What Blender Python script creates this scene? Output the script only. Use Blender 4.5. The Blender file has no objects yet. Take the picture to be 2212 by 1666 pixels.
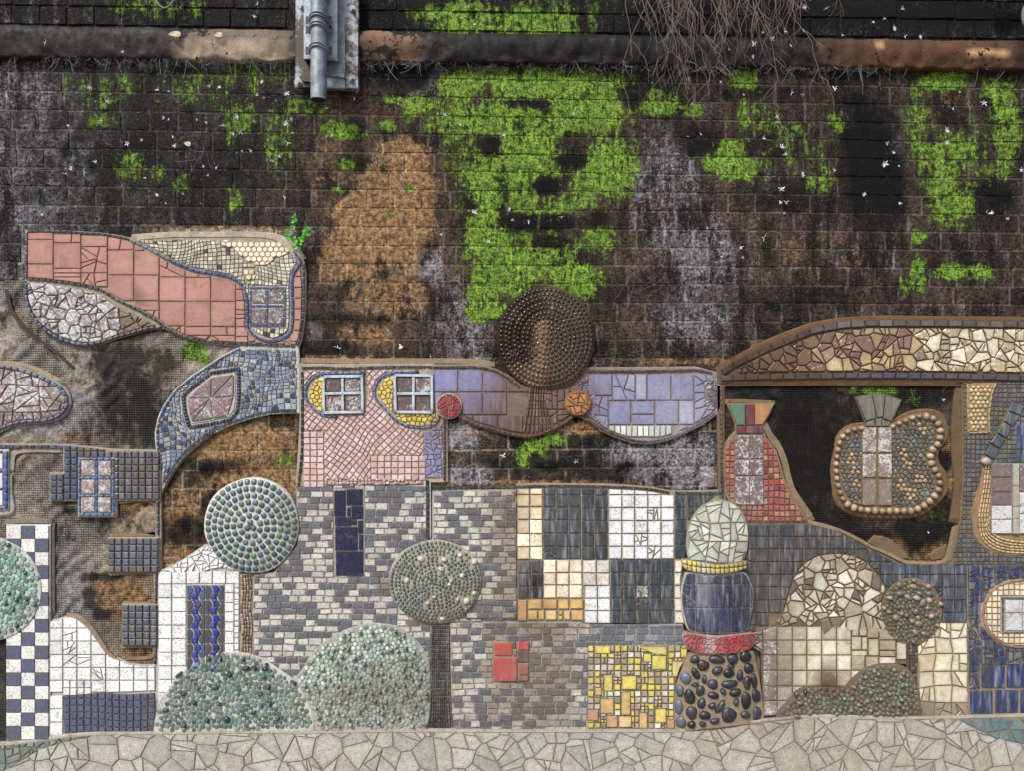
import bpy, math, random
import numpy as np
from mathutils import Vector, noise as mnoise

R = random.Random(7)
S = 0.0021            # metres per drawing unit (the wall is drawn on a 2212 x 1666 sheet)
U0, V0, ZC = 1106.0, 833.0, 1.95
REF = 0.02
DIST = 3.55
scene = bpy.context.scene

# ---------------------------------------------------------------- camera, light, exposure
cam_d = bpy.data.cameras.new('camera')
cam = bpy.data.objects.new('camera', cam_d)
scene.collection.objects.link(cam)
cam.location = (0, -(DIST + REF), ZC)
cam.rotation_euler = (math.radians(90), 0, 0)
cam_d.sensor_width = 36
cam_d.lens = 36 * DIST / (2212 * S)
cam_d.clip_end = 500
scene.camera = cam

world = bpy.data.worlds.new('World')
scene.world = world
world.use_nodes = True
wn = world.node_tree.nodes
sky = wn.new('ShaderNodeTexSky')
sky.sky_type = 'NISHITA'
sky.sun_disc = False
sky.sun_elevation = math.radians(52)
sky.sun_rotation = math.radians(212)
sky.air_density = 1.0
sky.dust_density = 4.0
world.node_tree.links.new(sky.outputs[0], wn['Background'].inputs[0])
wn['Background'].inputs[1].default_value = 0.08

sun_d = bpy.data.lights.new('sun', 'SUN')
sun_d.energy = 1.5
sun_d.angle = math.radians(10)
sun_d.color = (1.0, 0.97, 0.92)
sun = bpy.data.objects.new('sun', sun_d)
scene.collection.objects.link(sun)
sun.rotation_euler = Vector((-0.42, -0.62, 0.82)).to_track_quat('Z', 'Y').to_euler()
sun.location = (-3, -5, 7)

scene.view_settings.view_transform = 'Standard'
scene.view_settings.look = 'None'
scene.view_settings.gamma = 1
scene.view_settings.use_curve_mapping = False
scene.view_settings.exposure = 1.12
scene.render.engine = 'CYCLES'
scene.cycles.max_bounces = 4
scene.cycles.diffuse_bounces = 2

# ---------------------------------------------------------------- small helpers
def L(r, g, b):
    def f(c):
        c /= 255.0
        return c / 12.92 if c <= 0.04045 else ((c + 0.055) / 1.055) ** 2.4
    return (f(r), f(g), f(b))

def P(u, v, d):
    return ((u - U0) * S, -d, (V0 - v) * S + ZC)

ZOOM = {'A': (0, 780, 2.0109), 'B': (1000, 1000, 2.0826), 'C': (1500, 1000, 2.0109), 'D': (2578, 1100, 2.0109),
        'E': (0, 1550, 2.0109), 'F': (1000, 1700, 2.212), 'G': (1800, 1700, 2.212), 'H': (2678, 1850, 2.212),
        'I': (0, 2150, 2.665), 'J': (800, 2150, 2.1476), 'K': (1800, 2150, 2.1476), 'L': (2648, 2250, 2.1476),
        'M': (0, 0, 1.7839), 'N': (1200, 0, 1.7839), 'O': (2438, 0, 1.7839), 'W': (1020, 0, 2.38), 'X': (3400, 1350, 1.27)}
K6 = 0.60141

def q(z, x, y):
    a, b, s = ZOOM[z]
    return ((a + x / s) * K6, (b + y / s) * K6)

def Q(z, *flat):
    return [q(z, flat[i], flat[i + 1]) for i in range(0, len(flat), 2)]

def QR(z, x0, y0, x1, y1):
    return Q(z, x0, y0, x1, y0, x1, y1, x0, y1)

def qs(z, length):
    return length / ZOOM[z][2] * K6

def area(p):
    return 0.5 * sum(p[i - 1][0] * p[i][1] - p[i][0] * p[i - 1][1] for i in range(len(p)))

def ccw(p):            # counter-clockwise as seen from the front (v runs down)
    return p if area(p) < 0 else p[::-1]

def cen(p):
    a = area(p)
    if abs(a) < 1e-6:
        return (sum(x for x, _ in p) / len(p), sum(y for _, y in p) / len(p))
    cx = cy = 0
    for i in range(len(p)):
        x0, y0 = p[i - 1]
        x1, y1 = p[i]
        k = x0 * y1 - x1 * y0
        cx += (x0 + x1) * k
        cy += (y0 + y1) * k
    return (cx / (6 * a), cy / (6 * a))

def bbox(p):
    xs = [a for a, _ in p]
    ys = [b for _, b in p]
    return min(xs), min(ys), max(xs), max(ys)

def inside(pt, p):
    x, y = pt
    c = False
    j = len(p) - 1
    for i in range(len(p)):
        xi, yi = p[i]
        xj, yj = p[j]
        if (yi > y) != (yj > y) and x < (xj - xi) * (y - yi) / (yj - yi) + xi:
            c = not c
        j = i
    return c

def clip(p, ax, ay, nx, ny):      # keep the side n.(x-a) >= 0
    out = []
    n = len(p)
    for i in range(n):
        x0, y0 = p[i - 1]
        x1, y1 = p[i]
        d0 = (x0 - ax) * nx + (y0 - ay) * ny
        d1 = (x1 - ax) * nx + (y1 - ay) * ny
        if (d0 >= 0) != (d1 >= 0):
            t = d0 / (d0 - d1)
            out.append((x0 + (x1 - x0) * t, y0 + (y1 - y0) * t))
        if d1 >= 0:
            out.append((x1, y1))
    return out

def dedupe(p, e=0.25):
    out = []
    for a in p:
        if not out or abs(a[0] - out[-1][0]) + abs(a[1] - out[-1][1]) > e:
            out.append(a)
    while len(out) > 1 and abs(out[0][0] - out[-1][0]) + abs(out[0][1] - out[-1][1]) <= e:
        out.pop()
    return out

def inset_convex(c, g):
    c = ccw(c)
    out = c
    for i in range(len(c)):
        x0, y0 = c[i - 1]
        x1, y1 = c[i]
        dx, dy = x1 - x0, y1 - y0
        l = math.hypot(dx, dy)
        if l < 1e-6:
            continue
        nx, ny = dy / l, -dx / l       # inward for our orientation
        out = clip(out, x0 + nx * g, y0 + ny * g, nx, ny)
        if len(out) < 3:
            return []
    return out

def clip_region(region, cell):     # region (any) clipped by a convex cell
    cell = ccw(cell)
    out = region
    for i in range(len(cell)):
        x0, y0 = cell[i - 1]
        x1, y1 = cell[i]
        out = clip(out, x0, y0, y1 - y0, -(x1 - x0))
        if len(out) < 3:
            return []
    return out

def offset(p, dist):               # + grows
    p = ccw(dedupe(p))
    n = len(p)
    out = []
    for i in range(n):
        x0, y0 = p[i - 1]
        x1, y1 = p[i]
        x2, y2 = p[(i + 1) % n]
        a = (x1 - x0, y1 - y0)
        b = (x2 - x1, y2 - y1)
        la = math.hypot(*a) or 1
        lb = math.hypot(*b) or 1
        n1 = (-a[1] / la, a[0] / la)
        n2 = (-b[1] / lb, b[0] / lb)
        m = (n1[0] + n2[0], n1[1] + n2[1])
        lm = math.hypot(*m)
        if lm < 1e-3:
            m = n1
            k = 1
        else:
            m = (m[0] / lm, m[1] / lm)
            k = 1 / max(0.45, m[0] * n1[0] + m[1] * n1[1])
        out.append((x1 + m[0] * dist * k, y1 + m[1] * dist * k))
    return out

def spline(pts, n=5, closed=True):
    out = []
    m = len(pts)
    rng = range(m) if closed else range(m - 1)
    for i in rng:
        p0 = pts[(i - 1) % m] if closed or i > 0 else pts[0]
        p1 = pts[i]
        p2 = pts[(i + 1) % m]
        p3 = pts[(i + 2) % m] if closed or i + 2 < m else pts[-1]
        for k in range(n):
            t = k / n
            out.append(tuple(0.5 * (2 * p1[a] + (p2[a] - p0[a]) * t + (2 * p0[a] - 5 * p1[a] + 4 * p2[a] - p3[a]) * t * t
                                    + (3 * p1[a] - p0[a] - 3 * p2[a] + p3[a]) * t ** 3) for a in (0, 1)))
    if not closed:
        out.append(tuple(pts[-1]))
    return out

def ell(cx, cy, rx, ry, n=40, wob=0.0, rot=0.0):
    o = []
    ca, sa = math.cos(rot), math.sin(rot)
    for i in range(n):
        t = 2 * math.pi * i / n
        k = 1 + wob * math.sin(3 * t + cx) + wob * 0.6 * math.sin(5 * t + cy)
        x, y = rx * k * math.cos(t), ry * k * math.sin(t)
        o.append((cx + x * ca - y * sa, cy + x * sa + y * ca))
    return o

def nz(u, v, s, seed=0):
    return mnoise.noise(Vector((u / s, v / s, seed * 7.3)))

# ---------------------------------------------------------------- cell layouts
def grid(x0, y0, x1, y1, nx, ny, jit=0.0, warp=None, rot=0.0):
    pts = {}
    cx, cy = (x0 + x1) / 2, (y0 + y1) / 2
    for j in range(ny + 1):
        for i in range(nx + 1):
            x = x0 + (x1 - x0) * i / nx + R.uniform(-jit, jit)
            y = y0 + (y1 - y0) * j / ny + R.uniform(-jit, jit)
            if rot:
                c, s = math.cos(rot), math.sin(rot)
                x, y = cx + (x - cx) * c - (y - cy) * s, cy + (x - cx) * s + (y - cy) * c
            if warp:
                x, y = warp(x, y)
            pts[i, j] = (x, y)
    return [[pts[i, j], pts[i + 1, j], pts[i + 1, j + 1], pts[i, j + 1]] for j in range(ny) for i in range(nx)]

def gridp(bb, px, py=None, **k):
    py = py or px
    x0, y0, x1, y1 = bb
    return grid(x0, y0, x1, y1, max(1, round((x1 - x0) / px)), max(1, round((y1 - y0) / py)), **k)

def bond(bb, w, h, jit=0.8, wv=1.5, warp=None):   # running-bond rows of small bricks
    x0, y0, x1, y1 = bb
    out = []
    y = y0
    j = 0
    while y < y1:
        hh = h * R.uniform(0.92, 1.08)
        x = x0 - w * (0.5 if j % 2 else 0) - R.uniform(0, w * 0.3)
        while x < x1:
            ww = w * R.uniform(0.82, 1.15)
            c = [(x, y), (x + ww, y), (x + ww, y + hh), (x, y + hh)]
            c = [(a + R.uniform(-jit, jit) * 0.6, b + wv * nz(a, b * 3, 60, 3) + R.uniform(-jit, jit) * 0.5) for a, b in c]
            if warp:
                c = [warp(a, b) for a, b in c]
            out.append(c)
            x += ww
        y += hh
        j += 1
    return out

def shatter(poly, amin, rng=None, cut=0.28):      # break a convex piece into angular shards
    rng = rng or R
    stack = [poly]
    out = []
    while stack:
        p = stack.pop()
        a = abs(area(p))
        if len(p) < 3:
            continue
        if a < amin * rng.uniform(0.7, 1.9):
            out.append(p)
            continue
        cx, cy = cen(p)
        x0, y0, x1, y1 = bbox(p)
        cx += rng.uniform(-cut, cut) * (x1 - x0) * 0.5
        cy += rng.uniform(-cut, cut) * (y1 - y0) * 0.5
        if rng.random() < 0.7:
            t = (math.pi / 2 if (y1 - y0) > (x1 - x0) else 0) + rng.gauss(0, 0.45)
        else:
            t = rng.uniform(0, math.pi)
        nx, ny = math.cos(t), math.sin(t)
        a1 = clip(p, cx, cy, nx, ny)
        a2 = clip(p, cx, cy, -nx, -ny)
        if len(a1) < 3 or len(a2) < 3 or min(abs(area(a1)), abs(area(a2))) < amin * 0.12:
            out.append(p)
            continue
        stack += [a1, a2]
    return out

def voronoi(bb, spacing, jit=0.45, sx=1.0):
    x0, y0, x1, y1 = bb
    pts = []
    y = y0 - spacing
    j = 0
    while y < y1 + spacing:
        x = x0 - spacing + (spacing * sx / 2 if j % 2 else 0)
        while x < x1 + spacing:
            pts.append((x + R.uniform(-jit, jit) * spacing * sx, y + R.uniform(-jit, jit) * spacing))
            x += spacing * sx
        y += spacing * 0.9
        j += 1
    A = np.array(pts)
    out = []
    for i, (x, y) in enumerate(pts):
        d = ((A - A[i]) ** 2).sum(1)
        idx = np.argpartition(d, min(14, len(pts) - 1))[:14]
        r = spacing * 1.6
        c = [(x - r, y - r), (x + r, y - r), (x + r, y + r), (x - r, y + r)]
        for k in idx:
            if k == i:
                continue
            px, py = pts[k]
            c = clip(c, (x + px) / 2, (y + py) / 2, x - px, y - py)
            if len(c) < 3:
                break
        if len(c) >= 3:
            out.append(c)
    return out

def hexgrid(bb, pitch, jit=0.0):
    x0, y0, x1, y1 = bb
    pts = []
    j = 0
    y = y0
    while y < y1:
        x = x0 + (pitch / 2 if j % 2 else 0)
        while x < x1:
            pts.append((x + R.uniform(-jit, jit) * pitch, y + R.uniform(-jit, jit) * pitch))
            x += pitch
        y += pitch * 0.866
        j += 1
    return pts

def rings(cx, cy, rx, ry, pitch, w, skip=0.5, phase=0.0):    # centres on concentric rings
    out = []
    r = rx - pitch * 0.5
    while r > pitch * 0.3:
        k = r / rx
        n = max(3, int(2 * math.pi * r * (0.5 + 0.5 * ry / rx) / w))
        off = R.uniform(0, 6)
        for i in range(n):
            t = 2 * math.pi * i / n + off
            out.append((cx + r * math.cos(t), cy + ry * k * math.sin(t), t))
        r -= pitch
    out.append((cx, cy, 0))
    return out

def resample(path, step):
    out = [path[0]]
    acc = 0
    for i in range(1, len(path)):
        x0, y0 = path[i - 1]
        x1, y1 = path[i]
        l = math.hypot(x1 - x0, y1 - y0)
        while acc + l >= step and l > 1e-9:
            t = (step - acc) / l
            x0, y0 = x0 + (x1 - x0) * t, y0 + (y1 - y0) * t
            out.append((x0, y0))
            l = math.hypot(x1 - x0, y1 - y0)
            acc = 0
        acc += l
    if math.hypot(out[-1][0] - path[-1][0], out[-1][1] - path[-1][1]) > step * 0.4:
        out.append(path[-1])
    return out

def strip(path, w, length, gap=1.6, sm=4, closed=False, off=0.0):
    p = spline(path, sm, closed) if sm else list(path)
    if closed:
        p.append(p[0])
    p = resample(p, length)
    n = len(p)
    nor = []
    for i in range(n):
        a = p[max(0, i - 1)]
        b = p[min(n - 1, i + 1)]
        dx, dy = b[0] - a[0], b[1] - a[1]
        l = math.hypot(dx, dy) or 1
        nor.append((-dy / l, dx / l))
    out = []
    for i in range(n - 1):
        w1 = w / 2 * R.uniform(0.88, 1.05)
        a, b = p[i], p[i + 1]
        na, nb = nor[i], nor[i + 1]
        c = [(a[0] + na[0] * (off - w1), a[1] + na[1] * (off - w1)), (b[0] + nb[0] * (off - w1), b[1] + nb[1] * (off - w1)),
             (b[0] + nb[0] * (off + w1), b[1] + nb[1] * (off + w1)), (a[0] + na[0] * (off + w1), a[1] + na[1] * (off + w1))]
        c = inset_convex(c, gap / 2)
        if len(c) >= 3:
            out.append([(x + R.uniform(-.4, .4), y + R.uniform(-.4, .4)) for x, y in c])
    return out

def band(path, w, sm=4):            # closed outline of a band along a path
    p = spline(path, sm, False) if sm else list(path)
    a, b = [], []
    n = len(p)
    for i in range(n):
        s, e = p[max(0, i - 1)], p[min(n - 1, i + 1)]
        dx, dy = e[0] - s[0], e[1] - s[1]
        l = math.hypot(dx, dy) or 1
        a.append((p[i][0] - dy / l * w / 2, p[i][1] + dx / l * w / 2))
        b.append((p[i][0] + dy / l * w / 2, p[i][1] - dx / l * w / 2))
    return a + b[::-1]

def cut_hole(cell, hole, hb):
    x0, y0, x1, y1 = bbox(cell)
    if x1 < hb[0] or x0 > hb[2] or y1 < hb[1] or y0 > hb[3]:
        return cell
    ins = [inside(p, hole) for p in cell]
    if all(ins):
        return None
    near = [p for p in hole if x0 <= p[0] <= x1 and y0 <= p[1] <= y1 and inside(p, cell)]
    if not any(ins) and not near and not inside(cen(cell), hole):
        return cell
    best, ba = None, 0
    m = max(x1 - x0, y1 - y0)
    for i in range(len(hole)):
        a, b = hole[i - 1], hole[i]
        if max(a[0], b[0]) < x0 - m or min(a[0], b[0]) > x1 + m or max(a[1], b[1]) < y0 - m or min(a[1], b[1]) > y1 + m:
            continue
        c = clip(cell, a[0], a[1], -(b[1] - a[1]), b[0] - a[0])
        if len(c) < 3:
            continue
        ar = abs(area(c))
        if ar <= ba:
            continue
        k = cen(c)
        if inside(k, hole) or any(inside((k[0] + (x - k[0]) * 0.86, k[1] + (y - k[1]) * 0.86), hole) for x, y in c):
            continue
        best, ba = c, ar
    return best

def fit(region, cells, gap=1.6, holes=(), amin=10.0, rs=None):
    reg = offset(region, -(gap / 2 if rs is None else rs)) if region else None
    rb = bbox(reg) if reg else None
    H = [(ccw(h), bbox(h)) for h in holes]
    out = []
    for c in cells:
        c = inset_convex(c, gap / 2)
        if len(c) < 3:
            continue
        x0, y0, x1, y1 = bbox(c)
        if reg:
            if x1 < rb[0] or x0 > rb[2] or y1 < rb[1] or y0 > rb[3]:
                continue
            ins = [inside(p, reg) for p in c]
            if not all(ins):
                c = dedupe(clip_region(reg, c), 0.4)
                if len(c) < 3:
                    continue
        for h, hb in H:
            c = cut_hole(c, h, hb)
            if c is None:
                break
        if not c or len(c) < 3 or abs(area(c)) < amin:
            continue
        c = dedupe(c, 0.4)
        if len(c) >= 3:
            out.append(c)
    return out

def disc(x, y, r, n=8, wob=0.08, asp=1.0, rot=None):
    t0 = R.uniform(0, 6) if rot is None else rot
    o = []
    for i in range(n):
        t = 2 * math.pi * i / n
        k = r * (1 + R.uniform(-wob, wob))
        a, b = k * math.cos(t), k * asp * math.sin(t)
        o.append((x + a * math.cos(t0) - b * math.sin(t0), y + a * math.sin(t0) + b * math.cos(t0)))
    return o

def relax(pts, pitch, it=14):
    A = np.array(pts, float)
    for _ in range(it):
        D = A[:, None, :] - A[None, :, :]
        d = np.sqrt((D ** 2).sum(-1)) + 1e-9
        np.fill_diagonal(d, 1e9)
        w_ = np.clip(pitch - d, 0, None) * 0.35
        A += (D / d[..., None] * w_[..., None]).sum(1)
    return [tuple(a) for a in A]

def discs(region, pitch, r, holes=(), n=8, jit=0.5, wob=0.07):
    reg = offset(region, -r * 0.8)
    hs = [offset(h, r * 0.8) for h in holes]
    ok = lambda p: inside(p, reg) and not any(inside(p, h) for h in hs)
    pts = [p for p in hexgrid(bbox(region), pitch * 1.02, 0.55) if inside(p, offset(region, pitch))]
    pts = relax(pts, pitch)
    return [disc(x, y, r * R.uniform(0.84, 1.04), n, wob) for x, y in pts if ok((x, y))]

def splits(cells, prob, amin=60):
    out = []
    for c in cells:
        if R.random() < prob and len(c) >= 3:
            out += shatter(c, max(amin, abs(area(c)) * 0.45), cut=0.5)
        else:
            out.append(c)
    return out

# ---------------------------------------------------------------- materials (all node-based)
class NT:
    def __init__(s, name):
        s.m = bpy.data.materials.new(name)
        s.m.use_nodes = True
        s.t = s.m.node_tree
        s.b = s.t.nodes['Principled BSDF']
        s.pos = s.t.nodes.new('ShaderNodeNewGeometry').outputs['Position']

    def n(s, typ, ins=None, **kw):
        x = s.t.nodes.new(typ)
        for k, v in kw.items():
            setattr(x, k, v)
        for k, v in (ins or {}).items():
            s.set(x.inputs[k], v)
        return x

    def set(s, sock, v):
        if isinstance(v, bpy.types.NodeSocket):
            s.t.links.new(v, sock)
        else:
            sock.default_value = v

    def noise(s, scale, detail=3, rough=0.55, stretch=None, dist=0.0):
        vec = s.pos
        if stretch:
            vec = s.n('ShaderNodeVectorMath', {0: s.pos, 1: stretch}, operation='MULTIPLY').outputs[0]
        return s.n('ShaderNodeTexNoise', {'Vector': vec, 'Scale': scale, 'Detail': detail, 'Roughness': rough, 'Distortion': dist}).outputs[0]

    def math(s, op, a, b=0.0, c=0.0, clampit=False):
        x = s.n('ShaderNodeMath', {0: a, 1: b, 2: c}, operation=op)
        x.use_clamp = clampit
        return x.outputs[0]

    def step(s, x, lo, hi):
        return s.n('ShaderNodeMapRange', {'Value': x, 'From Min': lo, 'From Max': hi}, interpolation_type='SMOOTHSTEP').outputs[0]

    def mix(s, f, a, b, mode='MIX'):
        x = s.n('ShaderNodeMix', data_type='RGBA', blend_type=mode)
        s.set(x.inputs[0], f)
        s.set(x.inputs[6], a if isinstance(a, bpy.types.NodeSocket) else (*a, 1))
        s.set(x.inputs[7], b if isinstance(b, bpy.types.NodeSocket) else (*b, 1))
        return x.outputs[2]

    def scale(s, col, f):        # colour times scalar
        x = s.n('ShaderNodeVectorMath', {0: col, 'Scale': f}, operation='SCALE')
        return x.outputs[0]

    def attr(s, name):
        return s.n('ShaderNodeAttribute', attribute_name=name)

    def finish(s, col, rough, height=None, strength=0.5, dist=0.004, spec=0.5):
        s.set(s.b.inputs['Base Color'], col if isinstance(col, bpy.types.NodeSocket) else (*col, 1))
        s.set(s.b.inputs['Roughness'], rough)
        s.b.inputs['Specular IOR Level'].default_value = spec
        if height is not None:
            bp = s.n('ShaderNodeBump', {'Height': height, 'Strength': strength, 'Distance': dist})
            s.t.links.new(bp.outputs[0], s.b.inputs['Normal'])
        return s.m

MAT = {}

def tile_mat(name, rough=0.3, mott=0.35, mscale=35, fine=0.25, fscale=170, speck=None, sth=0.64, bump=0.25, spec=0.5, flake=None, fth=0.5, streak=0.0, shimmer=None):
    t = NT(name)
    col = t.attr('Col').outputs['Color']
    a = t.noise(mscale, 4, 0.6)
    b = t.noise(fscale, 3, 0.7)
    k = t.math('MULTIPLY_ADD', a, 2 * mott, 1 - mott)
    k2 = t.math('MULTIPLY_ADD', b, 2 * fine, 1 - fine)
    col = t.scale(col, t.math('MULTIPLY', k, k2))
    if shimmer:
        n = t.noise(60, 2, 0.5)
        col = t.mix(t.math('MULTIPLY', t.step(n, 0.42, 0.62), 0.75), col, shimmer)
    if streak:
        sn = t.noise(60, 3, 0.6, stretch=(1, 1, 0.12))
        col = t.mix(t.math('MULTIPLY', t.step(sn, 0.45, 0.8), streak), col, (0.42, 0.44, 0.47))
    if flake:
        f1 = t.noise(26, 5, 0.72)
        f2 = t.noise(95, 3, 0.7)
        f = t.math('ADD', t.math('MULTIPLY', f1, 0.5), t.math('MULTIPLY', f2, 0.5))
        w = t.attr('Aux').outputs['Fac']
        f = t.math('ADD', f, t.math('MULTIPLY_ADD', w, 0.3, -0.15))
        col = t.mix(t.math('MULTIPLY', t.step(f, fth - 0.06, fth + 0.07), 0.92), col, flake)
    if speck:
        sp = t.noise(fscale * 1.25, 2, 0.8)
        col = t.mix(t.step(sp, sth, sth + 0.05), col, speck)
    d = t.noise(14, 5, 0.7)
    d2 = t.noise(120, 3, 0.75)
    dirt = t.math('MULTIPLY', t.step(t.math('ADD', t.math('MULTIPLY', d, 0.5), t.math('MULTIPLY', d2, 0.5)), 0.5, 0.63), 0.5)
    col = t.mix(dirt, col, (0.13, 0.10, 0.072))
    r = t.math('MULTIPLY_ADD', b, 0.35, rough - 0.1, True)
    h = t.math('ADD', t.math('MULTIPLY', b, 0.5), a)
    MAT[name] = t.finish(col, r, h, bump, 0.004, spec)

tile_mat('glazed_tile', 0.28, 0.3, 40, 0.36, 130, bump=0.3, streak=0.25)
tile_mat('streaked_tile', 0.3, 0.45, 45, 0.5, 120, bump=0.5, streak=0.55)
tile_mat('terracotta', 0.6, 0.2, 30, 0.26, 130, bump=0.3, spec=0.3)
tile_mat('speckled_stone', 0.6, 0.16, 60, 0.3, 130, speck=(0.16, 0.17, 0.22), sth=0.585, bump=0.45, spec=0.3)
tile_mat('worn_stone', 0.65, 0.35, 45, 0.6, 120, speck=(0.06, 0.055, 0.055), sth=0.6, bump=0.7, spec=0.25)
tile_mat('flaking_glaze', 0.35, 0.35, 60, 0.5, 120, flake=(0.62, 0.63, 0.64), fth=0.53, bump=0.8)
tile_mat('pearl_glaze', 0.22, 0.35, 38, 0.42, 120, flake=(0.9, 0.84, 0.66), fth=0.56, bump=0.5)
tile_mat('sea_glass', 0.2, 0.35, 70, 0.3, 140, shimmer=(0.03, 0.07, 0.13), bump=0.4)
tile_mat('pebble_stone', 0.3, 0.4, 60, 0.3, 200, bump=0.35)
tile_mat('dark_glass', 0.15, 0.4, 60, 0.4, 160, bump=0.4, spec=0.7)
tile_mat('grout', 0.85, 0.35, 25, 0.45, 110, speck=(0.06, 0.045, 0.03), sth=0.66, bump=1.0, spec=0.2)

def galvanised():
    t = NT('galvanised_steel')
    a = t.noise(22, 4, 0.6)
    b = t.noise(120, 4, 0.7)
    col = t.mix(t.step(a, 0.3, 0.7), (0.17, 0.20, 0.23), (0.36, 0.40, 0.43))
    col = t.mix(t.step(b, 0.6, 0.68), col, (0.1, 0.09, 0.08))
    ru = t.noise(9, 5, 0.75)
    k = t.attr('Aux').outputs['Fac']
    col = t.mix(t.step(t.math('ADD', ru, t.math('MULTIPLY', k, 0.3)), 0.62, 0.75), col, (0.05, 0.035, 0.025))
    t.b.inputs['Metallic'].default_value = 0.35
    MAT['steel'] = t.finish(col, t.math('MULTIPLY_ADD', a, 0.4, 0.25), b, 0.3)
galvanised()

def weathered(name, mesh_print=False, mortar=False):
    t = NT(name)
    col = t.attr('Col').outputs['Color']
    m = t.attr('Mask')
    sep = t.n('ShaderNodeSeparateColor', {0: m.outputs['Color']})
    moss, black, ochre = sep.outputs[0], sep.outputs[1], sep.outputs[2]
    pale = m.outputs['Alpha']
    big = t.noise(9, 5, 0.62)
    mid = t.noise(42, 5, 0.72)
    fin = t.noise(130, 4, 0.8)
    vert = t.noise(55, 4, 0.7, stretch=(1, 1, 0.16))
    drip = t.noise(15, 6, 0.7, stretch=(1, 1, 0.28))
    col = t.scale(col, t.math('MULTIPLY_ADD', fin, 2.6, -0.35, False))
    soot = t.step(t.math('ADD', t.math('MULTIPLY', t.noise(4.5, 6, 0.66), 0.5), t.math('MULTIPLY', drip, 0.5)), 0.40, 0.60)
    col = t.scale(col, t.math('MULTIPLY_ADD', soot, 0.95 if not mesh_print else 0.5, 0.14 if not mesh_print else 0.75))
    def sel(mask, amp, sharp, *parts):
        s_ = None
        for nn, w in parts:
            x = t.math('MULTIPLY', nn, w)
            s_ = x if s_ is None else t.math('ADD', s_, x)
        x = t.math('MULTIPLY_ADD', t.math('SUBTRACT', s_, 0.5), amp, mask)
        return t.step(x, 0.5 - sharp, 0.5 + sharp)
    oc = t.mix(t.step(mid, 0.38, 0.62), L(96, 72, 52), L(178, 142, 100))
    oc = t.scale(oc, t.math('MULTIPLY_ADD', fin, 1.6, 0.2))
    col = t.mix(sel(ochre, 3.4, 0.2, (big, .4), (mid, .2), (drip, .4)), col, oc)
    pc = t.mix(t.step(mid, 0.3, 0.7), L(98, 95, 104), L(196, 196, 206))
    col = t.mix(t.math('MULTIPLY', sel(pale, 5.5, 0.35, (drip, .5), (mid, .2), (fin, .3)), 0.75), col, pc)
    # fine pale mineral grains and black pores over everything
    grain = t.noise(135, 3, 0.8)
    col = t.mix(t.math('MULTIPLY', t.step(grain, 0.57, 0.66), 0.5), col, L(142, 138, 140))
    pores = t.noise(62, 5, 0.85)
    pf = t.math('MULTIPLY', t.step(pores, 0.47, 0.58), 0.4 if mesh_print else (0.45 if mortar else 0.9))
    pf = t.math('MULTIPLY', pf, t.math('MULTIPLY_ADD', ochre, -0.5, 1.0, True))
    col = t.mix(pf, col, (0.005, 0.0045, 0.0045))
    dk = t.mix(0.5, t.scale(t.scale(t.attr('Col').outputs['Color'], 0.17), t.math('MULTIPLY_ADD', fin, 2.4, -0.2)), t.scale(t.mix(0.0, (0.035, 0.033, 0.036), (1, 1, 1)), t.math('MULTIPLY', mid, 1.4))) if mesh_print else (0.0055, 0.005, 0.0055)
    col = t.mix(sel(black, 6.5, 0.35, (big, .35), (drip, .35), (mid, .15), (fin, .15)), col, dk)
    mc = t.mix(t.step(mid, 0.38, 0.58), L(74, 102, 38), L(138, 176, 70))
    mc = t.mix(t.math('MULTIPLY', t.step(big, 0.5, 0.66), 0.6), mc, L(92, 112, 56))
    mc = t.mix(t.math('MULTIPLY', t.step(fin, 0.49, 0.57), 0.85), mc, L(18, 30, 10))
    mc = t.mix(t.math('MULTIPLY', t.step(vert, 0.56, 0.64), 0.8), mc, L(10, 14, 8))
    mf = sel(moss, 6.5, 0.16, (big, .2), (mid, .2), (fin, .2), (vert, .15), (drip, .25))
    col = t.mix(mf, col, mc)
    h = t.math('ADD', t.math('MULTIPLY', mid, 0.9), t.math('MULTIPLY', fin, 0.6))
    h = t.math('ADD', h, t.math('MULTIPLY', mf, 0.12))
    st, ds = 1.0, 0.009
    if mesh_print:
        w1 = t.n('ShaderNodeTexWave', {'Vector': t.pos, 'Scale': 30.0, 'Distortion': 0.6, 'Detail': 1.0, 'Detail Scale': 2.0}, bands_direction='X').outputs['Fac']
        w2 = t.n('ShaderNodeTexWave', {'Vector': t.pos, 'Scale': 30.0, 'Distortion': 0.6, 'Detail': 1.0, 'Detail Scale': 2.0}, bands_direction='Z').outputs['Fac']
        g = t.math('MINIMUM', w1, w2)
        patch = t.step(t.noise(3.2, 3, 0.6), 0.4, 0.55)
        sw = t.n('ShaderNodeTexWave', {'Vector': t.pos, 'Scale': 6.0, 'Distortion': 9.0, 'Detail': 3.0, 'Detail Scale': 1.3}, bands_direction='DIAGONAL').outputs['Fac']
        h = t.math('ADD', h, t.math('MULTIPLY', t.math('MULTIPLY', g, patch), 1.6))
        h = t.math('ADD', h, t.math('MULTIPLY', t.math('MULTIPLY', sw, t.math('SUBTRACT', 1.0, patch)), 1.2))
        col = t.scale(col, t.math('MULTIPLY_ADD', t.math('MULTIPLY', g, patch), 0.32, 0.86))
    rough = t.math('MULTIPLY_ADD', fin, 0.5, 0.4, True)
    if mortar:
        col = t.scale(col, 1.3)
    MAT[name] = t.finish(col, rough, h, st, ds, 0.12)

weathered('weathered_brick')
weathered('weathered_mortar', False, True)
weathered('mesh_printed_plaster', True)

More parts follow.
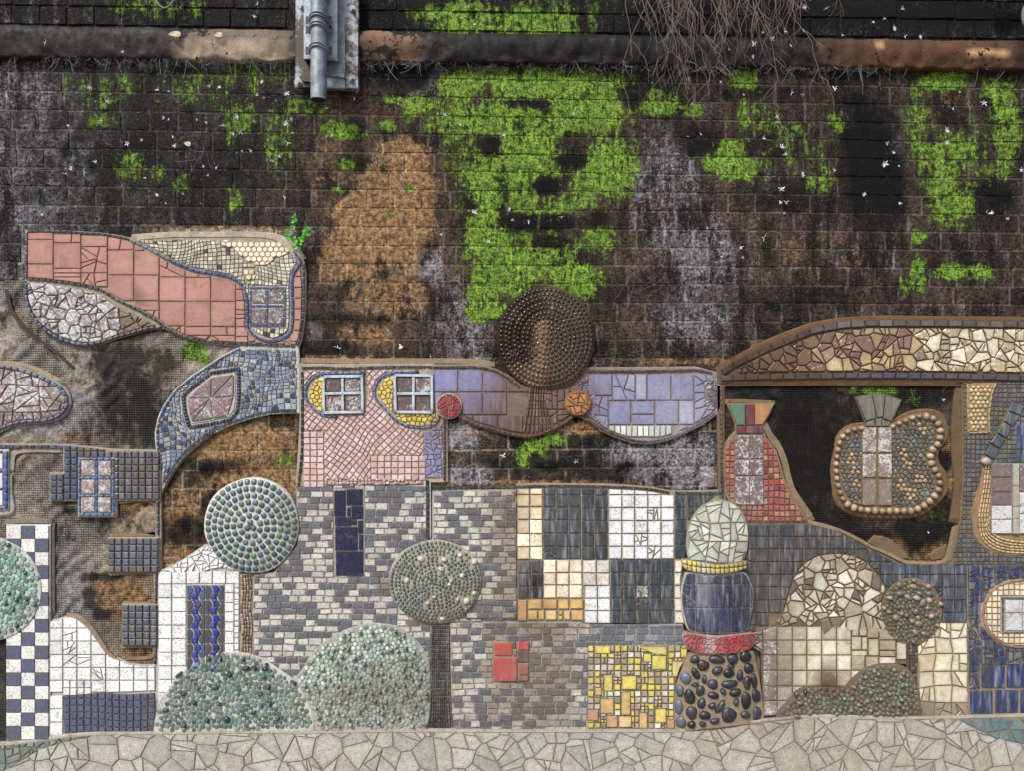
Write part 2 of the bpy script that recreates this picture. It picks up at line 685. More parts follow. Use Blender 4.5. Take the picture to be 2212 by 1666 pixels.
def plain(name, col, rough=0.6, var=0.3, sc=60, spec=0.4, trans=0.0):
    t = NT(name)
    a = t.noise(sc, 3, 0.6)
    c = t.mix(a, tuple(x * (1 - var) for x in col), tuple(min(1, x * (1 + var)) for x in col))
    MAT[name] = t.finish(c, rough, a, 0.3, 0.002, spec)

plain('dry_root', L(134, 122, 112), 0.8, 0.7, 30)
plain('petal', L(226, 230, 244), 0.6, 0.15, 80)
plain('cobweb_silk', L(150, 150, 160), 0.8, 0.3, 80)
plain('fresh_leaf', L(70, 150, 40), 0.4, 0.5, 60)
plain('dry_leaf', L(190, 180, 150), 0.7, 0.3, 90)
plain('wire', L(120, 120, 125), 0.5, 0.4, 90)
plain('paving_ground', L(120, 116, 106), 0.85, 0.3, 6)

# ---------------------------------------------------------------- stain maps
def field(lst, u, v):
    f = np.zeros_like(u, dtype=float)
    for e in lst:
        cu, cv, ru, rv, s = e[:5]
        p = e[5] if len(e) > 5 else 2.6
        r = (np.abs((u - cu) / ru) ** p + np.abs((v - cv) / rv) ** p) ** (1 / p)
        f = np.maximum(f, s * np.clip((1.45 - r) / 0.9, 0, 1))
    return f

MOSS = [(1000, 178, 70, 34, .85), (1180, 178, 190, 36, .85), (1130, 250, 210, 60, .8), (1300, 235, 60, 50, .9), (1120, 340, 130, 60, .78), (1060, 400, 70, 80, .8), (1310, 360, 65, 70, .9),
        (1180, 420, 170, 80, .6), (1050, 500, 60, 70, .85), (1150, 540, 150, 50, .6), (1290, 500, 60, 60, .55), (1080, 600, 75, 45, .8), (1240, 600, 60, 45, .8), (1050, 668, 45, 26, 1), (1045, 632, 45, 22, .9),
        (960, 15, 75, 20, .9), (1000, 50, 60, 30, .82), (1150, 45, 120, 32, .9), (1250, 15, 120, 20, .5), (1190, 90, 40, 15, .8), (1425, 215, 45, 30, 1), (1610, 165, 30, 25, 1), (1640, 250, 70, 50, .5), (1590, 325, 50, 35, .62),
        (1700, 300, 130, 70, .38), (1560, 350, 45, 22, .85), (1780, 390, 30, 40, .5), (1600, 360, 40, 30, .9), (2040, 170, 50, 25, 1), (1990, 250, 30, 90, .52), (2050, 330, 75, 80, .58), (2060, 420, 58, 75, .66), (2160, 190, 40, 40, .7),
        (2180, 280, 40, 80, .64), (2160, 350, 40, 50, .55), (1990, 590, 20, 50, .75), (2090, 585, 70, 18, .85), (1990, 510, 14, 14, 1), (1960, 620, 15, 25, .7), (740, 278, 46, 20, .95), (835, 268, 20, 13, .95), (750, 350, 18, 14, .95),
        (728, 408, 18, 9, .8), (885, 403, 10, 14, .95), (905, 222, 40, 26, .8), (840, 458, 10, 7, 1), (225, 190, 90, 45, .40), (210, 255, 50, 20, .48), (450, 170, 160, 60, .40), (520, 250, 60, 60, .46), (600, 290, 50, 90, .40), (310, 372, 70, 20, .48), (385, 392, 22, 30, .6),
        (500, 432, 26, 30, .5), (240, 452, 26, 14, .5), (275, 340, 40, 18, .4), (650, 225, 60, 25, .45), (1160, 965, 28, 22, .9), (1130, 990, 20, 30, .85), (1200, 950, 22, 18, .85), (620, 995, 40, 16, .42),
        (480, 70, 120, 14, .25), (340, 15, 130, 12, .55), (1120, 575, 60, 40, .9), (720, 175, 20, 15, .5), (1500, 235, 20, 14, .7), (1820, 255, 30, 30, .7), (850, 210, 30, 12, .9)]
BLACK = [(1875, 330, 60, 140, 1), (1925, 400, 35, 80, 1), (1850, 215, 40, 25, .9), (1060, 312, 26, 28, 1.1), (1180, 398, 42, 24, 1.05), (1085, 430, 20, 90, .75), (1160, 478, 130, 26, .85), (1130, 220, 70, 14, .9), (1240, 300, 40, 40, .7), (1100, 555, 60, 30, .6), (1190, 520, 60, 18, .8),
         (1290, 470, 38, 26, .8), (1240, 345, 55, 20, .9), (1900, 30, 340, 34, 1), (1450, 60, 150, 60, .9), (1150, 100, 220, 26, 1), (870, 165, 70, 28, .9), (2150, 430, 50, 60, .8), (320, 320, 330, 160, .42), (800, 30, 90, 30, .8), (480, 30, 130, 30, .45),
         (1400, 200, 80, 40, .8), (1650, 200, 120, 22, .6), (920, 540, 20, 60, .5), (1040, 240, 40, 40, .7), (1730, 420, 120, 30, .4), (1520, 300, 60, 30, .7), (2130, 330, 30, 30, .6), (1400, 620, 80, 40, .45), (1700, 640, 200, 30, .4), (700, 750, 60, 18, .6), (480, 1010, 70, 18, .75), (400, 1150, 60, 35, .7), (1260, 1010, 170, 14, .6), (1330, 1030, 100, 20, .5), (760, 690, 90, 18, .45), (1100, 1000, 60, 20, .5)]
OCHRE = [(870, 330, 56, 36, 1.1), (850, 400, 85, 55, 1.1), (770, 460, 55, 50, 1), (810, 520, 110, 50, 1), (870, 480, 70, 80, 1), (760, 575, 85, 35, .8), (900, 560, 50, 40, .7), (840, 640, 100, 60, .6), (790, 720, 80, 30, .55), (700, 350, 60, 110, .38),
         (500, 960, 160, 40, 1), (560, 1040, 120, 50, .75), (390, 1120, 60, 90, .55), (370, 1215, 50, 40, .9), (2030, 240, 60, 120, .35), (1780, 540, 200, 60, .3), (1000, 935, 60, 20, .6), (1240, 925, 80, 16, .8), (1100, 1045, 400, 6, .8), (740, 775, 120, 8, .9), (480, 496, 160, 10, 1), (1480, 780, 120, 8, .6), (1650, 770, 60, 30, .4)]
PALE = [(1000, 690, 60, 90, .5), (1440, 400, 80, 110, .42), (1520, 560, 80, 110, .48), (1450, 500, 50, 40, .5), (60, 320, 140, 220, .42), (60, 620, 70, 60, .5), (930, 565, 25, 40, .7), (1390, 1000, 80, 50, .7), (1490, 1000, 60, 70, .75), (990, 940, 50, 40, .65),
        (1010, 1030, 50, 30, .7), (400, 131, 320, 9, .6), (1200, 143, 900, 7, .45), (930, 180, 60, 40, .4), (1900, 420, 300, 200, .06), (620, 1130, 60, 60, .4), (480, 502, 170, 10, .75), (740, 780, 120, 6, .6), (1000, 779, 120, 8, .5), (1500, 690, 80, 60, .45)]
PM = [(225 + 0, 762, 26, 14, .0), (415, 757, 28, 20, 1), (440, 775, 16, 12, .8), (1930, 845, 90, 9, .95), (1700, 850, 60, 10, .55), (1935, 870, 20, 40, .6), (2030, 1100, 26, 24, .6), (1990, 860, 40, 14, .8)]
PB = [(285, 860, 95, 110, .9), (270, 780, 100, 40, .85), (310, 940, 60, 40, .8), (60, 660, 60, 50, .45), (205, 1090, 60, 50, .55), (240, 1130, 60, 40, .5), (215, 1330, 22, 14, 1.1), (195, 1300, 20, 30, .6), (150, 1130, 40, 60, .45), (225, 1250, 60, 10, .7), (120, 1010, 60, 30, .4),
      (1750, 960, 130, 150, .98), (1700, 850, 140, 40, .9), (2000, 850, 80, 30, .9), (1780, 1130, 90, 40, .95), (1990, 1150, 60, 40, .95), (2040, 1110, 30, 60, .9), (2040, 1000, 26, 26, .9), (1880, 1160, 60, 16, .8)]
PO = [(170, 930, 80, 30, .55), (250, 1080, 80, 40, .8), (260, 1290, 70, 60, .85), (300, 1410, 40, 16, .9), (1850, 1190, 100, 26, 1), (1950, 1190, 120, 26, .95), (2050, 1020, 26, 80, .9), (1900, 835, 260, 12, .6), (80, 1000, 60, 40, .5), (340, 900, 20, 60, .6), (160, 970, 60, 60, .4)]
PP = [(160, 880, 50, 40, .75), (100, 1010, 70, 60, .45), (140, 1220, 40, 90, .7), (150, 1310, 40, 40, .75), (100, 920, 100, 20, .7), (170, 920, 60, 20, .85), (80, 760, 60, 40, .5), (40, 640, 60, 20, .5), (330, 640, 40, 40, .0)]

def masks(u, v, zone='brick'):
    u = np.asarray(u, float)
    v = np.asarray(v, float)
    ls = (MOSS, BLACK, OCHRE, PALE) if zone == 'brick' else (PM, PB, PO, PP)
    M = np.stack([field(l, u, v) for l in ls], -1)
    M[..., 0] *= 1 - np.clip((M[..., 1] - .5) * 1.8, 0, .9)
    return M

GRIME = [(1165, 880, 120, 100, L(118, 84, 66), .93), (1090, 930, 160, 40, L(110, 80, 62), .75), (1010, 905, 30, 60, L(120, 96, 110), .25), (1240, 850, 30, 60, L(120, 92, 84), .7), (1530, 860, 24, 80, L(150, 145, 160), .5), (1460, 900, 40, 60, L(180, 180, 190), .35),
         (1010, 1320, 120, 60, L(150, 138, 120), .25), (1160, 1450, 110, 60, L(148, 132, 112), .6), (1180, 1360, 80, 20, L(130, 112, 92), .7), (1150, 1540, 180, 30, L(140, 128, 118), .4), (1100, 1130, 50, 120, L(150, 132, 112), .35),
         (1790, 1475, 22, 34, L(88, 60, 40), .9), (1690, 1500, 40, 60, L(120, 105, 100), .55), (1680, 1400, 30, 120, L(140, 128, 112), .5), (1155, 1268, 14, 26, L(30, 22, 22), 1), (1180, 1310, 20, 12, L(110, 80, 50), .5),
         (1620, 800, 60, 40, L(96, 66, 48), .75), (1700, 760, 70, 50, L(120, 84, 62), .5), (1860, 735, 60, 40, L(120, 84, 62), .3), (1680, 1240, 130, 90, L(96, 86, 78), .35), (1820, 1180, 100, 40, L(100, 86, 72), .35),
         (220, 640, 40, 30, L(140, 125, 100), .1), (350, 745, 60, 30, L(120, 98, 74), .75), (470, 600, 6, 80, L(90, 60, 50), .4), (300, 640, 14, 20, L(70, 45, 40), .6), (2130, 1480, 20, 60, L(80, 76, 76), .4),
         (1580, 1100, 60, 40, L(170, 175, 160), .2), (630, 1110, 30, 70, L(150, 146, 128), .4), (1520, 1270, 14, 70, L(190, 195, 210), .45), (1530, 1390, 14, 20, L(220, 210, 215), .6), (1420, 1380, 60, 20, L(150, 150, 165), .5), (830, 1270, 16, 22, L(120, 100, 84), .7),
         (850, 1480, 120, 60, L(120, 116, 100), .5), (320, 1050, 30, 50, L(120, 108, 90), .3), (330, 1100, 30, 30, L(90, 84, 78), .4), (2060, 1030, 40, 200, L(120, 98, 66), .35), (2140, 900, 40, 60, L(120, 98, 66), .25), (1900, 1330, 70, 80, L(80, 70, 50), .25), (1640, 1320, 16, 100, L(100, 84, 70), .5), (1960, 1540, 60, 16, L(110, 88, 66), .5)]

def grime(u, v, col):
    out = np.array(col, float)
    if out.ndim == 1:
        out = np.tile(out, (len(u), 1))
    for cu, cv, ru, rv, gc, a in GRIME:
        if u.max() < cu - ru * 1.5 or u.min() > cu + ru * 1.5 or v.max() < cv - rv * 1.5 or v.min() > cv + rv * 1.5:
            continue
        wob = 0.18 * nz(float(u[0]), float(v[0]), 14, 5)
        r = np.sqrt(((u - cu) / ru) ** 2 + ((v - cv) / rv) ** 2) + wob
        f = (a * np.clip((1.4 - r) / 0.8, 0, 1))[:, None]
        out = out * (1 - f) + np.array(gc) * f * (0.75 + 0.5 * out.mean(1, keepdims=True))
    return out

# ---------------------------------------------------------------- meshes and things
def new_mesh(name, verts, faces, cols, mat, smooth=False, aux=None, mask=None):
    me = bpy.data.meshes.new(name)
    me.from_pydata(verts, [], faces)
    if cols is not None:
        a = me.attributes.new('Col', 'FLOAT_COLOR', 'POINT')
        c = np.ones((len(verts), 4))
        cc = np.asarray(cols, float)
        if cc.ndim == 1:
            cc = np.tile(cc, (len(verts), 1))
        lum = cc @ np.array([.2126, .7152, .0722])
        kk = 0.76 + 0.24 * np.clip((lum - 0.35) / 0.4, 0, 1)
        c[:, :3] = (cc * 0.84 + lum[:, None] * 0.16) * (kk[:, None] if mask is None else 1)
        a.data.foreach_set('color', c.ravel())
    if aux is not None:
        a = me.attributes.new('Aux', 'FLOAT', 'POINT')
        a.data.foreach_set('value', np.broadcast_to(np.asarray(aux, float), (len(verts),)).ravel())
    if mask is not None:
        a = me.attributes.new('Mask', 'FLOAT_COLOR', 'POINT')
        a.data.foreach_set('color', np.asarray(mask, float).ravel())
    if smooth:
        me.shade_smooth()
    me.materials.append(MAT[mat])
    return me

LOC = {}
COLL = scene.collection

def link(name, me, loc, parent=None):
    o = bpy.data.objects.new(name, me)
    COLL.objects.link(o)
    LOC[o.name] = loc
    if parent is not None:
        o.parent = parent
        pl = LOC[parent.name]
        o.location = (loc[0] - pl[0], loc[1] - pl[1], loc[2] - pl[2])
    else:
        o.location = loc
    return o

def mesh_obj(name, verts, faces, cols, mat, parent=None, smooth=False, aux=None, mask=None, at=None):
    V = np.asarray(verts, float)
    c = V.mean(0) if at is None else np.asarray(at)
    me = new_mesh(name, (V - c).tolist(), faces, cols, mat, smooth, aux, mask)
    return link(name, me, tuple(c), parent)

def prism(poly, d0, d1, col, bev=0.7, dome=0.0, edge=None, tilt=0.0, relief=None, dirty=True, pts=None):
    p = ccw(dedupe(poly, 0.2))
    n = len(p)
    if n < 3:
        return None
    cx, cy = cen(p)
    rad = max(1.0, math.sqrt(abs(area(p)) / math.pi))
    kb = max(0.5, 1 - bev / rad)
    layers = [(1.0, d0, 0), (1.0, d1 - bev * S * 0.8, 0.35)]
    if dome > 0:
        layers += [(0.8, d1 + dome * 0.45, 0.9), (0.45, d1 + dome * 0.85, 1)]
    else:
        layers += [(kb, d1, 0.7)]
        if edge is not None:
            layers += [(kb * 0.72, d1 + 0.0004, 1)]
    tx, ty = (R.uniform(-tilt, tilt), R.uniform(-tilt, tilt)) if tilt else (0, 0)
    us, vs, ds, ks = [], [], [], []
    for sc, d, k in layers:
        for x, y in p:
            u, v = cx + (x - cx) * sc, cy + (y - cy) * sc
            us.append(u)
            vs.append(v)
            ds.append(d + ((u - cx) * tx + (v - cy) * ty) * S * (1 if k > 0 else 0))
            ks.append(k)
    nl = len(layers)
    faces = []
    for l in range(nl - 1):
        for i in range(n):
            j = (i + 1) % n
            faces.append((l * n + i, l * n + j, (l + 1) * n + j, (l + 1) * n + i))
    if dome > 0:
        us.append(cx)
        vs.append(cy)
        ds.append(d1 + dome)
        ks.append(1)
        c = nl * n
        for i in range(n):
            faces.append(((nl - 1) * n + i, (nl - 1) * n + (i + 1) % n, c))
    else:
        faces.append(tuple(range((nl - 1) * n, nl * n)))
    us, vs, ds, ks = np.array(us), np.array(vs), np.array(ds), np.array(ks)
    if relief:
        ds = ds + np.array([relief(a, b) for a, b in zip(us, vs)])
    ec = np.array(edge if edge is not None else [c * 0.6 for c in col])
    cols = ec * (1 - ks[:, None]) + np.array(col) * ks[:, None]
    if dirty:
        cols = grime(us, vs, cols)
    verts = np.stack([(us - U0) * S, -ds, (V0 - vs) * S + ZC], 1)
    return verts, faces, cols

class Thing:
    def __init__(s, name, label, cat, at, group=None):
        s.root = bpy.data.objects.new(name, None)
        s.root.empty_display_size = 0.05
        COLL.objects.link(s.root)
        s.root.location = P(at[0], at[1], 0.0)
        LOC[s.root.name] = tuple(s.root.location)
        s.root['label'] = label
        s.root['category'] = cat
        if group:
            s.root['group'] = group
        s.items = {}

    def one(s, name, poly, d0, d1, col, mat='grout', parent=None, aux=None, smooth=False, **k):
        r = prism(poly, d0, d1, col, **k)
        return mesh_obj(name, r[0], r[1], r[2], mat, parent or s.root, smooth, 0.5 if aux is None else aux)

    def bed(s, poly, d1=0.012, col=L(190, 178, 158), d0=-0.012, grow=2.0, name='mortar_bed', parent=None, **k):
        return s.one(name, offset(poly, grow), d0, d1, col, 'grout', parent, bev=1.6, **k)

    def add(s, name, polys, col, mat='glazed_tile', d0=0.008, d1=0.018, parent=None, aux=None, smooth=False, dj=0.001, **k):
        key = (name, parent.name if parent else '')
        lst = s.items.setdefault(key, (name, parent, []))[2]
        for p in polys:
            c = cen(p)
            cc = col(*c) if callable(col) else col
            j = R.uniform(-dj, dj)
            r = prism(p, d0, d1 + j, cc, **k)
            if r:
                lst.append((abs(area(p)), r, mat, aux if aux is not None else R.random(), smooth or k.get('dome', 0) > 0))

    def done(s, cap=300):
        for name, parent, lst in s.items.values():
            lst.sort(key=lambda x: -x[0])
            for a, r, mat, aux, sm in lst[:cap]:
                mesh_obj(name, r[0], r[1], r[2], mat, parent or s.root, sm, aux)
            rest = {}
            for it in lst[cap:]:
                rest.setdefault((it[2], it[4]), []).append(it)
            for (mat, sm), its in rest.items():
                V, F, Cc, A = [], [], [], []
                n = 0
                for a, r, m_, aux, _ in its:
                    V.append(r[0])
                    F += [tuple(i + n for i in f) for f in r[1]]
                    Cc.append(r[2])
                    A.append(np.full(len(r[0]), aux))
                    n += len(r[0])
                o = mesh_obj(name, np.concatenate(V), F, np.concatenate(Cc), mat, parent or s.root, sm, np.concatenate(A))
                o['kind'] = 'stuff'
        s.items = {}

def vary(c, dv=0.12, dh=0.04):
    k = 1 + R.uniform(-dv, dv)
    return tuple(max(0.002, x * k * (1 + R.uniform(-dh, dh))) for x in c)

def pick(*cs, dv=0.12, w=None):
    return lambda u, v: vary(R.choices(cs, w)[0], dv)

def sheet(name, region, pitch, dfun, colfun, mat, zone, parent=None, holes=()):
    x0, y0, x1, y1 = bbox(region)
    nx, ny = int((x1 - x0) / pitch) + 1, int((y1 - y0) / pitch) + 1
    xs = x0 + np.arange(nx + 1) * pitch
    ys = y0 + np.arange(ny + 1) * pitch
    U, Vv = np.meshgrid(xs, ys)
    u, v = U.ravel(), Vv.ravel()
    D = np.array([dfun(a, b) for a, b in zip(u, v)])
    faces = []
    for j in range(ny):
        for i in range(nx):
            c = (xs[i] + pitch / 2, ys[j] + pitch / 2)
            if inside(c, region) and not any(inside(c, h) for h in holes):
                a = j * (nx + 1) + i
                faces.append((a, a + nx + 1, a + nx + 2, a + 1))
    used = sorted({i for f in faces for i in f})
    mp = {o: k for k, o in enumerate(used)}
    faces = [tuple(mp[i] for i in f) for f in faces]
    u, v, D = u[used], v[used], D[used]
    verts = np.stack([(u - U0) * S, -D, (V0 - v) * S + ZC], 1)
    cols = np.array([colfun(a, b) for a, b in zip(u, v)])
    return mesh_obj(name, verts, faces, cols, mat, parent, True, 0.5, masks(u, v, zone))

# colours
SLATE, SLATE2, SLATEBLUE = L(62, 68, 80), L(48, 56, 64), L(78, 90, 116)
NAVY, BLUE, SKYB = L(30, 44, 96), L(38, 84, 168), L(110, 146, 196)
WHITE, CREAM, GROUT = L(226, 226, 224), L(222, 208, 176), L(186, 172, 150)
GROUTW, GROUTD, EARTH = L(208, 202, 190), L(140, 112, 82), L(150, 122, 88)
MAUVE = L(128, 108, 110)

# ---------------------------------------------------------------- ground and plinth
def ground():
    me = bpy.data.meshes.new('ground')
    z = (V0 - 1760) * S + ZC
    me.from_pydata([(-40, -40, z), (40, -40, z), (40, 2, z), (-40, 2, z)], [], [(0, 1, 2, 3)])
    me.materials.append(MAT['paving_ground'])
    o = link('ground', me, (0, 0, 0))
    o['kind'] = 'structure'
ground()

# ---------------------------------------------------------------- brick wall
def course_v(k, u):
    t = (u - 300) / 1700.0
    return (155 + 41.1 * k) * (1 - t) + (184 + 39.3 * k) * t + 1.6 * nz(u, k * 77, 160, 9)

PLASTER_L = Q('A', -80, 455, 185, 448, 230, 640, 430, 860, 620, 930, 900, 880, 1150, 815, 1330, 870, 1560, 915, 1745, 935, 1500, 1110, 1250, 1290, 1140, 1500, 1125, 1800) + Q('E', 1150, 500, 1150, 1020, 1130, 1700, 800, 1700, 300, 1480, 40, 1480, -80, 1480)
RECESS_R = Q('D', 20, 545, 1790, 545, 1800, 900, 1790, 1350, 1740, 1640) + Q('H', 1690, 220, 1600, 390, 1300, 395, 1100, 310, 850, 195, 520, 65, 0, 60) + Q('D', 20, 1500)

def brickcol(u, v):
    w = 1 / (1 + math.exp((u - 640) / 60)) 
    base = np.array(L(70, 62, 60)) * w + np.array(L(92, 72, 56)) * (1 - w)
    if u > 1300:
        k = min(1, (u - 1300) / 200)
        base = base * (1 - k) + np.array(L(82, 64, 54)) * k
    if v > 880:
        base = np.array(L(104, 84, 60)) if u < 700 else np.array(L(88, 74, 60))
    return base

def in_bricks(u, v):
    if v > 1245:
        return False
    if v < 860:
        if 60 < u < 650 and v > 520:
            return v < 800 and u > 640
        if u < 60 and v > 640:
            return False
        if v > 720 and u > 1700 + (720 - v) * 1.5:
            return False
        if v > 800:
            return False
        return True
    if u < 660:
        return u > 330
    return 950 < u < 1570 and v < 1075

def brick_wall():
    T = Thing('brick_wall', 'dark weathered brick wall below the ledge, streaked with moss and brown rust', 'wall', (1106, 1240))
    x = [(-60, 100), (2272, 100), (2272, 1300), (-60, 1300)]
    sheet('mortar', x, 9.0, lambda u, v: -0.0042 + 0.0014 * nz(u, v, 14, 1) + 0.001 * nz(u, v, 5, 2),
          lambda u, v: np.array(L(104, 94, 84)) if v < 880 else np.array(L(150, 134, 108)), 'weathered_mortar', 'brick', T.root)
    rr = random.Random(11)
    items = []
    for k in range(-1, 28):
        header = (k % 2 == 0)
        u = -70 - rr.uniform(0, 60)
        while u < 2260:
            w = rr.uniform(56, 64) if header or rr.random() < 0.12 else rr.uniform(112, 128)
            g = 2.9
            u0, u1 = u + g, u + w - g
            t0, t1 = course_v(k, u0) + g * 0.9, course_v(k, u1) + g * 0.9
            b0, b1 = course_v(k + 1, u0) - g * 0.9, course_v(k + 1, u1) - g * 0.9
            u += w
            uc, vc = (u0 + u1) / 2, (t0 + b0) / 2
            if not in_bricks(uc, vc):
                continue
            nx, ny = (8, 4) if w > 90 else (5, 4)
            seed = rr.uniform(0, 99)
            base = brickcol(uc, vc) * rr.uniform(0.6, 1.45)
            sooty = rr.choice([0, 0, 0, .06, -.06])
            mossy = rr.uniform(-.1, .1)
            push = rr.uniform(-0.0006, 0.0022)
            us, vs, ds = [], [], []
            for j in range(ny + 1):
                for i in range(nx + 1):
                    a, b = i / nx, j / ny
                    uu = u0 + (u1 - u0) * a
                    vv = (t0 + (t1 - t0) * a) * (1 - b) + (b0 + (b1 - b0) * a) * b
                    e = min(a * nx, (1 - a) * nx, b * ny, (1 - b) * ny)
                    if e < 0.5:
                        uu += 1.6 * nz(uu, vv, 9, seed)
                        vv += 1.4 * nz(uu, vv, 11, seed + 3)
                    d = push + 0.002 * nz(uu, vv, 16, seed) + 0.0016 * nz(uu, vv, 6, seed)
                    if e < 0.5:
                        d -= 0.0016
                    us.append(uu)
                    vs.append(vv)
                    ds.append(d)
            F = []
            for j in range(ny):
                for i in range(nx):
                    a = j * (nx + 1) + i
                    F.append((a, a + nx + 1, a + nx + 2, a + 1))
            ring = [i for i in range(nx + 1)] + [j * (nx + 1) + nx for j in range(1, ny + 1)] + [ny * (nx + 1) + i for i in range(nx - 1, -1, -1)] + [j * (nx + 1) for j in range(ny - 1, 0, -1)]
            n0 = len(us)
            m = len(ring)
            for dd in (None, -0.02):
                for i in ring:
                    us.append(us[i])
                    vs.append(vs[i])
                    ds.append(ds[i] if dd is None else dd)
            for i in range(m):
                F.append((n0 + i, n0 + (i + 1) % m, n0 + m + (i + 1) % m, n0 + m + i))
            us, vs, ds = np.array(us), np.array(vs), np.array(ds)
            V = np.stack([(us - U0) * S, -ds, (V0 - vs) * S + ZC], 1)
            Mk = masks(us, vs)
            Mk[:, 1] += sooty * (Mk[:, 2] < .9)
            Mk[:, 0] += mossy * (Mk[:, 0] > .2)
            items.append(((u1 - u0), V, F, np.tile(base, (len(V), 1)), Mk))
    items.sort(key=lambda t: -t[0])
    for w, V, F, Cc, M in items[:300]:
        mesh_obj('brick', V, F, Cc, 'weathered_brick', T.root, True, 0.5, M)
    V, F, Cc, M, n = [], [], [], [], 0
    for w, v_, f_, c_, m_ in items[300:]:
        V.append(v_)
        F += [tuple(i + n for i in f) for f in f_]
        Cc.append(c_)
        M.append(m_)
        n += len(v_)
    if V:
        o = mesh_obj('brick', np.concatenate(V), F, np.concatenate(Cc), 'weathered_brick', T.root, True, 0.5, np.concatenate(M))
        o['kind'] = 'stuff'
    print('bricks', len(items))
brick_wall()

def solid_wall():
    # the masonry the facing stands on, so the wall has thickness and goes on past the frame
    T = Thing('wall_core', 'thick plain masonry body of the mosaic wall', 'wall', (1106, 1760))
    me = bpy.data.meshes.new('masonry')
    z0, z1 = (V0 - 1765) * S + ZC, (V0 + 420) * S + ZC
    x = 2.9
    me.from_pydata([(-x, .02, z0), (x, .02, z0), (x, .45, z0), (-x, .45, z0), (-x, .02, z1), (x, .02, z1), (x, .45, z1), (-x, .45, z1)], [],
                   [(0, 1, 5, 4), (1, 2, 6, 5), (2, 3, 7, 6), (3, 0, 4, 7), (4, 5, 6, 7)])
    me.materials.append(MAT['paving_ground'])
    LOC[T.root.name] = (0, 0, 0)
    T.root.location = (0, 0, 0)
    link('masonry', me, (0, 0, 0), T.root)
    T.root['kind'] = 'structure'
    del T.root['category']
    T.root.name = 'wall'
    LOC['wall'] = (0, 0, 0)
solid_wall()

def upper_wall():
    T = Thing('parapet_wall', 'strip of near-black mossy brickwork above the projecting ledge', 'wall', (1106, 50))
    reg = [(-60, -420), (2272, -420), (2272, 90), (-60, 60)]
    sheet('mortar', reg, 10.0, lambda u, v: 0.0 + 0.004 * nz(u, v, 14, 1), lambda u, v: np.array(L(40, 36, 34)), 'weathered_brick', 'brick', T.root)
    rr = random.Random(5)
    for k in range(-4, 2):
        v0 = 12 + 41 * (k - 1)
        u = -60 - rr.uniform(0, 50)
        while u < 2250:
            w = rr.uniform(56, 62) if k % 2 else rr.uniform(114, 126)
            s = (u - 300) / 1700 * 26
            if not (630 < u + w / 2 < 780) and v0 < 30:
                c = [(u + 2, v0 + s + 2), (u + w - 2, v0 + s + 2), (u + w - 2, v0 + s + 39), (u + 2, v0 + s + 39)]
                cells = grid(c[0][0], c[0][1], c[2][0], c[2][1], 5, 2)
                pr = prism(c, -0.01, 0.006, L(40, 35, 33), bev=1.2, dirty=False, tilt=0.03)
                vs_ = pr[0]
                mesh_obj('brick', vs_, pr[1], pr[2], 'weathered_brick', T.root, False, 0.5, masks(vs_[:, 0] / S + U0, V0 - (vs_[:, 2] - ZC) / S))
            u += w
upper_wall()

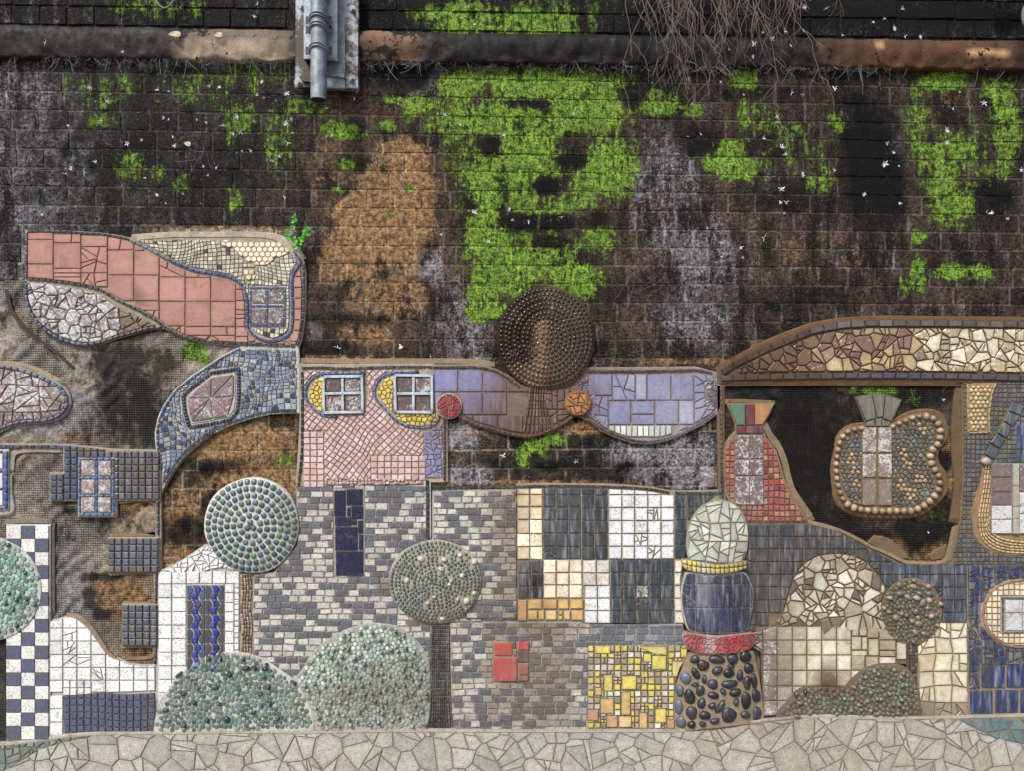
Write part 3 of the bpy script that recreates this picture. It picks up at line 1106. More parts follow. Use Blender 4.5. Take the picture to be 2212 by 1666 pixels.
def ledge():
    T = Thing('stone_ledge', 'projecting rendered ledge running across the wall, wet brown and black with bare tan patches', 'ledge', (1106, 140))
    top = lambda u: 48 + (u / 2212) * 34 + 3 * nz(u, 0, 120, 2)
    bot = lambda u: 119 + (u / 2212) * 27 + 3.5 * nz(u, 9, 40, 4) + 2 * nz(u, 4, 14, 4)
    nu, nv = 520, 14
    us, vs, ds, cs = [], [], [], []
    prof = [(0, -0.01), (0.02, 0.02), (0.08, 0.044), (0.3, 0.050), (0.5, 0.052), (0.7, 0.050), (0.85, 0.047), (0.94, 0.044), (1.0, 0.036), (1.01, 0.02), (1.0, -0.01)]
    for i in range(nu + 1):
        u = -60 + 2332 * i / nu
        for t, d in prof:
            v = top(u) + (bot(u) - top(u)) * t
            fold = 0.0
            if 0.05 < t < 1:
                fold = 0.011 * nz(u, v, 34, 3) + 0.005 * nz(u, v, 12, 5) - 0.012 * abs(nz(u * .9, v * 2, 26, 6)) * (1.6 if t > 0.5 else 0.4)
            kk = (DIST - (.05 - REF)) / DIST
            us.append(U0 + (u - U0) * kk)
            vs.append(V0 + (v - V0) * kk)
            ds.append(d + fold)
            a = np.array(L(44, 36, 34))
            k1 = max(0, 1 - abs((u - 505) / 140) ** 5) * (1 if t > 0.3 else 0.4)
            k2 = max(0, 1 - abs((u - 845) / 75) ** 3) * (1 - 0.5 * t)
            k3 = max(0, 1 - abs((u - 1990) / 250) ** 3)
            sp = max(0, 1 - ((u - 2135) / 50) ** 2 - ((v - 113) / 12) ** 2) + max(0, 1 - ((u - 1900) / 16) ** 2 - ((v - 102) / 8) ** 2)
            a = a * (1 - k1) + np.array(L(158, 138, 116)) * k1
            a = a * (1 - k2) + np.array(L(140, 100, 70)) * k2
            a = a * (1 - k3) + np.array(L(92, 60, 38)) * k3
            sp = min(1, sp * 2)
            a = a * (1 - sp) + np.array(L(190, 146, 96)) * sp
            cs.append(a)
    n = len(prof)
    F = []
    for i in range(nu):
        for j in range(n - 1):
            a = i * n + j
            F.append((a, a + 1, a + n + 1, a + n))
    us, vs, ds = map(np.array, (us, vs, ds))
    V = np.stack([(us - U0) * S, -ds, (V0 - vs) * S + ZC], 1)
    M = masks(us, vs)
    M[:, 0] *= 0.3
    M[:, 1] = np.maximum(field([(1180, 100, 260, 40, 1.0), (1400, 100, 120, 40, .95), (1560, 90, 120, 50, .8), (700, 90, 60, 60, .6), (130, 70, 180, 16, .7), (390, 62, 60, 10, .9), (400, 75, 30, 12, .8), (800, 115, 60, 12, .9), (880, 70, 50, 8, .9), (300, 92, 60, 12, .5), (1730, 100, 40, 40, .5)], us, vs), 0)
    M[:, 2] = 0
    M[:, 3] = field([(200, 105, 180, 14, .45), (930, 105, 30, 40, .55), (1520, 110, 120, 20, .4)], us, vs)
    mesh_obj('rendered_face', V, F, np.array(cs), 'wet_render', T.root, True, 0.5, M)

def wet_render():
    t = NT('wet_render')
    col = t.attr('Col').outputs['Color']
    m = t.attr('Mask')
    sep = t.n('ShaderNodeSeparateColor', {0: m.outputs['Color']})
    big = t.noise(8, 5, 0.6)
    mid = t.noise(32, 5, 0.65)
    fin = t.noise(130, 3, 0.7)
    col = t.scale(col, t.math('MULTIPLY_ADD', big, 1.3, 0.3))
    col = t.scale(col, t.math('MULTIPLY_ADD', fin, 0.9, 0.5))
    x = t.math('ADD', t.math('MULTIPLY', t.math('SUBTRACT', mid, 0.5), 2.0), m.outputs['Alpha'])
    col = t.mix(t.math('MULTIPLY', t.step(x, 0.45, 0.9), 0.4), col, L(120, 116, 126))
    x = t.math('ADD', t.math('MULTIPLY', t.math('SUBTRACT', mid, 0.5), 4.0), sep.outputs[1])
    col = t.mix(t.step(x, 0.4, 0.6), col, (0.008, 0.007, 0.007))
    x = t.math('ADD', t.math('MULTIPLY', t.math('SUBTRACT', fin, 0.5), 2), sep.outputs[0])
    col = t.mix(t.step(x, 0.45, 0.6), col, L(90, 140, 40))
    MAT['wet_render'] = t.finish(col, t.math('MULTIPLY_ADD', mid, 0.6, 0.3), t.math('ADD', mid, t.math('MULTIPLY', fin, 0.3)), 0.7, 0.006, 0.2)
wet_render()
ledge()

# ---------------------------------------------------------------- plaster fields
def plaster():
    T = Thing('plaster_patch', 'rough mesh-printed cement render with tan and sooty stains, between the left mosaics', 'plaster panel', (170, 1450))
    def colf(u, v):
        k = nz(u, v, 70, 4)
        a = np.array(L(168, 157, 140)) * (1 + 0.35 * k)
        if u > 230 and v > 1040:
            a = a * np.array([1.1, 0.98, 0.82])
        return a
    def df(u, v):
        d = 0.004 + 0.0035 * nz(u, v, 26, 1) + 0.0015 * nz(u, v, 8, 2)
        s = math.sin((u * 0.7 + v * 0.7) / 5.5 + 5 * nz(u, v, 60, 8))
        k = max(0, min(1, (nz(u, v, 90, 12) + 0.25) * 2.5))
        return d + 0.005 * s * k
    sheet('render_coat', PLASTER_L, 2.6, df, colf, 'mesh_printed_plaster', 'plaster', T.root)
    # raised trowelled rims of cement
    def rim(pts, w, d1=0.014, col=L(176, 158, 132), dome=0.008):
        pl = band(pts, w)
        n = len(pl) // 2
        for seg in range(0, n - 1, 6):
            e = min(n - 1, seg + 6)
            part = pl[seg:e + 1] + pl[::-1][seg:e + 1][::-1]
            T.add('cement_rim', [part], col, 'grout', -0.005, d1, bev=2.0)
    T.one('cement_rim', band(Q('E', 470, 1340, 560, 1350, 640, 1420, 700, 1500, 780, 1620, 880, 1700), 12), -0.005, 0.016, L(168, 146, 116), 'grout', bev=3)
    T.one('cement_rim', band(Q('E', 60, 300, 70, 190, 110, 150, 250, 135, 440, 140), 10), -0.005, 0.013, L(176, 168, 156), 'grout', bev=3)
    T.one('cement_rim', band(Q('E', 60, 300, 62, 450, 80, 570, 40, 600, -30, 610), 12), -0.005, 0.013, L(186, 180, 170), 'grout', bev=3)
    T.one('cement_rim', band(Q('E', 30, 680, 45, 660, 200, 650, 365, 655), 10), -0.005, 0.014, L(150, 138, 120), 'grout', bev=3)
    T.one('cement_rim', band(Q('E', 372, 670, 375, 900, 375, 1340), 9), -0.005, 0.013, L(120, 106, 88), 'grout', bev=3)
    T.one('cement_rim', band(Q('A', 30, 520, 60, 650, 140, 760, 270, 880, 400, 980, 520, 1090), 6), -0.005, 0.012, L(80, 72, 66), 'grout', bev=2)
    T.one('cement_rim', band(Q('A', 50, 640, 150, 800, 300, 930, 420, 1040), 5), -0.005, 0.011, L(96, 88, 80), 'grout', bev=2)
    T.one('cement_rim', band(Q('E', 840, 505, 1110, 510, 1120, 740, 1100, 760, 780, 765), 7), -0.005, 0.012, L(160, 132, 100), 'grout', bev=2)
    T.one('cement_rim', band(Q('E', 775, 1030, 1110, 1030, 1100, 1240, 880, 1250), 7), -0.005, 0.012, L(166, 138, 104), 'grout', bev=2)
    T.one('cement_rim', band(Q('E', 860, 1560, 1100, 1560, 1090, 1640, 900, 1650), 8), -0.005, 0.012, L(160, 132, 100), 'grout', bev=2)
    sheet('cement_coat', [(-60, 1370), (18, 1370), (18, 1612), (-60, 1612)], 6.0, lambda u, v: .008 + .002 * nz(u, v, 12, 2), lambda u, v: np.array(L(120, 112, 104)), 'mesh_printed_plaster', 'plaster', T.root)
    sheet('cement_coat', [(-60, 1370), (18, 1370), (18, 1612), (-60, 1612)], 6.0, lambda u, v: .008 + .002 * nz(u, v, 12, 2), lambda u, v: np.array(L(120, 112, 104)), 'mesh_printed_plaster', 'plaster', T.root)
    T.done()
plaster()

def recess():
    T = Thing('plaster_recess', 'sunken dark render field with green algae around the pebble-rimmed blob, under the arch', 'plaster panel', (1850, 1220))
    def df(u, v):
        return 0.002 + 0.0035 * nz(u, v, 30, 5) + 0.0012 * nz(u, v, 8, 2)
    sheet('render_coat', RECESS_R, 3.2, df, lambda u, v: np.array(L(84, 68, 56)) * (1 + 0.3 * nz(u, v, 50, 4)), 'mesh_printed_plaster', 'plaster', T.root)
    tan = L(148, 118, 82)
    blob = Q('D', 1050, 840, 940, 860, 870, 920, 835, 1050, 820, 1180, 835, 1350, 880, 1460, 1000, 1530, 1150, 1550, 1330, 1550, 1480, 1530, 1600, 1450, 1680, 1350, 1680, 1230, 1620, 1130, 1620, 1050, 1680, 960, 1690, 870, 1640, 780, 1560, 740, 1420, 750, 1310, 800, 1240, 840)
    T.one('cement_rim', spline(blob, 4), -0.005, 0.008, L(134, 104, 72), 'grout', bev=5)
    T.one('cement_rim', band(Q('D', 340, 850, 380, 930, 440, 1010, 485, 1120, 510, 1230, 545, 1340, 600, 1430, 690, 1560), 14), -0.005, 0.016, L(156, 134, 104), 'grout', bev=4)
    T.one('cement_rim', band(Q('D', 1770, 550, 1755, 700, 1740, 900, 1745, 1100, 1760, 1300, 1740, 1480, 1720, 1600), 26), -0.005, 0.008, L(128, 100, 68), 'grout', bev=6)
    T.one('cement_rim', band(Q('D', 30, 556, 500, 550, 1000, 546, 1500, 552, 1790, 556), 16), -0.005, 0.0155, L(100, 74, 50), 'grout', bev=4)
    T.one('cement_rim', band(Q('D', 60, 705, 60, 690, 240, 690, 420, 700), 8), -0.005, 0.012, L(140, 118, 90), 'grout', bev=3)
    T.one('cement_rim', Q('H', 1020, 160, 1100, 175, 1190, 210, 1290, 300, 1330, 370, 1250, 375, 1100, 300, 960, 220), -0.004, 0.007, L(140, 114, 84), 'grout', bev=5)
    T.one('cement_rim', Q('H', 1530, 270, 1620, 230, 1640, 300, 1600, 370, 1480, 380, 1460, 330), -0.004, 0.006, L(140, 114, 84), 'grout', bev=5)
    T.one('cement_rim', band(Q('H', 510, 62, 700, 110, 870, 190, 1000, 262, 1110, 305, 1250, 375, 1330, 392, 1600, 385, 1660, 250, 1695, 90), 7), -0.005, 0.018, L(176, 152, 118), 'grout', bev=2.5)
    T.done()
recess()

# ================================================================ left mosaics
BC = Q('A', 935, 160, 1040, 205, 1140, 260, 1240, 315, 1330, 355, 1430, 390, 1550, 405, 1660, 430, 1730, 470, 1765, 520, 1782, 600, 1785, 700, 1785, 790, 1830, 850, 1900, 885, 1970, 893, 2050, 870, 2100, 820, 2108, 740, 2110, 620, 2105, 500, 2112, 410, 2150, 350, 2172, 322)

def panel_edges():
    pass

def terracotta_panel():
    T = Thing('terracotta_panel', 'long mosaic of pink terracotta tiles with a cream tesserae wave and a four-pane window', 'mosaic panel', (380, 740), 'mosaic panels set on the wall')
    out = Q('A', 180, 97, 300, 95, 450, 98, 600, 108, 720, 116, 840, 132, 940, 152, 1000, 146, 1150, 146, 1400, 146, 1650, 146, 1850, 148, 2000, 163, 2070, 198, 2130, 250, 2185, 318, 2198, 400, 2198, 600, 2188, 750, 2168, 880, 2148, 940,
            1950, 930, 1750, 922, 1560, 912, 1430, 892, 1300, 858, 1200, 808, 1120, 748, 1030, 697, 930, 645, 830, 597, 740, 538, 640, 508, 500, 482, 350, 462, 178, 447)
    T.bed(out, 0.012, GROUT, grow=3)
    # crest of cement above the cream part
    T.one('cement_rim', band(Q('A', 940, 140, 1200, 120, 1500, 118, 1800, 118, 2000, 135, 2110, 200, 2190, 300), 12), -0.01, 0.015, L(200, 186, 160), 'grout', bev=4)
    cols = [(195, 383, [107, 158, 337, 445], []), (383, 583, [118, 182, 368, 400, 430, 470], [0, 2, 3]), (583, 775, [128, 210, 400, 500], [1, 2]), (775, 965, [140, 235, 415, 600], [0]),
            (965, 1148, [160, 240, 415, 602, 672, 815], [0, 4]), (1148, 1335, [240, 430, 605, 785, 870], [0, 3]), (1335, 1520, [330, 432, 605, 788, 852, 925], [0, 4]), (1520, 1700, [390, 432, 607, 788, 852, 935], [0, 3, 4]), (1700, 1790, [430, 520, 600, 700, 790, 860, 940], [0, 1, 2, 3, 4, 5])]
    cells = []
    for x0, x1, ys, br in cols:
        for i in range(len(ys) - 1):
            c = QR('A', x0, ys[i], x1, ys[i + 1])
            c = [(x + R.uniform(-.5, .5), y + R.uniform(-.5, .5)) for x, y in c]
            cells += shatter(c, 620, cut=.5) if i in br else [c]
    cells += shatter(QR('A', 1790, 850, 2170, 940), 300)
    for y in range(350, 940, 78):
        cells.append(QR('A', 2090, y, 2180, y + 78))
    low = Q('A', 196, 108, 300, 106, 450, 109, 600, 118, 720, 127, 830, 142, 920, 165) + [(u - 1.5, v + 5.5) for u, v in BC[1:9]] + Q('A', 1750, 530, 1765, 600, 1768, 700, 1768, 795, 1815, 862, 1890, 900, 1970, 910, 2060, 885, 2115, 830, 2124, 740, 2126, 620, 2120, 500, 2128, 420, 2168, 355, 2180, 500, 2176, 740, 2155, 870, 2135, 918) + \
        Q('A', 1950, 912, 1750, 904, 1560, 892, 1430, 872, 1310, 838, 1210, 786, 1130, 726, 1040, 675, 940, 628, 840, 576, 745, 518, 640, 490, 500, 462, 350, 444, 196, 432)
    T.add('terracotta_tile', fit(low, cells, 1.8, amin=30), lambda u, v: vary(L(200, 144, 130), 0.1, 0.03), 'terracotta', 0.008, 0.0185, bev=0.9, edge=L(150, 100, 84), tilt=0.01)
    # borders
    T.add('border_tile', strip(Q('A', 188, 102, 186, 200, 186, 320, 184, 440), 6.5, 15, sm=0), pick(SLATE, SLATE2, SLATEBLUE), d1=0.02)
    T.add('border_tile', strip(Q('A', 195, 99, 300, 97, 450, 100, 600, 111, 720, 119, 830, 134, 930, 156), 6.5, 12), pick(SLATE, SLATE2, L(50, 48, 56)), d1=0.02)
    T.add('border_tile', strip(Q('A', 195, 440, 350, 455, 500, 474, 640, 500, 740, 530, 830, 588, 930, 637, 1030, 688, 1120, 738, 1200, 798, 1300, 850, 1430, 883, 1560, 903, 1750, 913, 1950, 921, 2130, 930), 6.5, 13), pick(SLATE, SLATE2, L(70, 66, 64)), d1=0.02)
    T.add('border_tile', strip(Q('A', 2188, 330, 2190, 450, 2190, 600, 2180, 750, 2160, 880, 2142, 930), 6.5, 15), pick(SLATE2, L(40, 44, 50)), d1=0.02)
    def bcol(u, v):
        return vary(BLUE if u > 368 else L(130, 142, 165), 0.22)
    T.add('blue_border_tile', strip(BC, 6.5, 14), bcol, 'glazed_tile', d1=0.0205)
    T.add('blue_border_tile', strip(Q('A', 2118, 245, 2150, 285, 2178, 322), 6.5, 12), pick(BLUE), d1=0.0205)
    crm = [(u + 1.5, v - 5) for u, v in BC[:9]] + Q('A', 1805, 600, 1805, 700, 1805, 785, 1845, 832, 1905, 864, 1970, 872, 2040, 850, 2078, 805, 2086, 740, 2088, 620, 2084, 500, 2092, 405, 2130, 340, 2150, 315, 2120, 262, 2060, 210, 1995, 176, 1850, 160, 1650, 158, 1400, 158, 1150, 158, 1000, 158)
    hexr = Q('A', 1590, 160, 2000, 168, 2070, 215, 2100, 250, 1980, 300, 1930, 340, 1840, 345, 1760, 300, 1690, 225, 1600, 200)
    hexr2 = Q('A', 1755, 370, 1830, 360, 1850, 410, 1830, 455, 1770, 460)
    winr = QR('A', 1790, 490, 2068, 795)
    hx = [disc(x, y, 6.6, 6, 0.02, rot=math.pi / 6) for x, y in hexgrid(bbox(hexr), 12.1)] 
    T.add('hexagon_tile', fit(hexr, hx, 0.2, amin=50), pick(L(226, 214, 178), L(236, 226, 196)), 'pearl_glaze', 0.008, 0.0185, edge=L(170, 146, 100), aux=0.3, bev=1)
    hx = [disc(x, y, 6.6, 6, 0.02, rot=math.pi / 6) for x, y in hexgrid(bbox(hexr2), 12.1)]
    T.add('hexagon_tile', fit(hexr2, hx, 0.2, amin=50), pick(L(226, 214, 178)), 'pearl_glaze', 0.008, 0.0185, edge=L(170, 146, 100), aux=0.3, bev=1)
    def wp(x, y):
        return (x + 14 * nz(x, y, 70, 3), y + 16 * nz(x, y, 80, 8) + 8 * math.sin((x - 280) / 45))
    cs = gridp((270, 480, 660, 760), 8.6, jit=0.7, warp=wp)
    wcol = lambda u, v: vary(R.choices([L(212, 208, 182), L(190, 188, 166), L(226, 218, 190), L(70, 72, 90), L(120, 84, 78)], [6, 4, 3, 0.55 if v < 720 else 5, 0.2])[0], 0.14)
    T.add('cream_tile', fit(crm, cs, 1.4, holes=[offset(hexr, 2), offset(hexr2, 2), winr], amin=10), wcol, 'pearl_glaze', 0.008, 0.018, aux=0.1, bev=0.8)
    W = T.one('window', QR('A', 1797, 496, 2062, 790), 0.006, 0.0145, GROUTW, 'grout', bev=1)
    for b in [(1820, 520, 1918, 617), (1938, 520, 2045, 617), (1812, 660, 1916, 762), (1937, 660, 2045, 765)]:
        T.add('pane', [QR('A', *b)], MAUVE, 'flaking_glaze', 0.01, 0.019, parent=W, aux=0.42)
    for pth in [(1800, 508, 2060, 508), (1800, 637, 2040, 640), (1800, 776, 2050, 776)]:
        T.add('frame_tile', strip(Q('A', *pth), 5.6, 13, sm=0), pick(BLUE, L(60, 96, 168)), parent=W, d0=0.01, d1=0.021)
    for pth in [(1808, 520, 1806, 765), (1928, 520, 1926, 765), (2052, 500, 2052, 780)]:
        T.add('frame_tile', strip(Q('A', *pth), 5.0, 13, sm=0), pick(BLUE, L(70, 90, 130)), parent=W, d0=0.01, d1=0.0205)
    T.done()
terracotta_panel()

def shard_cells(bb, amin, sx=90, sy=60):
    out = []
    for c in gridp(bb, sx, sy, jit=12):
        out += shatter(c, amin)
    return out

def white_oval():
    T = Thing('shard_leaf_panel', 'leaf-shaped mosaic of broken white flaking tiles hanging under the terracotta panel', 'mosaic panel', (200, 745), 'mosaic panels set on the wall')
    out = spline(Q('A', 200, 455, 350, 462, 500, 486, 640, 512, 740, 548, 830, 608, 930, 658, 1030, 708, 1120, 752, 1180, 800, 1080, 805, 950, 840, 850, 868, 760, 900, 680, 920, 580, 922, 480, 895, 380, 855, 295, 790, 235, 720, 195, 620, 180, 540), 3)
    T.bed(out, 0.014, L(178, 166, 146), grow=2)
    cells = splits(voronoi(bbox(out), 27, 0.5), .35)
    def wc(u, v):
        return R.choice([L(140, 124, 134), L(150, 132, 130), L(166, 156, 150)]) if u < 255 else vary(L(140, 118, 98), .1)
    def sh(aux, lo, hi):
        f = [c for c in fit(offset(out, -5.5), cells, 2.4, amin=25) if lo <= cen(c)[0] < hi]
        T.add('shard', f, wc, 'flaking_glaze', 0.01, 0.024, aux=aux, bev=1.3, tilt=0.03, edge=L(120, 112, 100))
    sh(0.62, 0, 190)
    sh(0.6, 190, 260)
    sh(0.15, 260, 400)
    T.add('border_tile', strip(Q('A', 190, 470, 190, 560, 205, 640, 245, 720, 305, 790, 385, 850, 480, 892, 580, 915, 680, 912, 760, 890, 850, 860, 950, 832, 1080, 798, 1170, 795), 7, 13.5), lambda u, v: vary(L(84, 98, 134) if u < 210 else L(92, 84, 80), 0.25), d1=0.026, dome=0.002)
    for x, y in [(410, 640), (405, 720), (285, 725), (605, 790), (745, 600), (945, 725), (900, 775), (560, 835), (725, 665)]:
        a, b = q('A', x, y)
        T.add('bead', [disc(a, b, 3.2, 8)], vary(L(110, 104, 96), .2), 'pebble_stone', 0.012, 0.022, dome=0.006)
    T.done()
white_oval()

def left_oval():
    T = Thing('shard_oval_panel', 'rounded mosaic of mauve and white shards with blue rim, at the left edge', 'mosaic panel', (60, 925), 'mosaic panels set on the wall')
    out = spline(Q('A', -90, 1062, 0, 1066, 100, 1080, 200, 1105, 300, 1145, 400, 1195, 475, 1255, 500, 1330, 480, 1405, 425, 1458, 330, 1484, 200, 1492, 100, 1508, 0, 1550, -90, 1570), 4)
    T.bed(out, 0.016, L(176, 164, 150), grow=3)
    T.one('cement_rim', band(Q('A', -60, 1045, 100, 1055, 210, 1080, 330, 1130, 440, 1190), 8), -0.01, 0.012, L(186, 168, 140), 'grout', bev=3)
    cells = []
    for c in gridp(bbox(out), 62, 56, jit=8):
        cells += shatter(c, 620, cut=0.2)
    f = fit(offset(out, -7), cells, 2.2, amin=25)
    T.add('shard', [c for c in f if cen(c)[0] < 95 and cen(c)[1] < 880], pick(L(168, 140, 140), L(150, 130, 128)), 'flaking_glaze', 0.01, 0.025, aux=0.6, bev=1.2, tilt=0.02, edge=L(120, 112, 100))
    T.add('shard', [c for c in f if not (cen(c)[0] < 95 and cen(c)[1] < 880)], pick(L(160, 128, 130), L(140, 118, 116), L(164, 150, 140)), 'flaking_glaze', 0.01, 0.025, aux=0.4, bev=1.2, tilt=0.02, edge=L(120, 112, 100))
    T.add('border_tile', strip(Q('A', -60, 1070, 0, 1075, 100, 1092, 200, 1118, 300, 1158, 400, 1210, 462, 1265, 486, 1330, 468, 1395, 415, 1443, 330, 1470, 200, 1478, 100, 1494, 0, 1530, -60, 1550), 7.5, 15), lambda u, v: vary(L(96, 114, 160) if R.random() < 0.75 else L(110, 112, 124), 0.2), d1=0.027, dome=0.002)
    T.done()
left_oval()

def fish_panel():
    T = Thing('blue_wing_panel', 'wing-shaped mosaic of blue and striped grey-blue tesserae with a starburst of maroon shards', 'mosaic panel', (480, 1050), 'mosaic panels set on the wall')
    out = Q('A', 1745, 935, 1950, 932, 2145, 940, 2155, 1100, 2155, 1300, 2155, 1412, 1950, 1420, 1800, 1455, 1650, 1505, 1520, 1570) + Q('E', 1400, 105, 1300, 205, 1235, 300, 1190, 370, 1165, 430, 1155, 300, 1140, 200, 1125, 100) + Q('A', 1120, 1560, 1140, 1460, 1180, 1370, 1260, 1260, 1380, 1150, 1500, 1072, 1620, 995)
    T.bed(out, 0.013, GROUTW, grow=3)
    eye = Q('A', 1340, 1300, 1440, 1210, 1530, 1140, 1620, 1128, 1700, 1115, 1702, 1300, 1690, 1400, 1650, 1450, 1500, 1482, 1380, 1500, 1350, 1400)
    ring_ = offset(eye, 13)
    def wp(x, y):
        return (x + 16 * nz(x, y, 60, 13), y + 16 * nz(x, y, 60, 18))
    cs = gridp(bbox(offset(out, 20)), 10.2, 9.6, jit=1.6, warp=wp)
    colf = lambda u, v: vary(R.choices([L(150, 170, 196), L(120, 146, 180), L(176, 190, 204), L(52, 66, 106), L(84, 92, 108), L(190, 186, 172)], [6, 5, 3, 3.2, 1.0, .8 if u > 420 else 2.5])[0], 0.15)
    T.add('tessera', fit(offset(out, -4), cs, 1.9, holes=[ring_], amin=9), colf, 'streaked_tile', 0.008, 0.019, bev=0.8, tilt=0.03)
    # starburst
    c0 = q('A', 1525, 1312)
    rim = Q('A', 1350, 1310, 1440, 1226, 1530, 1150, 1690, 1130, 1690, 1298, 1645, 1440, 1538, 1460, 1385, 1485, 1365, 1440)
    W = T.one('window', offset(eye, -1), 0.006, 0.0165, GROUTW, 'grout', bev=1)
    for i in range(len(rim)):
        tri = [c0, rim[i - 1], rim[i]]
        tri = inset_convex(tri, 1.3)
        if len(tri) >= 3:
            T.add('pane', [tri], pick(L(150, 112, 116), L(140, 118, 122)), 'flaking_glaze', 0.01, 0.023, parent=W, aux=0.4, bev=1.2, edge=L(150, 140, 136))
    T.add('ring_tile', strip(offset(eye, 6) + [offset(eye, 6)[0]], 9.5, 7.2, gap=1.4, sm=0), pick(NAVY, L(54, 64, 100), SLATE), d1=0.0215, dome=0.002)
    T.add('border_tile', strip(Q('A', 1735, 945, 1620, 1008, 1500, 1085, 1385, 1162, 1268, 1265, 1190, 1375, 1152, 1465, 1135, 1560) + Q('E', 1138, 100, 1150, 200, 1165, 300), 6.2, 13), pick(NAVY, BLUE, L(60, 70, 100)), d1=0.021)
    T.add('border_tile', strip(Q('A', 2140, 1405, 1950, 1410, 1800, 1445, 1650, 1495, 1520, 1558) + Q('E', 1392, 98, 1292, 198, 1225, 295, 1180, 370), 6.2, 13), pick(SLATE, L(60, 76, 120), SLATE2), d1=0.021)
    # dark curved lip
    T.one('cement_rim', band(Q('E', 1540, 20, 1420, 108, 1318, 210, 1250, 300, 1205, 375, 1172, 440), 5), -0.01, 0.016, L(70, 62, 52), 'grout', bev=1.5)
    T.done()
fish_panel()

def dark_blocks():
    T = Thing('slate_block_panel', 'stepped block of dark square tiles with a blue-framed six-pane window', 'mosaic panel', (230, 1115), 'mosaic panels set on the wall')
    out = Q('E', 460, 100, 840, 138, 1155, 142, 1155, 500, 840, 500, 840, 620, 566, 620, 566, 502, 362, 502, 362, 306, 462, 304)
    T.bed(out, 0.02, GROUT, grow=2)
    win = QR('E', 568, 190, 838, 618)
    c = grid(*q('E', 466, 95), *q('E', 1155, 495), 14, 8, jit=0.5) + grid(*q('E', 366, 310), *q('E', 466, 500), 2, 4, jit=.4)
    def colf(u, v):
        return vary(SLATEBLUE if u < 170 else (L(96, 100, 112) if R.random() < .6 else L(112, 108, 106)), 0.16)
    T.add('slate_tile', fit(offset(out, 0), c, 2.0, holes=[win], amin=40), colf, 'glazed_tile', 0.012, 0.029, bev=1.2, edge=L(60, 62, 70))
    W = T.one('window', win, 0.006, 0.026, GROUTW, 'grout', bev=1)
    for b in [(600, 212, 696, 320), (722, 215, 812, 320), (600, 350, 693, 452), (722, 350, 810, 452), (595, 478, 693, 583), (718, 478, 812, 583)]:
        T.add('pane', [QR('E', *b)], pick(L(160, 138, 136), L(150, 134, 134)), 'flaking_glaze', 0.012, 0.034, parent=W, aux=0.5, bev=1.2, edge=L(150, 140, 136))
    for p in [(572, 200, 835, 203), (575, 336, 835, 336), (575, 466, 830, 466), (572, 602, 838, 602)]:
        T.add('frame_tile', strip(Q('E', *p), 5.6, 14, sm=0), pick(L(70, 130, 210), L(60, 104, 190), L(110, 124, 150)), parent=W, d0=0.012, d1=0.034, dome=0.001)
    for p in [(582, 215, 582, 590), (707, 215, 705, 590), (826, 215, 826, 595)]:
        T.add('frame_tile', strip(Q('E', *p), 5.0, 14, sm=0), pick(L(70, 130, 210), L(70, 104, 180), L(120, 116, 110)), parent=W, d0=0.012, d1=0.033, dome=0.001)
    T.done()
    T = Thing('slate_border_strip', 'single row of dark tiles running left from the stepped slate block', 'mosaic strip', (60, 972))
    T.bed(band(Q('E', -60, 108, 460, 115), 10, 0), 0.012, GROUT, grow=1)
    T.add('border_tile', strip(Q('E', -60, 112, 460, 114), 7.5, 15.5, sm=0), pick(SLATEBLUE, SLATE), d1=0.021)
    T.done()
    T = Thing('slate_post_strip', 'narrow upright row of dark tiles beside the brick arch, linking the slate blocks', 'mosaic strip', (340, 1420))
    T.bed(band(Q('E', 1138, 440, 1138, 1000), 12, 0), 0.013, GROUT, grow=1)
    T.bed(band(Q('E', 1126, 1000, 1126, 1680), 11, 0), 0.0132, GROUT, grow=1)
    T.add('border_tile', strip(Q('E', 1138, 505, 1138, 770), 6, 15, sm=0) + strip(Q('E', 1125, 1025, 1122, 1250), 6, 15, sm=0) + strip(Q('E', 1122, 1550, 1115, 1680), 6, 15, sm=0), pick(SLATEBLUE, SLATE), d1=0.021)
    T.done()
    for nm, lab, r, nx, ny, at in [('slate_square_panel', 'raised slab of thirty-five dark square tiles, under the stepped slate block', (782, 772, 1148, 1020), 7, 5, (290, 1240)),
                                   ('slate_square_panel', 'smaller raised slab of dark square tiles beside the white house mosaic', (882, 1252, 1140, 1548), 5, 6, (300, 1395))]:
        T = Thing(nm, lab, 'mosaic panel', at, 'mosaic panels set on the wall')
        T.bed(QR('E', *r), 0.02, GROUT, grow=1)
        T.add('slate_tile', fit(QR('E', *r), grid(*q('E', r[0], r[1]), *q('E', r[2], r[3]), nx, ny, jit=0.5), 2.1), pick(L(98, 106, 124), L(86, 94, 112), L(110, 108, 108)), 'glazed_tile', 0.012, 0.03, bev=1.2, edge=L(60, 62, 70))
        T.done()
    T = Thing('blue_window_panel', 'sliver of a blue-framed white window mosaic cut by the left edge', 'mosaic panel', (5, 1130), 'mosaic panels set on the wall')
    T.bed(QR('E', -90, 135, 60, 572), 0.018, GROUTW, grow=1)
    T.add('pane', [QR('E', -90, y, 22, y + 106) for y in (165, 305, 430)], WHITE, 'glazed_tile', d0=0.01, d1=0.024)
    for p in [(44, 145, 44, 565)]:
        T.add('frame_tile', strip(Q('E', *p), 9, 18, sm=0), pick(L(50, 96, 190), L(70, 110, 190)), d0=0.01, d1=0.026, dome=0.001)
    for y in (148, 290, 418, 558):
        T.add('frame_tile', strip(Q('E', -80, y, 24, y), 5, 15, sm=0), pick(L(50, 96, 190)), d0=0.01, d1=0.026, dome=0.001)
    T.done()
dark_blocks()

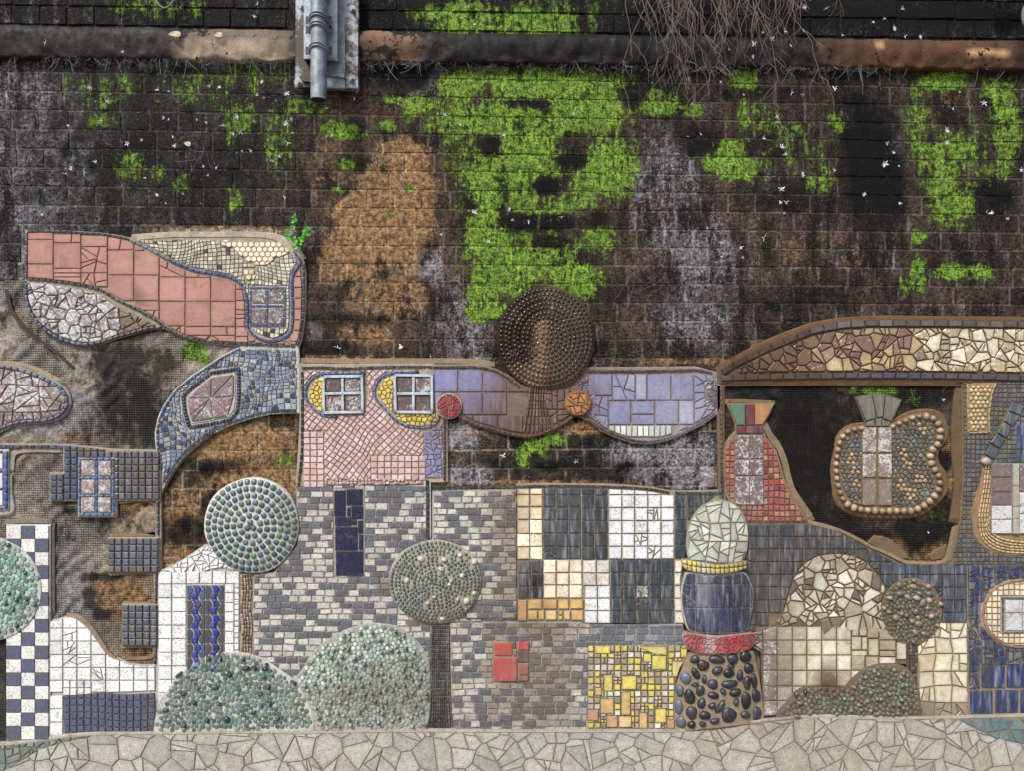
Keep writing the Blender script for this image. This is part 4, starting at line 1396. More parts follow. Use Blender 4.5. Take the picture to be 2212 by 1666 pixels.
def checker_column():
    T = Thing('checker_column', 'tall column of white and blue-grey chequered tiles near the left edge', 'mosaic column', (60, 1598), 'mosaic panels set on the wall')
    x = [15.0, 47.5, 77.2, 106.5]
    y0, py = 1136.0, 28.85
    out = [(15, y0), (107, y0), (107, 1600), (15, 1600)]
    T.bed(out, 0.02, L(214, 210, 202), grow=2)
    for j in range(16):
        for i in range(3):
            c = [(x[i], y0 + j * py), (x[i + 1], y0 + j * py), (x[i + 1], y0 + (j + 1) * py), (x[i], y0 + (j + 1) * py)]
            b = (i + j) % 2 == 1
            T.add('checker_tile', [inset_convex(c, 0.6)], vary(L(98, 104, 134) if b else L(236, 234, 228), 0.05), 'speckled_stone', 0.012, 0.027, bev=0.5, dj=0.0004)
    T.done()
checker_column()

def mint_circle():
    T = Thing('mint_disc_tree', 'round mosaic tree of mint-green glass discs at the left edge, over the chequered column', 'mosaic tree', (0, 1390), 'round mosaic trees')
    cx, cy = q('E', -62, 1142)
    rx = qs('E', 368)
    o = ell(cx, cy, rx, rx, 48)
    T.bed(o, 0.031, L(206, 210, 204), d0=0.0, grow=1)
    T.add('glass_disc', discs(o, 12.0, 5.9, n=10, jit=0.09), pick(L(150, 190, 178), L(116, 164, 148), L(134, 178, 168), L(90, 134, 118)), 'glazed_tile', 0.025, 0.0345, bev=.7, edge=L(80, 116, 104), tilt=.02)
    for x, y in [(75, 820), (198, 1022), (80, 1165), (155, 1190), (210, 1208), (135, 1215), (55, 1240), (265, 1250), (110, 1285), (135, 1400)]:
        a, b = q('E', x, y)
        T.add('bead', [disc(a, b, 4.6, 9)], vary(L(50, 110, 84), .25), 'dark_glass', 0.03, 0.037, dome=0.008)
    T.done()
mint_circle()

HILL1 = Q('I', 1475, 1290, 1485, 1180, 1510, 1070, 1570, 950, 1640, 830, 1720, 735, 1810, 645, 1900, 585, 2000, 545) + Q('J', 0, 420, 100, 418, 200, 432, 300, 465, 400, 528, 500, 598, 560, 640, 620, 720, 680, 830, 700, 920, 700, 1020)
HILL2 = Q('J', 560, 625, 620, 545, 680, 452, 750, 370, 850, 300, 950, 245, 1100, 203, 1200, 196, 1350, 218, 1450, 288, 1540, 380, 1590, 480, 1602, 620, 1600, 800, 1590, 920, 1565, 1010, 720, 1018, 690, 880, 640, 760)
GC = (q('E', 1820, 680), qs('E', 342), qs('E', 345))

def white_ground():
    T = Thing('white_tile_panel', 'white broken tiles over a small slate-blue grid, right of the chequered column', 'mosaic panel', (220, 1595), 'mosaic panels set on the wall')
    out = Q('I', 466, 225, 560, 205, 650, 182, 700, 190, 770, 225, 850, 300, 920, 395, 1000, 510, 1060, 570, 1150, 600, 1240, 640, 1370, 655, 1480, 650, 1486, 880, 1480, 1278, 1300, 1288, 1000, 1292, 610, 1308, 466, 1335)
    T.bed(out, 0.013, L(196, 192, 186), grow=2)
    dark = Q('I', 600, 940, 1000, 905, 1480, 885, 1490, 1285, 610, 1310)
    cells = []
    rr = random.Random(3)
    xs = [466, 600, 735, 870, 1010, 1143, 1278, 1408, 1486]
    ys = [160, 290, 415, 545, 668, 790, 905, 940]
    for j in range(len(ys) - 1):
        for i in range(len(xs) - 1):
            if j == 6:
                continue
            yy = ys[j + 1] if j < 5 or i < 1 else ys[j + 1] - 10
            c = QR('I', xs[i], ys[j], xs[i + 1], ys[j + 1])
            if (i, j) in ((1, 2), (1, 3), (2, 3), (1, 1), (3, 4)):
                cells += shatter(c, 280)
            elif (i, j) in ((1, 5), (2, 5)):
                cells += grid(*q('I', xs[i], ys[j]), *q('I', xs[i + 1], 935), 2, 2, jit=.5)
            else:
                cells.append(c)
    for y in range(935, 1330, 128):
        cells.append(QR('I', 466, y, 600, y + 128))
    T.add('white_tile', fit(out, cells, 2.0, holes=[dark], amin=18), pick(L(236, 235, 232), L(226, 226, 222)), 'speckled_stone', 0.008, 0.0195, bev=0.7, edge=L(180, 178, 174), dj=0.0006)
    c = grid(*q('I', 600, 910), *q('I', 1484, 1298), 13, 6, jit=0.6, warp=lambda x, y: (x, y + 3 * math.sin((x - 230) / 30)))
    T.add('slate_tile', fit(dark, c, 1.9, amin=20), lambda u, v: vary(L(90, 96, 124) if u < 300 else L(90, 94, 106), .12), 'speckled_stone', 0.008, 0.02, bev=0.8, edge=L(50, 56, 80))
    T.done()
white_ground()

def white_house():
    T = Thing('white_house_panel', 'white tiled gable mosaic with an arched shoulder and a window of wavy cobalt bands', 'mosaic panel', (440, 1570), 'mosaic panels set on the wall')
    out = Q('E', 1140, 1020, 1230, 985, 1320, 935, 1400, 880, 1480, 828, 1560, 865, 1620, 930, 1680, 985, 1730, 1015, 1728, 1300, 1722, 1700) + Q('I', 2212, 560, 1900, 600, 1700, 760, 1560, 960, 1500, 1080, 1486, 900, 1500, 660)
    T.bed(out, 0.0135, L(200, 198, 194), grow=2)
    winr = QR('E', 1345, 1105, 1620, 1700)
    arch = Q('E', 1130, 1020, 1730, 1015, 1730, 800, 1130, 800)
    cells = shard_cells(bbox(arch), 170, 36, 30)
    f = fit(out, [c for c in cells if cen(c)[1] < q('E', 0, 1012)[1]], 1.6, holes=[], amin=12)
    T.add('white_shard', f, pick(L(236, 235, 232)), 'speckled_stone', 0.008, 0.02, bev=0.6, edge=L(180, 178, 174))
    cells = []
    y = 1018
    hs = [88, 100, 100, 98, 98, 98, 98, 98, 98, 98, 98, 98]
    for h in hs:
        for a, b in ((1140, 1240), (1240, 1345)):
            cells.append(QR('E', a, y, b, y + h))
        y += h
    for a, b in ((1345, 1440), (1440, 1535), (1535, 1630), (1630, 1730)):
        cells.append(QR('E', a, 1012, b, 1105))
    y = 1105
    while y < 1700:
        h = R.uniform(60, 95)
        cells.append(QR('E', 1622, y, 1690, y + h))
        y += h
    y = 1100
    while y < 1700:
        h = R.uniform(30, 48)
        cells.append(QR('E', 1690, y, 1730, y + h))
        y += h
    T.add('white_tile', fit(out, cells, 2.0, holes=[winr], amin=20), pick(L(238, 237, 234), L(230, 230, 226)), 'speckled_stone', 0.008, 0.02, bev=0.7, edge=L(180, 178, 174), dj=0.0006)
    W = T.one('window', winr, 0.006, 0.0175, L(214, 206, 194), 'grout', bev=1)
    for k, (xa, xb) in enumerate(((1350, 1482), (1484, 1616))):
        xc = (xa + xb) / 2
        sx = lambda y, s: xc + s * 27 + 14 * math.sin((y - 1120) / 105 * 2 * math.pi)
        for j in range(6):
            ya, yb = 1112 + j * 105.5, 1112 + (j + 1) * 105.5
            for s in (-1, 1):
                pts = []
                for t in range(5):
                    y = ya + (yb - ya) * t / 4
                    pts.append((sx(y, s) + s * 4, y))
                edge_x = xa if s < 0 else xb
                poly = [(edge_x, ya), (edge_x, yb)] + pts[::-1]
                poly = [q('E', *p) for p in poly]
                T.add('marbled_tile', [offset(poly, -0.9)], R.choice([L(96, 92, 104), L(112, 92, 78), L(84, 116, 170)]), 'sea_glass', 0.01, 0.023, parent=W, bev=0.5)
            for h in (0, 1):
                y1, y2 = ya + h * 52.7, ya + (h + 1) * 52.7
                pts = [q('E', sx(y1 + (y2 - y1) * t / 3, -1), y1 + (y2 - y1) * t / 3) for t in range(4)] + [q('E', sx(y2 - (y2 - y1) * t / 3, 1), y2 - (y2 - y1) * t / 3) for t in range(4)]
                T.add('cobalt_wave_tile', [offset(pts, -1.0)], vary(L(34, 54, 160), .2), 'glazed_tile', 0.01, 0.0235, parent=W, bev=0.8, dome=0.001)
    T.done()
    T = Thing('brown_trunk_strip', 'thin tan and brown tesserae trunk under the iridescent round tree', 'mosaic strip', (530, 1425))
    pth = Q('E', 1770, 1035, 1780, 1150, 1770, 1280, 1785, 1420, 1775, 1520, 1780, 1700)
    o = band(pth, 27)
    T.bed(o, 0.0128, GROUT, grow=1)
    for off in (-9, -3, 3, 9):
        T.add('tessera', strip(pth, 5.2, 8.5, gap=1.2, off=off), pick(L(140, 116, 88), L(196, 176, 136), L(112, 90, 70), L(160, 140, 110)), d1=0.0195)
    T.done()
white_house()

def iridescent_circle():
    (cx, cy), rx, ry = GC
    T = Thing('iridescent_round_tree', 'domed round mosaic of iridescent green-blue glass squares in white cement rings', 'mosaic tree', (cx, cy + ry), 'round mosaic trees')
    rel = lambda u, v: 0.022 * max(0, 1 - ((u - cx) / rx) ** 2 - ((v - cy) / ry) ** 2) ** 0.6
    ringsbed(T, cx, cy, rx, ry, 0.022, rel, L(206, 202, 192))
    for i, (x, y, t) in enumerate(rings(cx, cy, rx - 2, ry - 2, 14.2, 14.6)):
        r = 6.1
        pl = [(x + r * math.cos(t + a) * 1.3, y + r * math.sin(t + a) * 1.3) for a in (math.pi / 4, 3 * math.pi / 4, 5 * math.pi / 4, 7 * math.pi / 4)]
        pl2 = []
        for k in range(4):
            a, b = pl[k], pl[(k + 1) % 4]
            pl2 += [(a[0] * .8 + b[0] * .2, a[1] * .8 + b[1] * .2), (a[0] * .2 + b[0] * .8, a[1] * .2 + b[1] * .8)]
        T.add('glass_tessera', [pl2], vary(R.choice([L(84, 140, 116), L(70, 116, 130), L(110, 128, 120), L(60, 110, 80), L(112, 130, 150)]), .15), 'sea_glass', 0.012, 0.026, relief=rel, dome=0.0035)
    T.done()

def ringsbed(T, cx, cy, rx, ry, d, rel, col, name='mortar_bed', n=48, m=9, mat='grout'):
    us, vs, ds = [], [], []
    for j in range(m + 1):
        k = math.sin(j / m * math.pi / 2)
        for i in range(n):
            t = 2 * math.pi * i / n
            w = 1 + 0.012 * math.sin(3 * t + cx) + 0.008 * math.sin(7 * t)
            u, v = cx + rx * k * w * math.cos(t), cy + ry * k * w * math.sin(t)
            us.append(u)
            vs.append(v)
            ds.append(d + rel(u, v))
    for i in range(n):
        t = 2 * math.pi * i / n
        us.append(us[m * n + i])
        vs.append(vs[m * n + i])
        ds.append(-0.01)
    F = []
    for j in range(m + 1):
        for i in range(n):
            a, b = j * n + i, j * n + (i + 1) % n
            F.append((a, b, b + n, a + n))
    us, vs, ds = map(np.array, (us, vs, ds))
    V = np.stack([(us - U0) * S, -ds, (V0 - vs) * S + ZC], 1)
    cc = np.array([col(a, b) for a, b in zip(us, vs)]) if callable(col) else grime(us, vs, np.array(col))
    mesh_obj(name, V, F, cc, mat, T.root, False, 0.5)
iridescent_circle()

def hills():
    T = Thing('green_disc_hill', 'rounded hill mosaic of sea-green glass discs and dark pebbles in white cement', 'mosaic hill', (500, 1580), 'mosaic hills')
    T.bed(HILL1, 0.022, L(206, 204, 196), grow=1.5)
    T.add('glass_disc', discs(HILL1, 10.6, 5.2, holes=[HILL2], n=10, jit=0.09), pick(L(104, 142, 124), L(84, 120, 102), L(120, 150, 138), L(70, 106, 84), L(130, 148, 146)), 'glazed_tile', 0.015, 0.0255, bev=0.7, edge=L(90, 104, 94), tilt=.02)
    for z, x, y, a, b, t in [('I', 2000, 575, 24, 22, 0), ('I', 1715, 730, 44, 16, -.7), ('I', 2120, 580, 12, 22, 0), ('I', 2060, 850, 38, 26, .2), ('I', 1760, 915, 30, 16, -.4), ('I', 1590, 1070, 34, 17, .1), ('I', 1865, 1000, 24, 20, 0), ('I', 2100, 1010, 24, 18, .3), ('I', 1770, 1215, 26, 22, .3), ('I', 1895, 865, 20, 15, 0),
                             ('I', 2175, 1160, 36, 32, 0), ('I', 1990, 1165, 22, 18, 0), ('J', 55, 590, 22, 20, 0), ('J', 160, 470, 16, 14, 0), ('J', 183, 540, 30, 14, -.4), ('J', 250, 540, 20, 13, 0), ('J', 330, 545, 24, 18, 0), ('J', 340, 510, 14, 12, 0), ('J', 320, 605, 20, 16, 0), ('J', 355, 685, 14, 24, 0), ('J', 295, 740, 22, 12, -.3), ('J', 240, 880, 24, 13, -.6),
                             ('J', 370, 815, 11, 24, 0), ('J', 425, 925, 18, 13, 0), ('J', 555, 655, 16, 14, 0), ('J', 30, 940, 26, 22, .5), ('J', 300, 825, 16, 12, -.5)]:
        u, v = q(z, x, y)
        T.add('pebble', [ell(u, v, qs(z, a), qs(z, b), 10, 0.05, t)], vary(R.choice([L(62, 72, 92), L(78, 88, 98), L(50, 58, 72)]), .2), 'pebble_stone', 0.02, 0.028, dome=0.008)
    T.done()
    T = Thing('pale_disc_hill', 'larger hill mosaic of pale mint discs studded with glass beads, beside the dark trunk', 'mosaic hill', (780, 1580), 'mosaic hills')
    T.bed(HILL2, 0.024, L(186, 184, 170), grow=1.5)
    fade = lambda u, v: vary(R.choices([L(186, 214, 204), L(168, 196, 184), L(110, 136, 132), L(200, 220, 206)], [4, 4, 1.6, 2])[0] if v < 1480 else R.choices([L(166, 176, 162), L(150, 160, 148), L(120, 126, 120), L(180, 188, 172)], [4, 3, 2, 2])[0], .1)
    T.add('glass_disc', discs(HILL2, 10.2, 5.0, n=10, jit=0.09, wob=0.08), fade, 'glazed_tile', 0.016, 0.0275, bev=0.7, edge=L(120, 126, 112), tilt=.02)
    pts = [p for p in hexgrid(bbox(HILL2), 17, 0.42) if inside(p, offset(HILL2, -6))]
    T.add('bead', [disc(x, y, 4.3, 9, 0.04) for x, y in pts if R.random() < .6], lambda u, v: vary(R.choice([L(150, 166, 152), L(120, 146, 132), L(164, 170, 160)]), .15), 'pebble_stone', 0.026, 0.031, dome=0.011)
    T.done()
hills()

# ================================================================ middle mosaics
C1 = (q('F', 1245, 865), qs('F', 368), qs('F', 334))      # bead tree
BEADT = ell(C1[0][0], C1[0][1], C1[1], C1[2], 48)
IRID = ell(GC[0][0], GC[0][1], GC[1], GC[2], 48)
COB = QR('F', 434, 122, 686, 824)
REDW = QR('F', 1705, 1340, 1998, 1662)
BASEV = 1577
TRUNK = Q('F', 1210, 1200, 1350, 1200) + Q('J', 1745, 400, 1745, 700, 1760, 1008, 1570, 1008, 1605, 700, 1610, 380)

def brickmix(u, v):
    dk = v > 1430 and u > 960
    tan = (1040 < u < 1230 and v > 1340) or (u > 1075 and v < 1340)
    k = R.uniform(-1, 1) + .4 * nz(u, v, 30, 3)
    if u > 1270:
        return vary(R.choices([L(110, 118, 130), L(168, 168, 168)], [5, 1])[0], .12)
    if k > 0.12:
        return vary(L(108, 114, 125) if not tan else L(98, 100, 104), .15)
    return vary(L(200, 196, 188) if not tan else R.choice([L(172, 160, 142), L(184, 178, 166)]), .12)

def brick_facades():
    data = [('Grey', 'grey_brick_facade', 'grey and pale stone brick-pattern facade around the cobalt window, left of the dark divider', [(640, 1053), (700, 1050), (921, 1048), (922, 1180), (930, 1350), (928, 1580), (560, 1580), (548, 1420), (545, 1330), (548, 1245), (590, 1240), (643, 1180)], [COB, IRID, BEADT, HILL1, HILL2, TRUNK], (800, 1577)),
            ('Mid', 'grey_brick_facade', 'narrower brick-pattern facade between the dark divider and the cream and black tile blocks', [(935, 1061), (1116, 1060), (1117, 1342), (970, 1346), (935, 1340)], [BEADT, TRUNK], (1030, 1345)),
            ('Low', 'grey_brick_facade', 'browner brick-pattern facade around the red window, reaching over the yellow mosaic', [(972, 1347), (1117, 1345), (1474, 1352), (1480, 1394), (1271, 1395), (1269, 1578), (976, 1578)], [REDW, BEADT, TRUNK], (1110, 1578))]
    for _, nm, lab, reg, holes, at in data:
        T = Thing(nm, lab, 'mosaic facade', at, 'mosaic panels set on the wall')
        T.bed(reg, 0.0125, L(196, 188, 174), grow=2)
        bb = bbox(reg)
        cells = bond((bb[0], bb[1] + 1.5, bb[2], bb[3]), 25.5, 13.3, jit=1.6, wv=2.6)
        T.add('stone_tile', fit(reg, cells, 1.9, holes=holes, amin=22), brickmix, 'worn_stone', 0.006, 0.0172, bev=0.7, edge=L(136, 132, 124), tilt=0.02, dj=0.0016)
        if _ == 'Grey':
            W = T.one('window', COB, 0.004, 0.0155, L(176, 170, 156), 'grout', bev=1)
            for b in [(444, 135, 530, 345), (542, 130, 666, 255), (580, 265, 670, 365), (546, 270, 570, 345), (450, 355, 575, 420), (582, 375, 620, 412), (634, 375, 670, 478), (452, 430, 626, 615), (640, 486, 670, 610), (458, 625, 672, 815)]:
                T.add('pane', [QR('F', *b)], vary(L(30, 34, 76), .12), 'dark_glass', 0.008, 0.0215, parent=W, bev=0.8, edge=L(24, 28, 70))
        if _ == 'Low':
            W = T.one('window', REDW, 0.004, 0.0165, L(176, 158, 130), 'grout', bev=1)
            for b, c in [((1716, 1355, 1856, 1450), L(224, 48, 62)), ((1864, 1345, 1884, 1394), L(84, 40, 50)), ((1868, 1402, 1890, 1452), L(200, 60, 76)), ((1906, 1345, 1990, 1406), L(222, 46, 62)), ((1902, 1415, 1985, 1505), L(86, 36, 52)), ((1912, 1512, 1985, 1604), L(214, 62, 76)), ((1712, 1470, 1895, 1655), L(228, 46, 60)), ((1905, 1612, 1985, 1652), L(200, 70, 84))]:
                T.add('pane', [QR('F', *b)], c, 'glazed_tile', 0.008, 0.0235, parent=W, bev=0.8, edge=tuple(x * .6 for x in c), aux=.5)
            T.add('border_tile', strip(Q('F', 1490, 1165, 1890, 1163), 4.6, 9.5, sm=0), pick(SLATE2, L(80, 86, 100)), d1=0.0195)
        T.done()
    T = Thing('divider_strip', 'upright row of near-black tiles between the two brick-pattern facades, ending on the beaded tree', 'mosaic strip', (926, 1165))
    T.bed(band(Q('F', 1182, 50, 1184, 300, 1186, 525), 13, 0), 0.013, GROUTW, grow=1)
    T.add('border_tile', strip(Q('F', 1182, 55, 1184, 300, 1186, 525), 9, 13, sm=0), pick(L(38, 44, 58), L(50, 52, 62)), d1=0.0205)
    T.done()
brick_facades()

def bead_tree():
    (cx, cy), rx, ry = C1
    T = Thing('beaded_round_tree', 'round tree of green-grey beads and cream pebbles on a slim dark trunk', 'mosaic tree', (950, 1577), 'round mosaic trees')
    rel = lambda u, v: 0.018 * max(0, 1 - ((u - cx) / rx) ** 2 - ((v - cy) / ry) ** 2) ** 0.5
    ringsbed(T, cx, cy, rx, ry, 0.02, rel, L(176, 170, 150), 'crown_bed')
    peb = [(1135, 680, 30, 24, .2), (1320, 685, 28, 22, .1), (1445, 650, 18, 18, 0), (1560, 705, 24, 26, .3), (1297, 757, 28, 20, .5), (1460, 812, 20, 20, 0), (1025, 850, 22, 28, .3), (1375, 850, 18, 22, 0), (1362, 880, 16, 14, 0), (1243, 978, 22, 12, .3), (1558, 952, 20, 20, .4), (1427, 1000, 14, 20, 0), (1497, 1015, 26, 30, .6), (1190, 1028, 22, 18, 0), (1305, 1157, 26, 20, .2)]
    P_ = [(q('F', a, b), c, d, t) for a, b, c, d, t in peb]
    for (u, v), a, b, t in P_:
        T.add('cream_pebble', [ell(u, v, qs('F', a), qs('F', b), 10, .04, t)], vary(R.choice([L(216, 204, 184), L(204, 196, 182), L(196, 184, 160)]), .08), 'pebble_stone', 0.016, 0.024, relief=rel, dome=0.009)
    for x, y, t in rings(cx, cy, rx - 2, ry - 2, 8.3, 8.6):
        if any(abs(x - u) < qs('F', a) + 2.5 and abs(y - v) < qs('F', b) + 2.5 for (u, v), a, b, _ in P_):
            continue
        T.add('bead', [disc(x + R.uniform(-.5, .5), y + R.uniform(-.5, .5), 3.5, 8, .04)], vary(R.choice([L(84, 112, 96), L(112, 132, 120), L(128, 140, 138), L(66, 94, 80), L(140, 150, 146)]), .15), 'sea_glass' if R.random() < .35 else 'pebble_stone', 0.016, 0.0225, relief=rel, dome=0.006)
    Tk = T.one('trunk', TRUNK, -0.005, 0.0135, L(120, 112, 106), 'grout', bev=1)
    xs = [Q('F', 1232, 1210)[0][0] + i * 5.1 for i in range(10)]
    for i in range(10):
        f = i / 9
        pth = [(935 + f * 34, 1352), (933 + f * 36, 1420), (931 + f * 40, 1500), (927 + f * 50, 1576)]
        cs = [pick(L(58, 58, 66), L(74, 72, 80), L(50, 48, 54))] if i < 8 else [pick(L(128, 104, 80), L(96, 84, 74))]
        T.add('tessera', strip(pth, 4.4, 8.5, gap=1.0), cs[0], parent=Tk, d0=0.008, d1=0.0195, bev=.5, tilt=.03)
    T.done()
bead_tree()

def pink_panel():
    T = Thing('pink_house_panel', 'pink tesserae house mosaic with two four-pane windows in blue and yellow surrounds', 'mosaic panel', (800, 1055), 'mosaic panels set on the wall')
    out = Q('B', 165, 640, 400, 645, 700, 642, 1000, 640, 1160, 640, 1168, 1030, 1258, 1040, 1262, 1525, 1100, 1530, 1100, 1548, 600, 1562, 300, 1572, 130, 1572, 145, 1350, 160, 1100, 165, 900)
    T.bed(out, 0.0125, L(198, 176, 156), grow=2)
    T.one('cement_rim', band(Q('B', 160, 610, 500, 618, 900, 615, 1400, 618, 1620, 640), 11), -0.01, 0.011, L(170, 150, 118), 'grout', bev=3)
    w1o, w2o = QR('B', 328, 716, 642, 1022), QR('B', 858, 712, 1164, 1018)
    y1 = Q('B', 332, 728, 270, 758, 228, 810, 215, 868, 236, 935, 285, 985, 332, 1012)
    y2 = Q('B', 865, 722, 800, 748, 752, 795, 736, 850, 756, 905, 800, 955, 850, 1005, 880, 1022, 1165, 1018, 1188, 1000, 1190, 1060, 1135, 1098, 1060, 1108, 960, 1094, 890, 1050, 850, 1010)
    b1 = Q('B', 622, 705, 500, 706, 400, 710, 300, 718, 240, 755, 207, 815, 202, 878, 222, 935, 268, 988, 330, 1030, 400, 1042)
    b2 = Q('B', 1020, 698, 900, 700, 800, 716, 745, 760, 720, 818, 718, 880, 742, 925, 800, 985, 850, 1042, 910, 1090, 980, 1116, 1060, 1124, 1145, 1108, 1190, 1072, 1204, 1020)
    hole1 = spline(Q('B', 650, 695, 400, 698, 290, 706, 225, 748, 192, 810, 188, 880, 210, 945, 258, 1000, 320, 1042, 400, 1056, 440, 1040, 430, 1022, 642, 1022), 2)
    hole2 = Q('B', 1170, 686, 900, 688, 790, 702, 730, 750, 704, 815, 702, 885, 728, 935, 788, 996, 838, 1052, 900, 1102, 975, 1130, 1060, 1138, 1150, 1122, 1205, 1082, 1222, 1018, 1170, 1000)
    lav = Q('B', 1086, 1142, 1150, 1128, 1212, 1085, 1224, 1060, 1226, 1504, 1096, 1508)
    pink = Q('B', 188, 682, 400, 686, 660, 682, 1060, 682, 1160, 690, 1160, 1040, 1085, 1140, 1094, 1512, 1080, 1540, 600, 1556, 180, 1566, 190, 1300)
    def wp(x, y):
        k = min(1, max(0, (1010 - y) / 60.0))
        return (x + 6 * nz(x, y, 50, 31), y + 6 * nz(x, y, 50, 36))
    g1 = gridp((655, 960, 915, 1060), 9.2, jit=.9)
    g1 = grid(*q('B', 690, 1330), *q('B', 1100, 1515), 8, 4, jit=.5)
    box = QR('B', 690, 1328, 1100, 1515)
    g2 = gridp((620, 740, 960, 1090), 11.2, jit=.8, rot=math.radians(38), warp=lambda x, y: (x + 9 * nz(x, y, 60, 31), y + 9 * nz(x, y, 60, 36)))
    g3 = grid(*q('B', 185, 1150), *q('B', 340, 1570), 3, 9, jit=.6)
    leftbox = QR('B', 180, 1140, 342, 1575)
    g4 = []
    for c in gridp(bbox(Q('B', 340, 1500, 1080, 1570)), 8, jit=1.4):
        g4 += [c] if R.random() < .5 else shatter(c, 26)
    lowbox = QR('B', 342, 1505, 1090, 1575)
    f = fit(box, g1, 1.8) + fit([p for p in leftbox], [c for c in g3], 1.8) + fit(pink, [c for c in g4 if cen(c)[1] > q('B', 0, 1505)[1]], 1.6, holes=[leftbox]) + \
        fit(pink, g2, 1.8, holes=[hole1, hole2, box, leftbox, lowbox], amin=12)
    T.add('pink_tessera', [c for c in f if inside(cen(c), pink)], lambda u, v: vary(R.choice([L(222, 184, 180), L(214, 178, 170), L(226, 194, 194)]), .07), 'glazed_tile', 0.007, 0.0185, bev=.7, tilt=.015, edge=L(180, 140, 128))
    cs = []
    for c in gridp(bbox(lav), 34, 28, jit=4):
        cs += shatter(c, 170)
    T.add('lavender_shard', fit(lav, cs, 2.0, amin=14), pick(L(146, 148, 204), L(138, 140, 196)), 'glazed_tile', 0.007, 0.0185, bev=.7, edge=L(110, 104, 140))
    T.add('yellow_tile', fit(y1, voronoi(bbox(y1), 10.5, .3), 1.5, amin=14) + fit(y2, voronoi(bbox(y2), 11, .3), 1.5, holes=[w2o], amin=14), pick(L(236, 206, 50), L(230, 194, 40)), 'glazed_tile', 0.008, 0.0195, bev=.7, edge=L(170, 140, 60))
    T.add('blue_border_tile', strip(b1, 5.4, 13) + strip(b2, 5.8, 12.5), pick(L(58, 98, 176), L(86, 122, 186)), d0=0.008, d1=0.0205, dome=.0008)
    for x, y in [(1035, 693), (642, 703), (422, 1042)]:
        a, b = q('B', x, y)
        T.add('bead', [disc(a, b, 4, 9)], L(84, 66, 60), 'pebble_stone', 0.01, 0.022, dome=.005)
    for wo, panes, bars in [(w1o, [(360, 745, 466, 850), (500, 740, 612, 850), (355, 880, 470, 997), (505, 880, 622, 992)], [(340, 733, 635, 730), (345, 866, 622, 860), (338, 1008, 640, 1003), (338, 735, 342, 1005), (480, 745, 483, 995), (626, 735, 632, 1000)]),
                            (w2o, [(895, 740, 1000, 856), (1028, 740, 1134, 855), (888, 880, 1000, 1002), (1030, 880, 1136, 997)], [(868, 722, 1158, 726), (888, 866, 1140, 866), (885, 1003, 1155, 1006), (870, 725, 878, 1003), (1012, 735, 1010, 995), (1148, 728, 1150, 1003)])]:
        W = T.one('window', wo, 0.004, 0.0165, L(150, 142, 136), 'grout', bev=1)
        for b in panes:
            T.add('pane', [QR('B', *b)], L(118, 92, 92), 'flaking_glaze', 0.01, 0.0215, parent=W, aux=R.choice([.25, .5]), bev=1)
        for i, b in enumerate(bars):
            T.add('glazing_bar', [band(Q('B', *b), 6.2, 0)], L(188, 202, 216), 'glazed_tile', 0.012, 0.029, parent=W, bev=1.6, edge=L(120, 134, 150))
    T.add('border_tile', strip(Q('B', 170, 668, 330, 664, 500, 672, 700, 664, 900, 658, 1150, 660), 6.6, 12), pick(L(50, 60, 64), L(40, 46, 52), L(64, 76, 84)), d1=.0205)
    T.add('border_tile', strip(Q('B', 172, 690, 178, 850, 176, 1050, 176, 1250, 165, 1400, 145, 1560), 6.6, 15), pick(L(46, 58, 66), L(40, 46, 52)), d1=.0205)
    T.add('border_tile', strip(Q('B', 1242, 1060, 1242, 1520), 6.6, 11, sm=0), pick(L(46, 58, 66), L(40, 46, 52)), d1=.0205)
    T.done()
pink_panel()

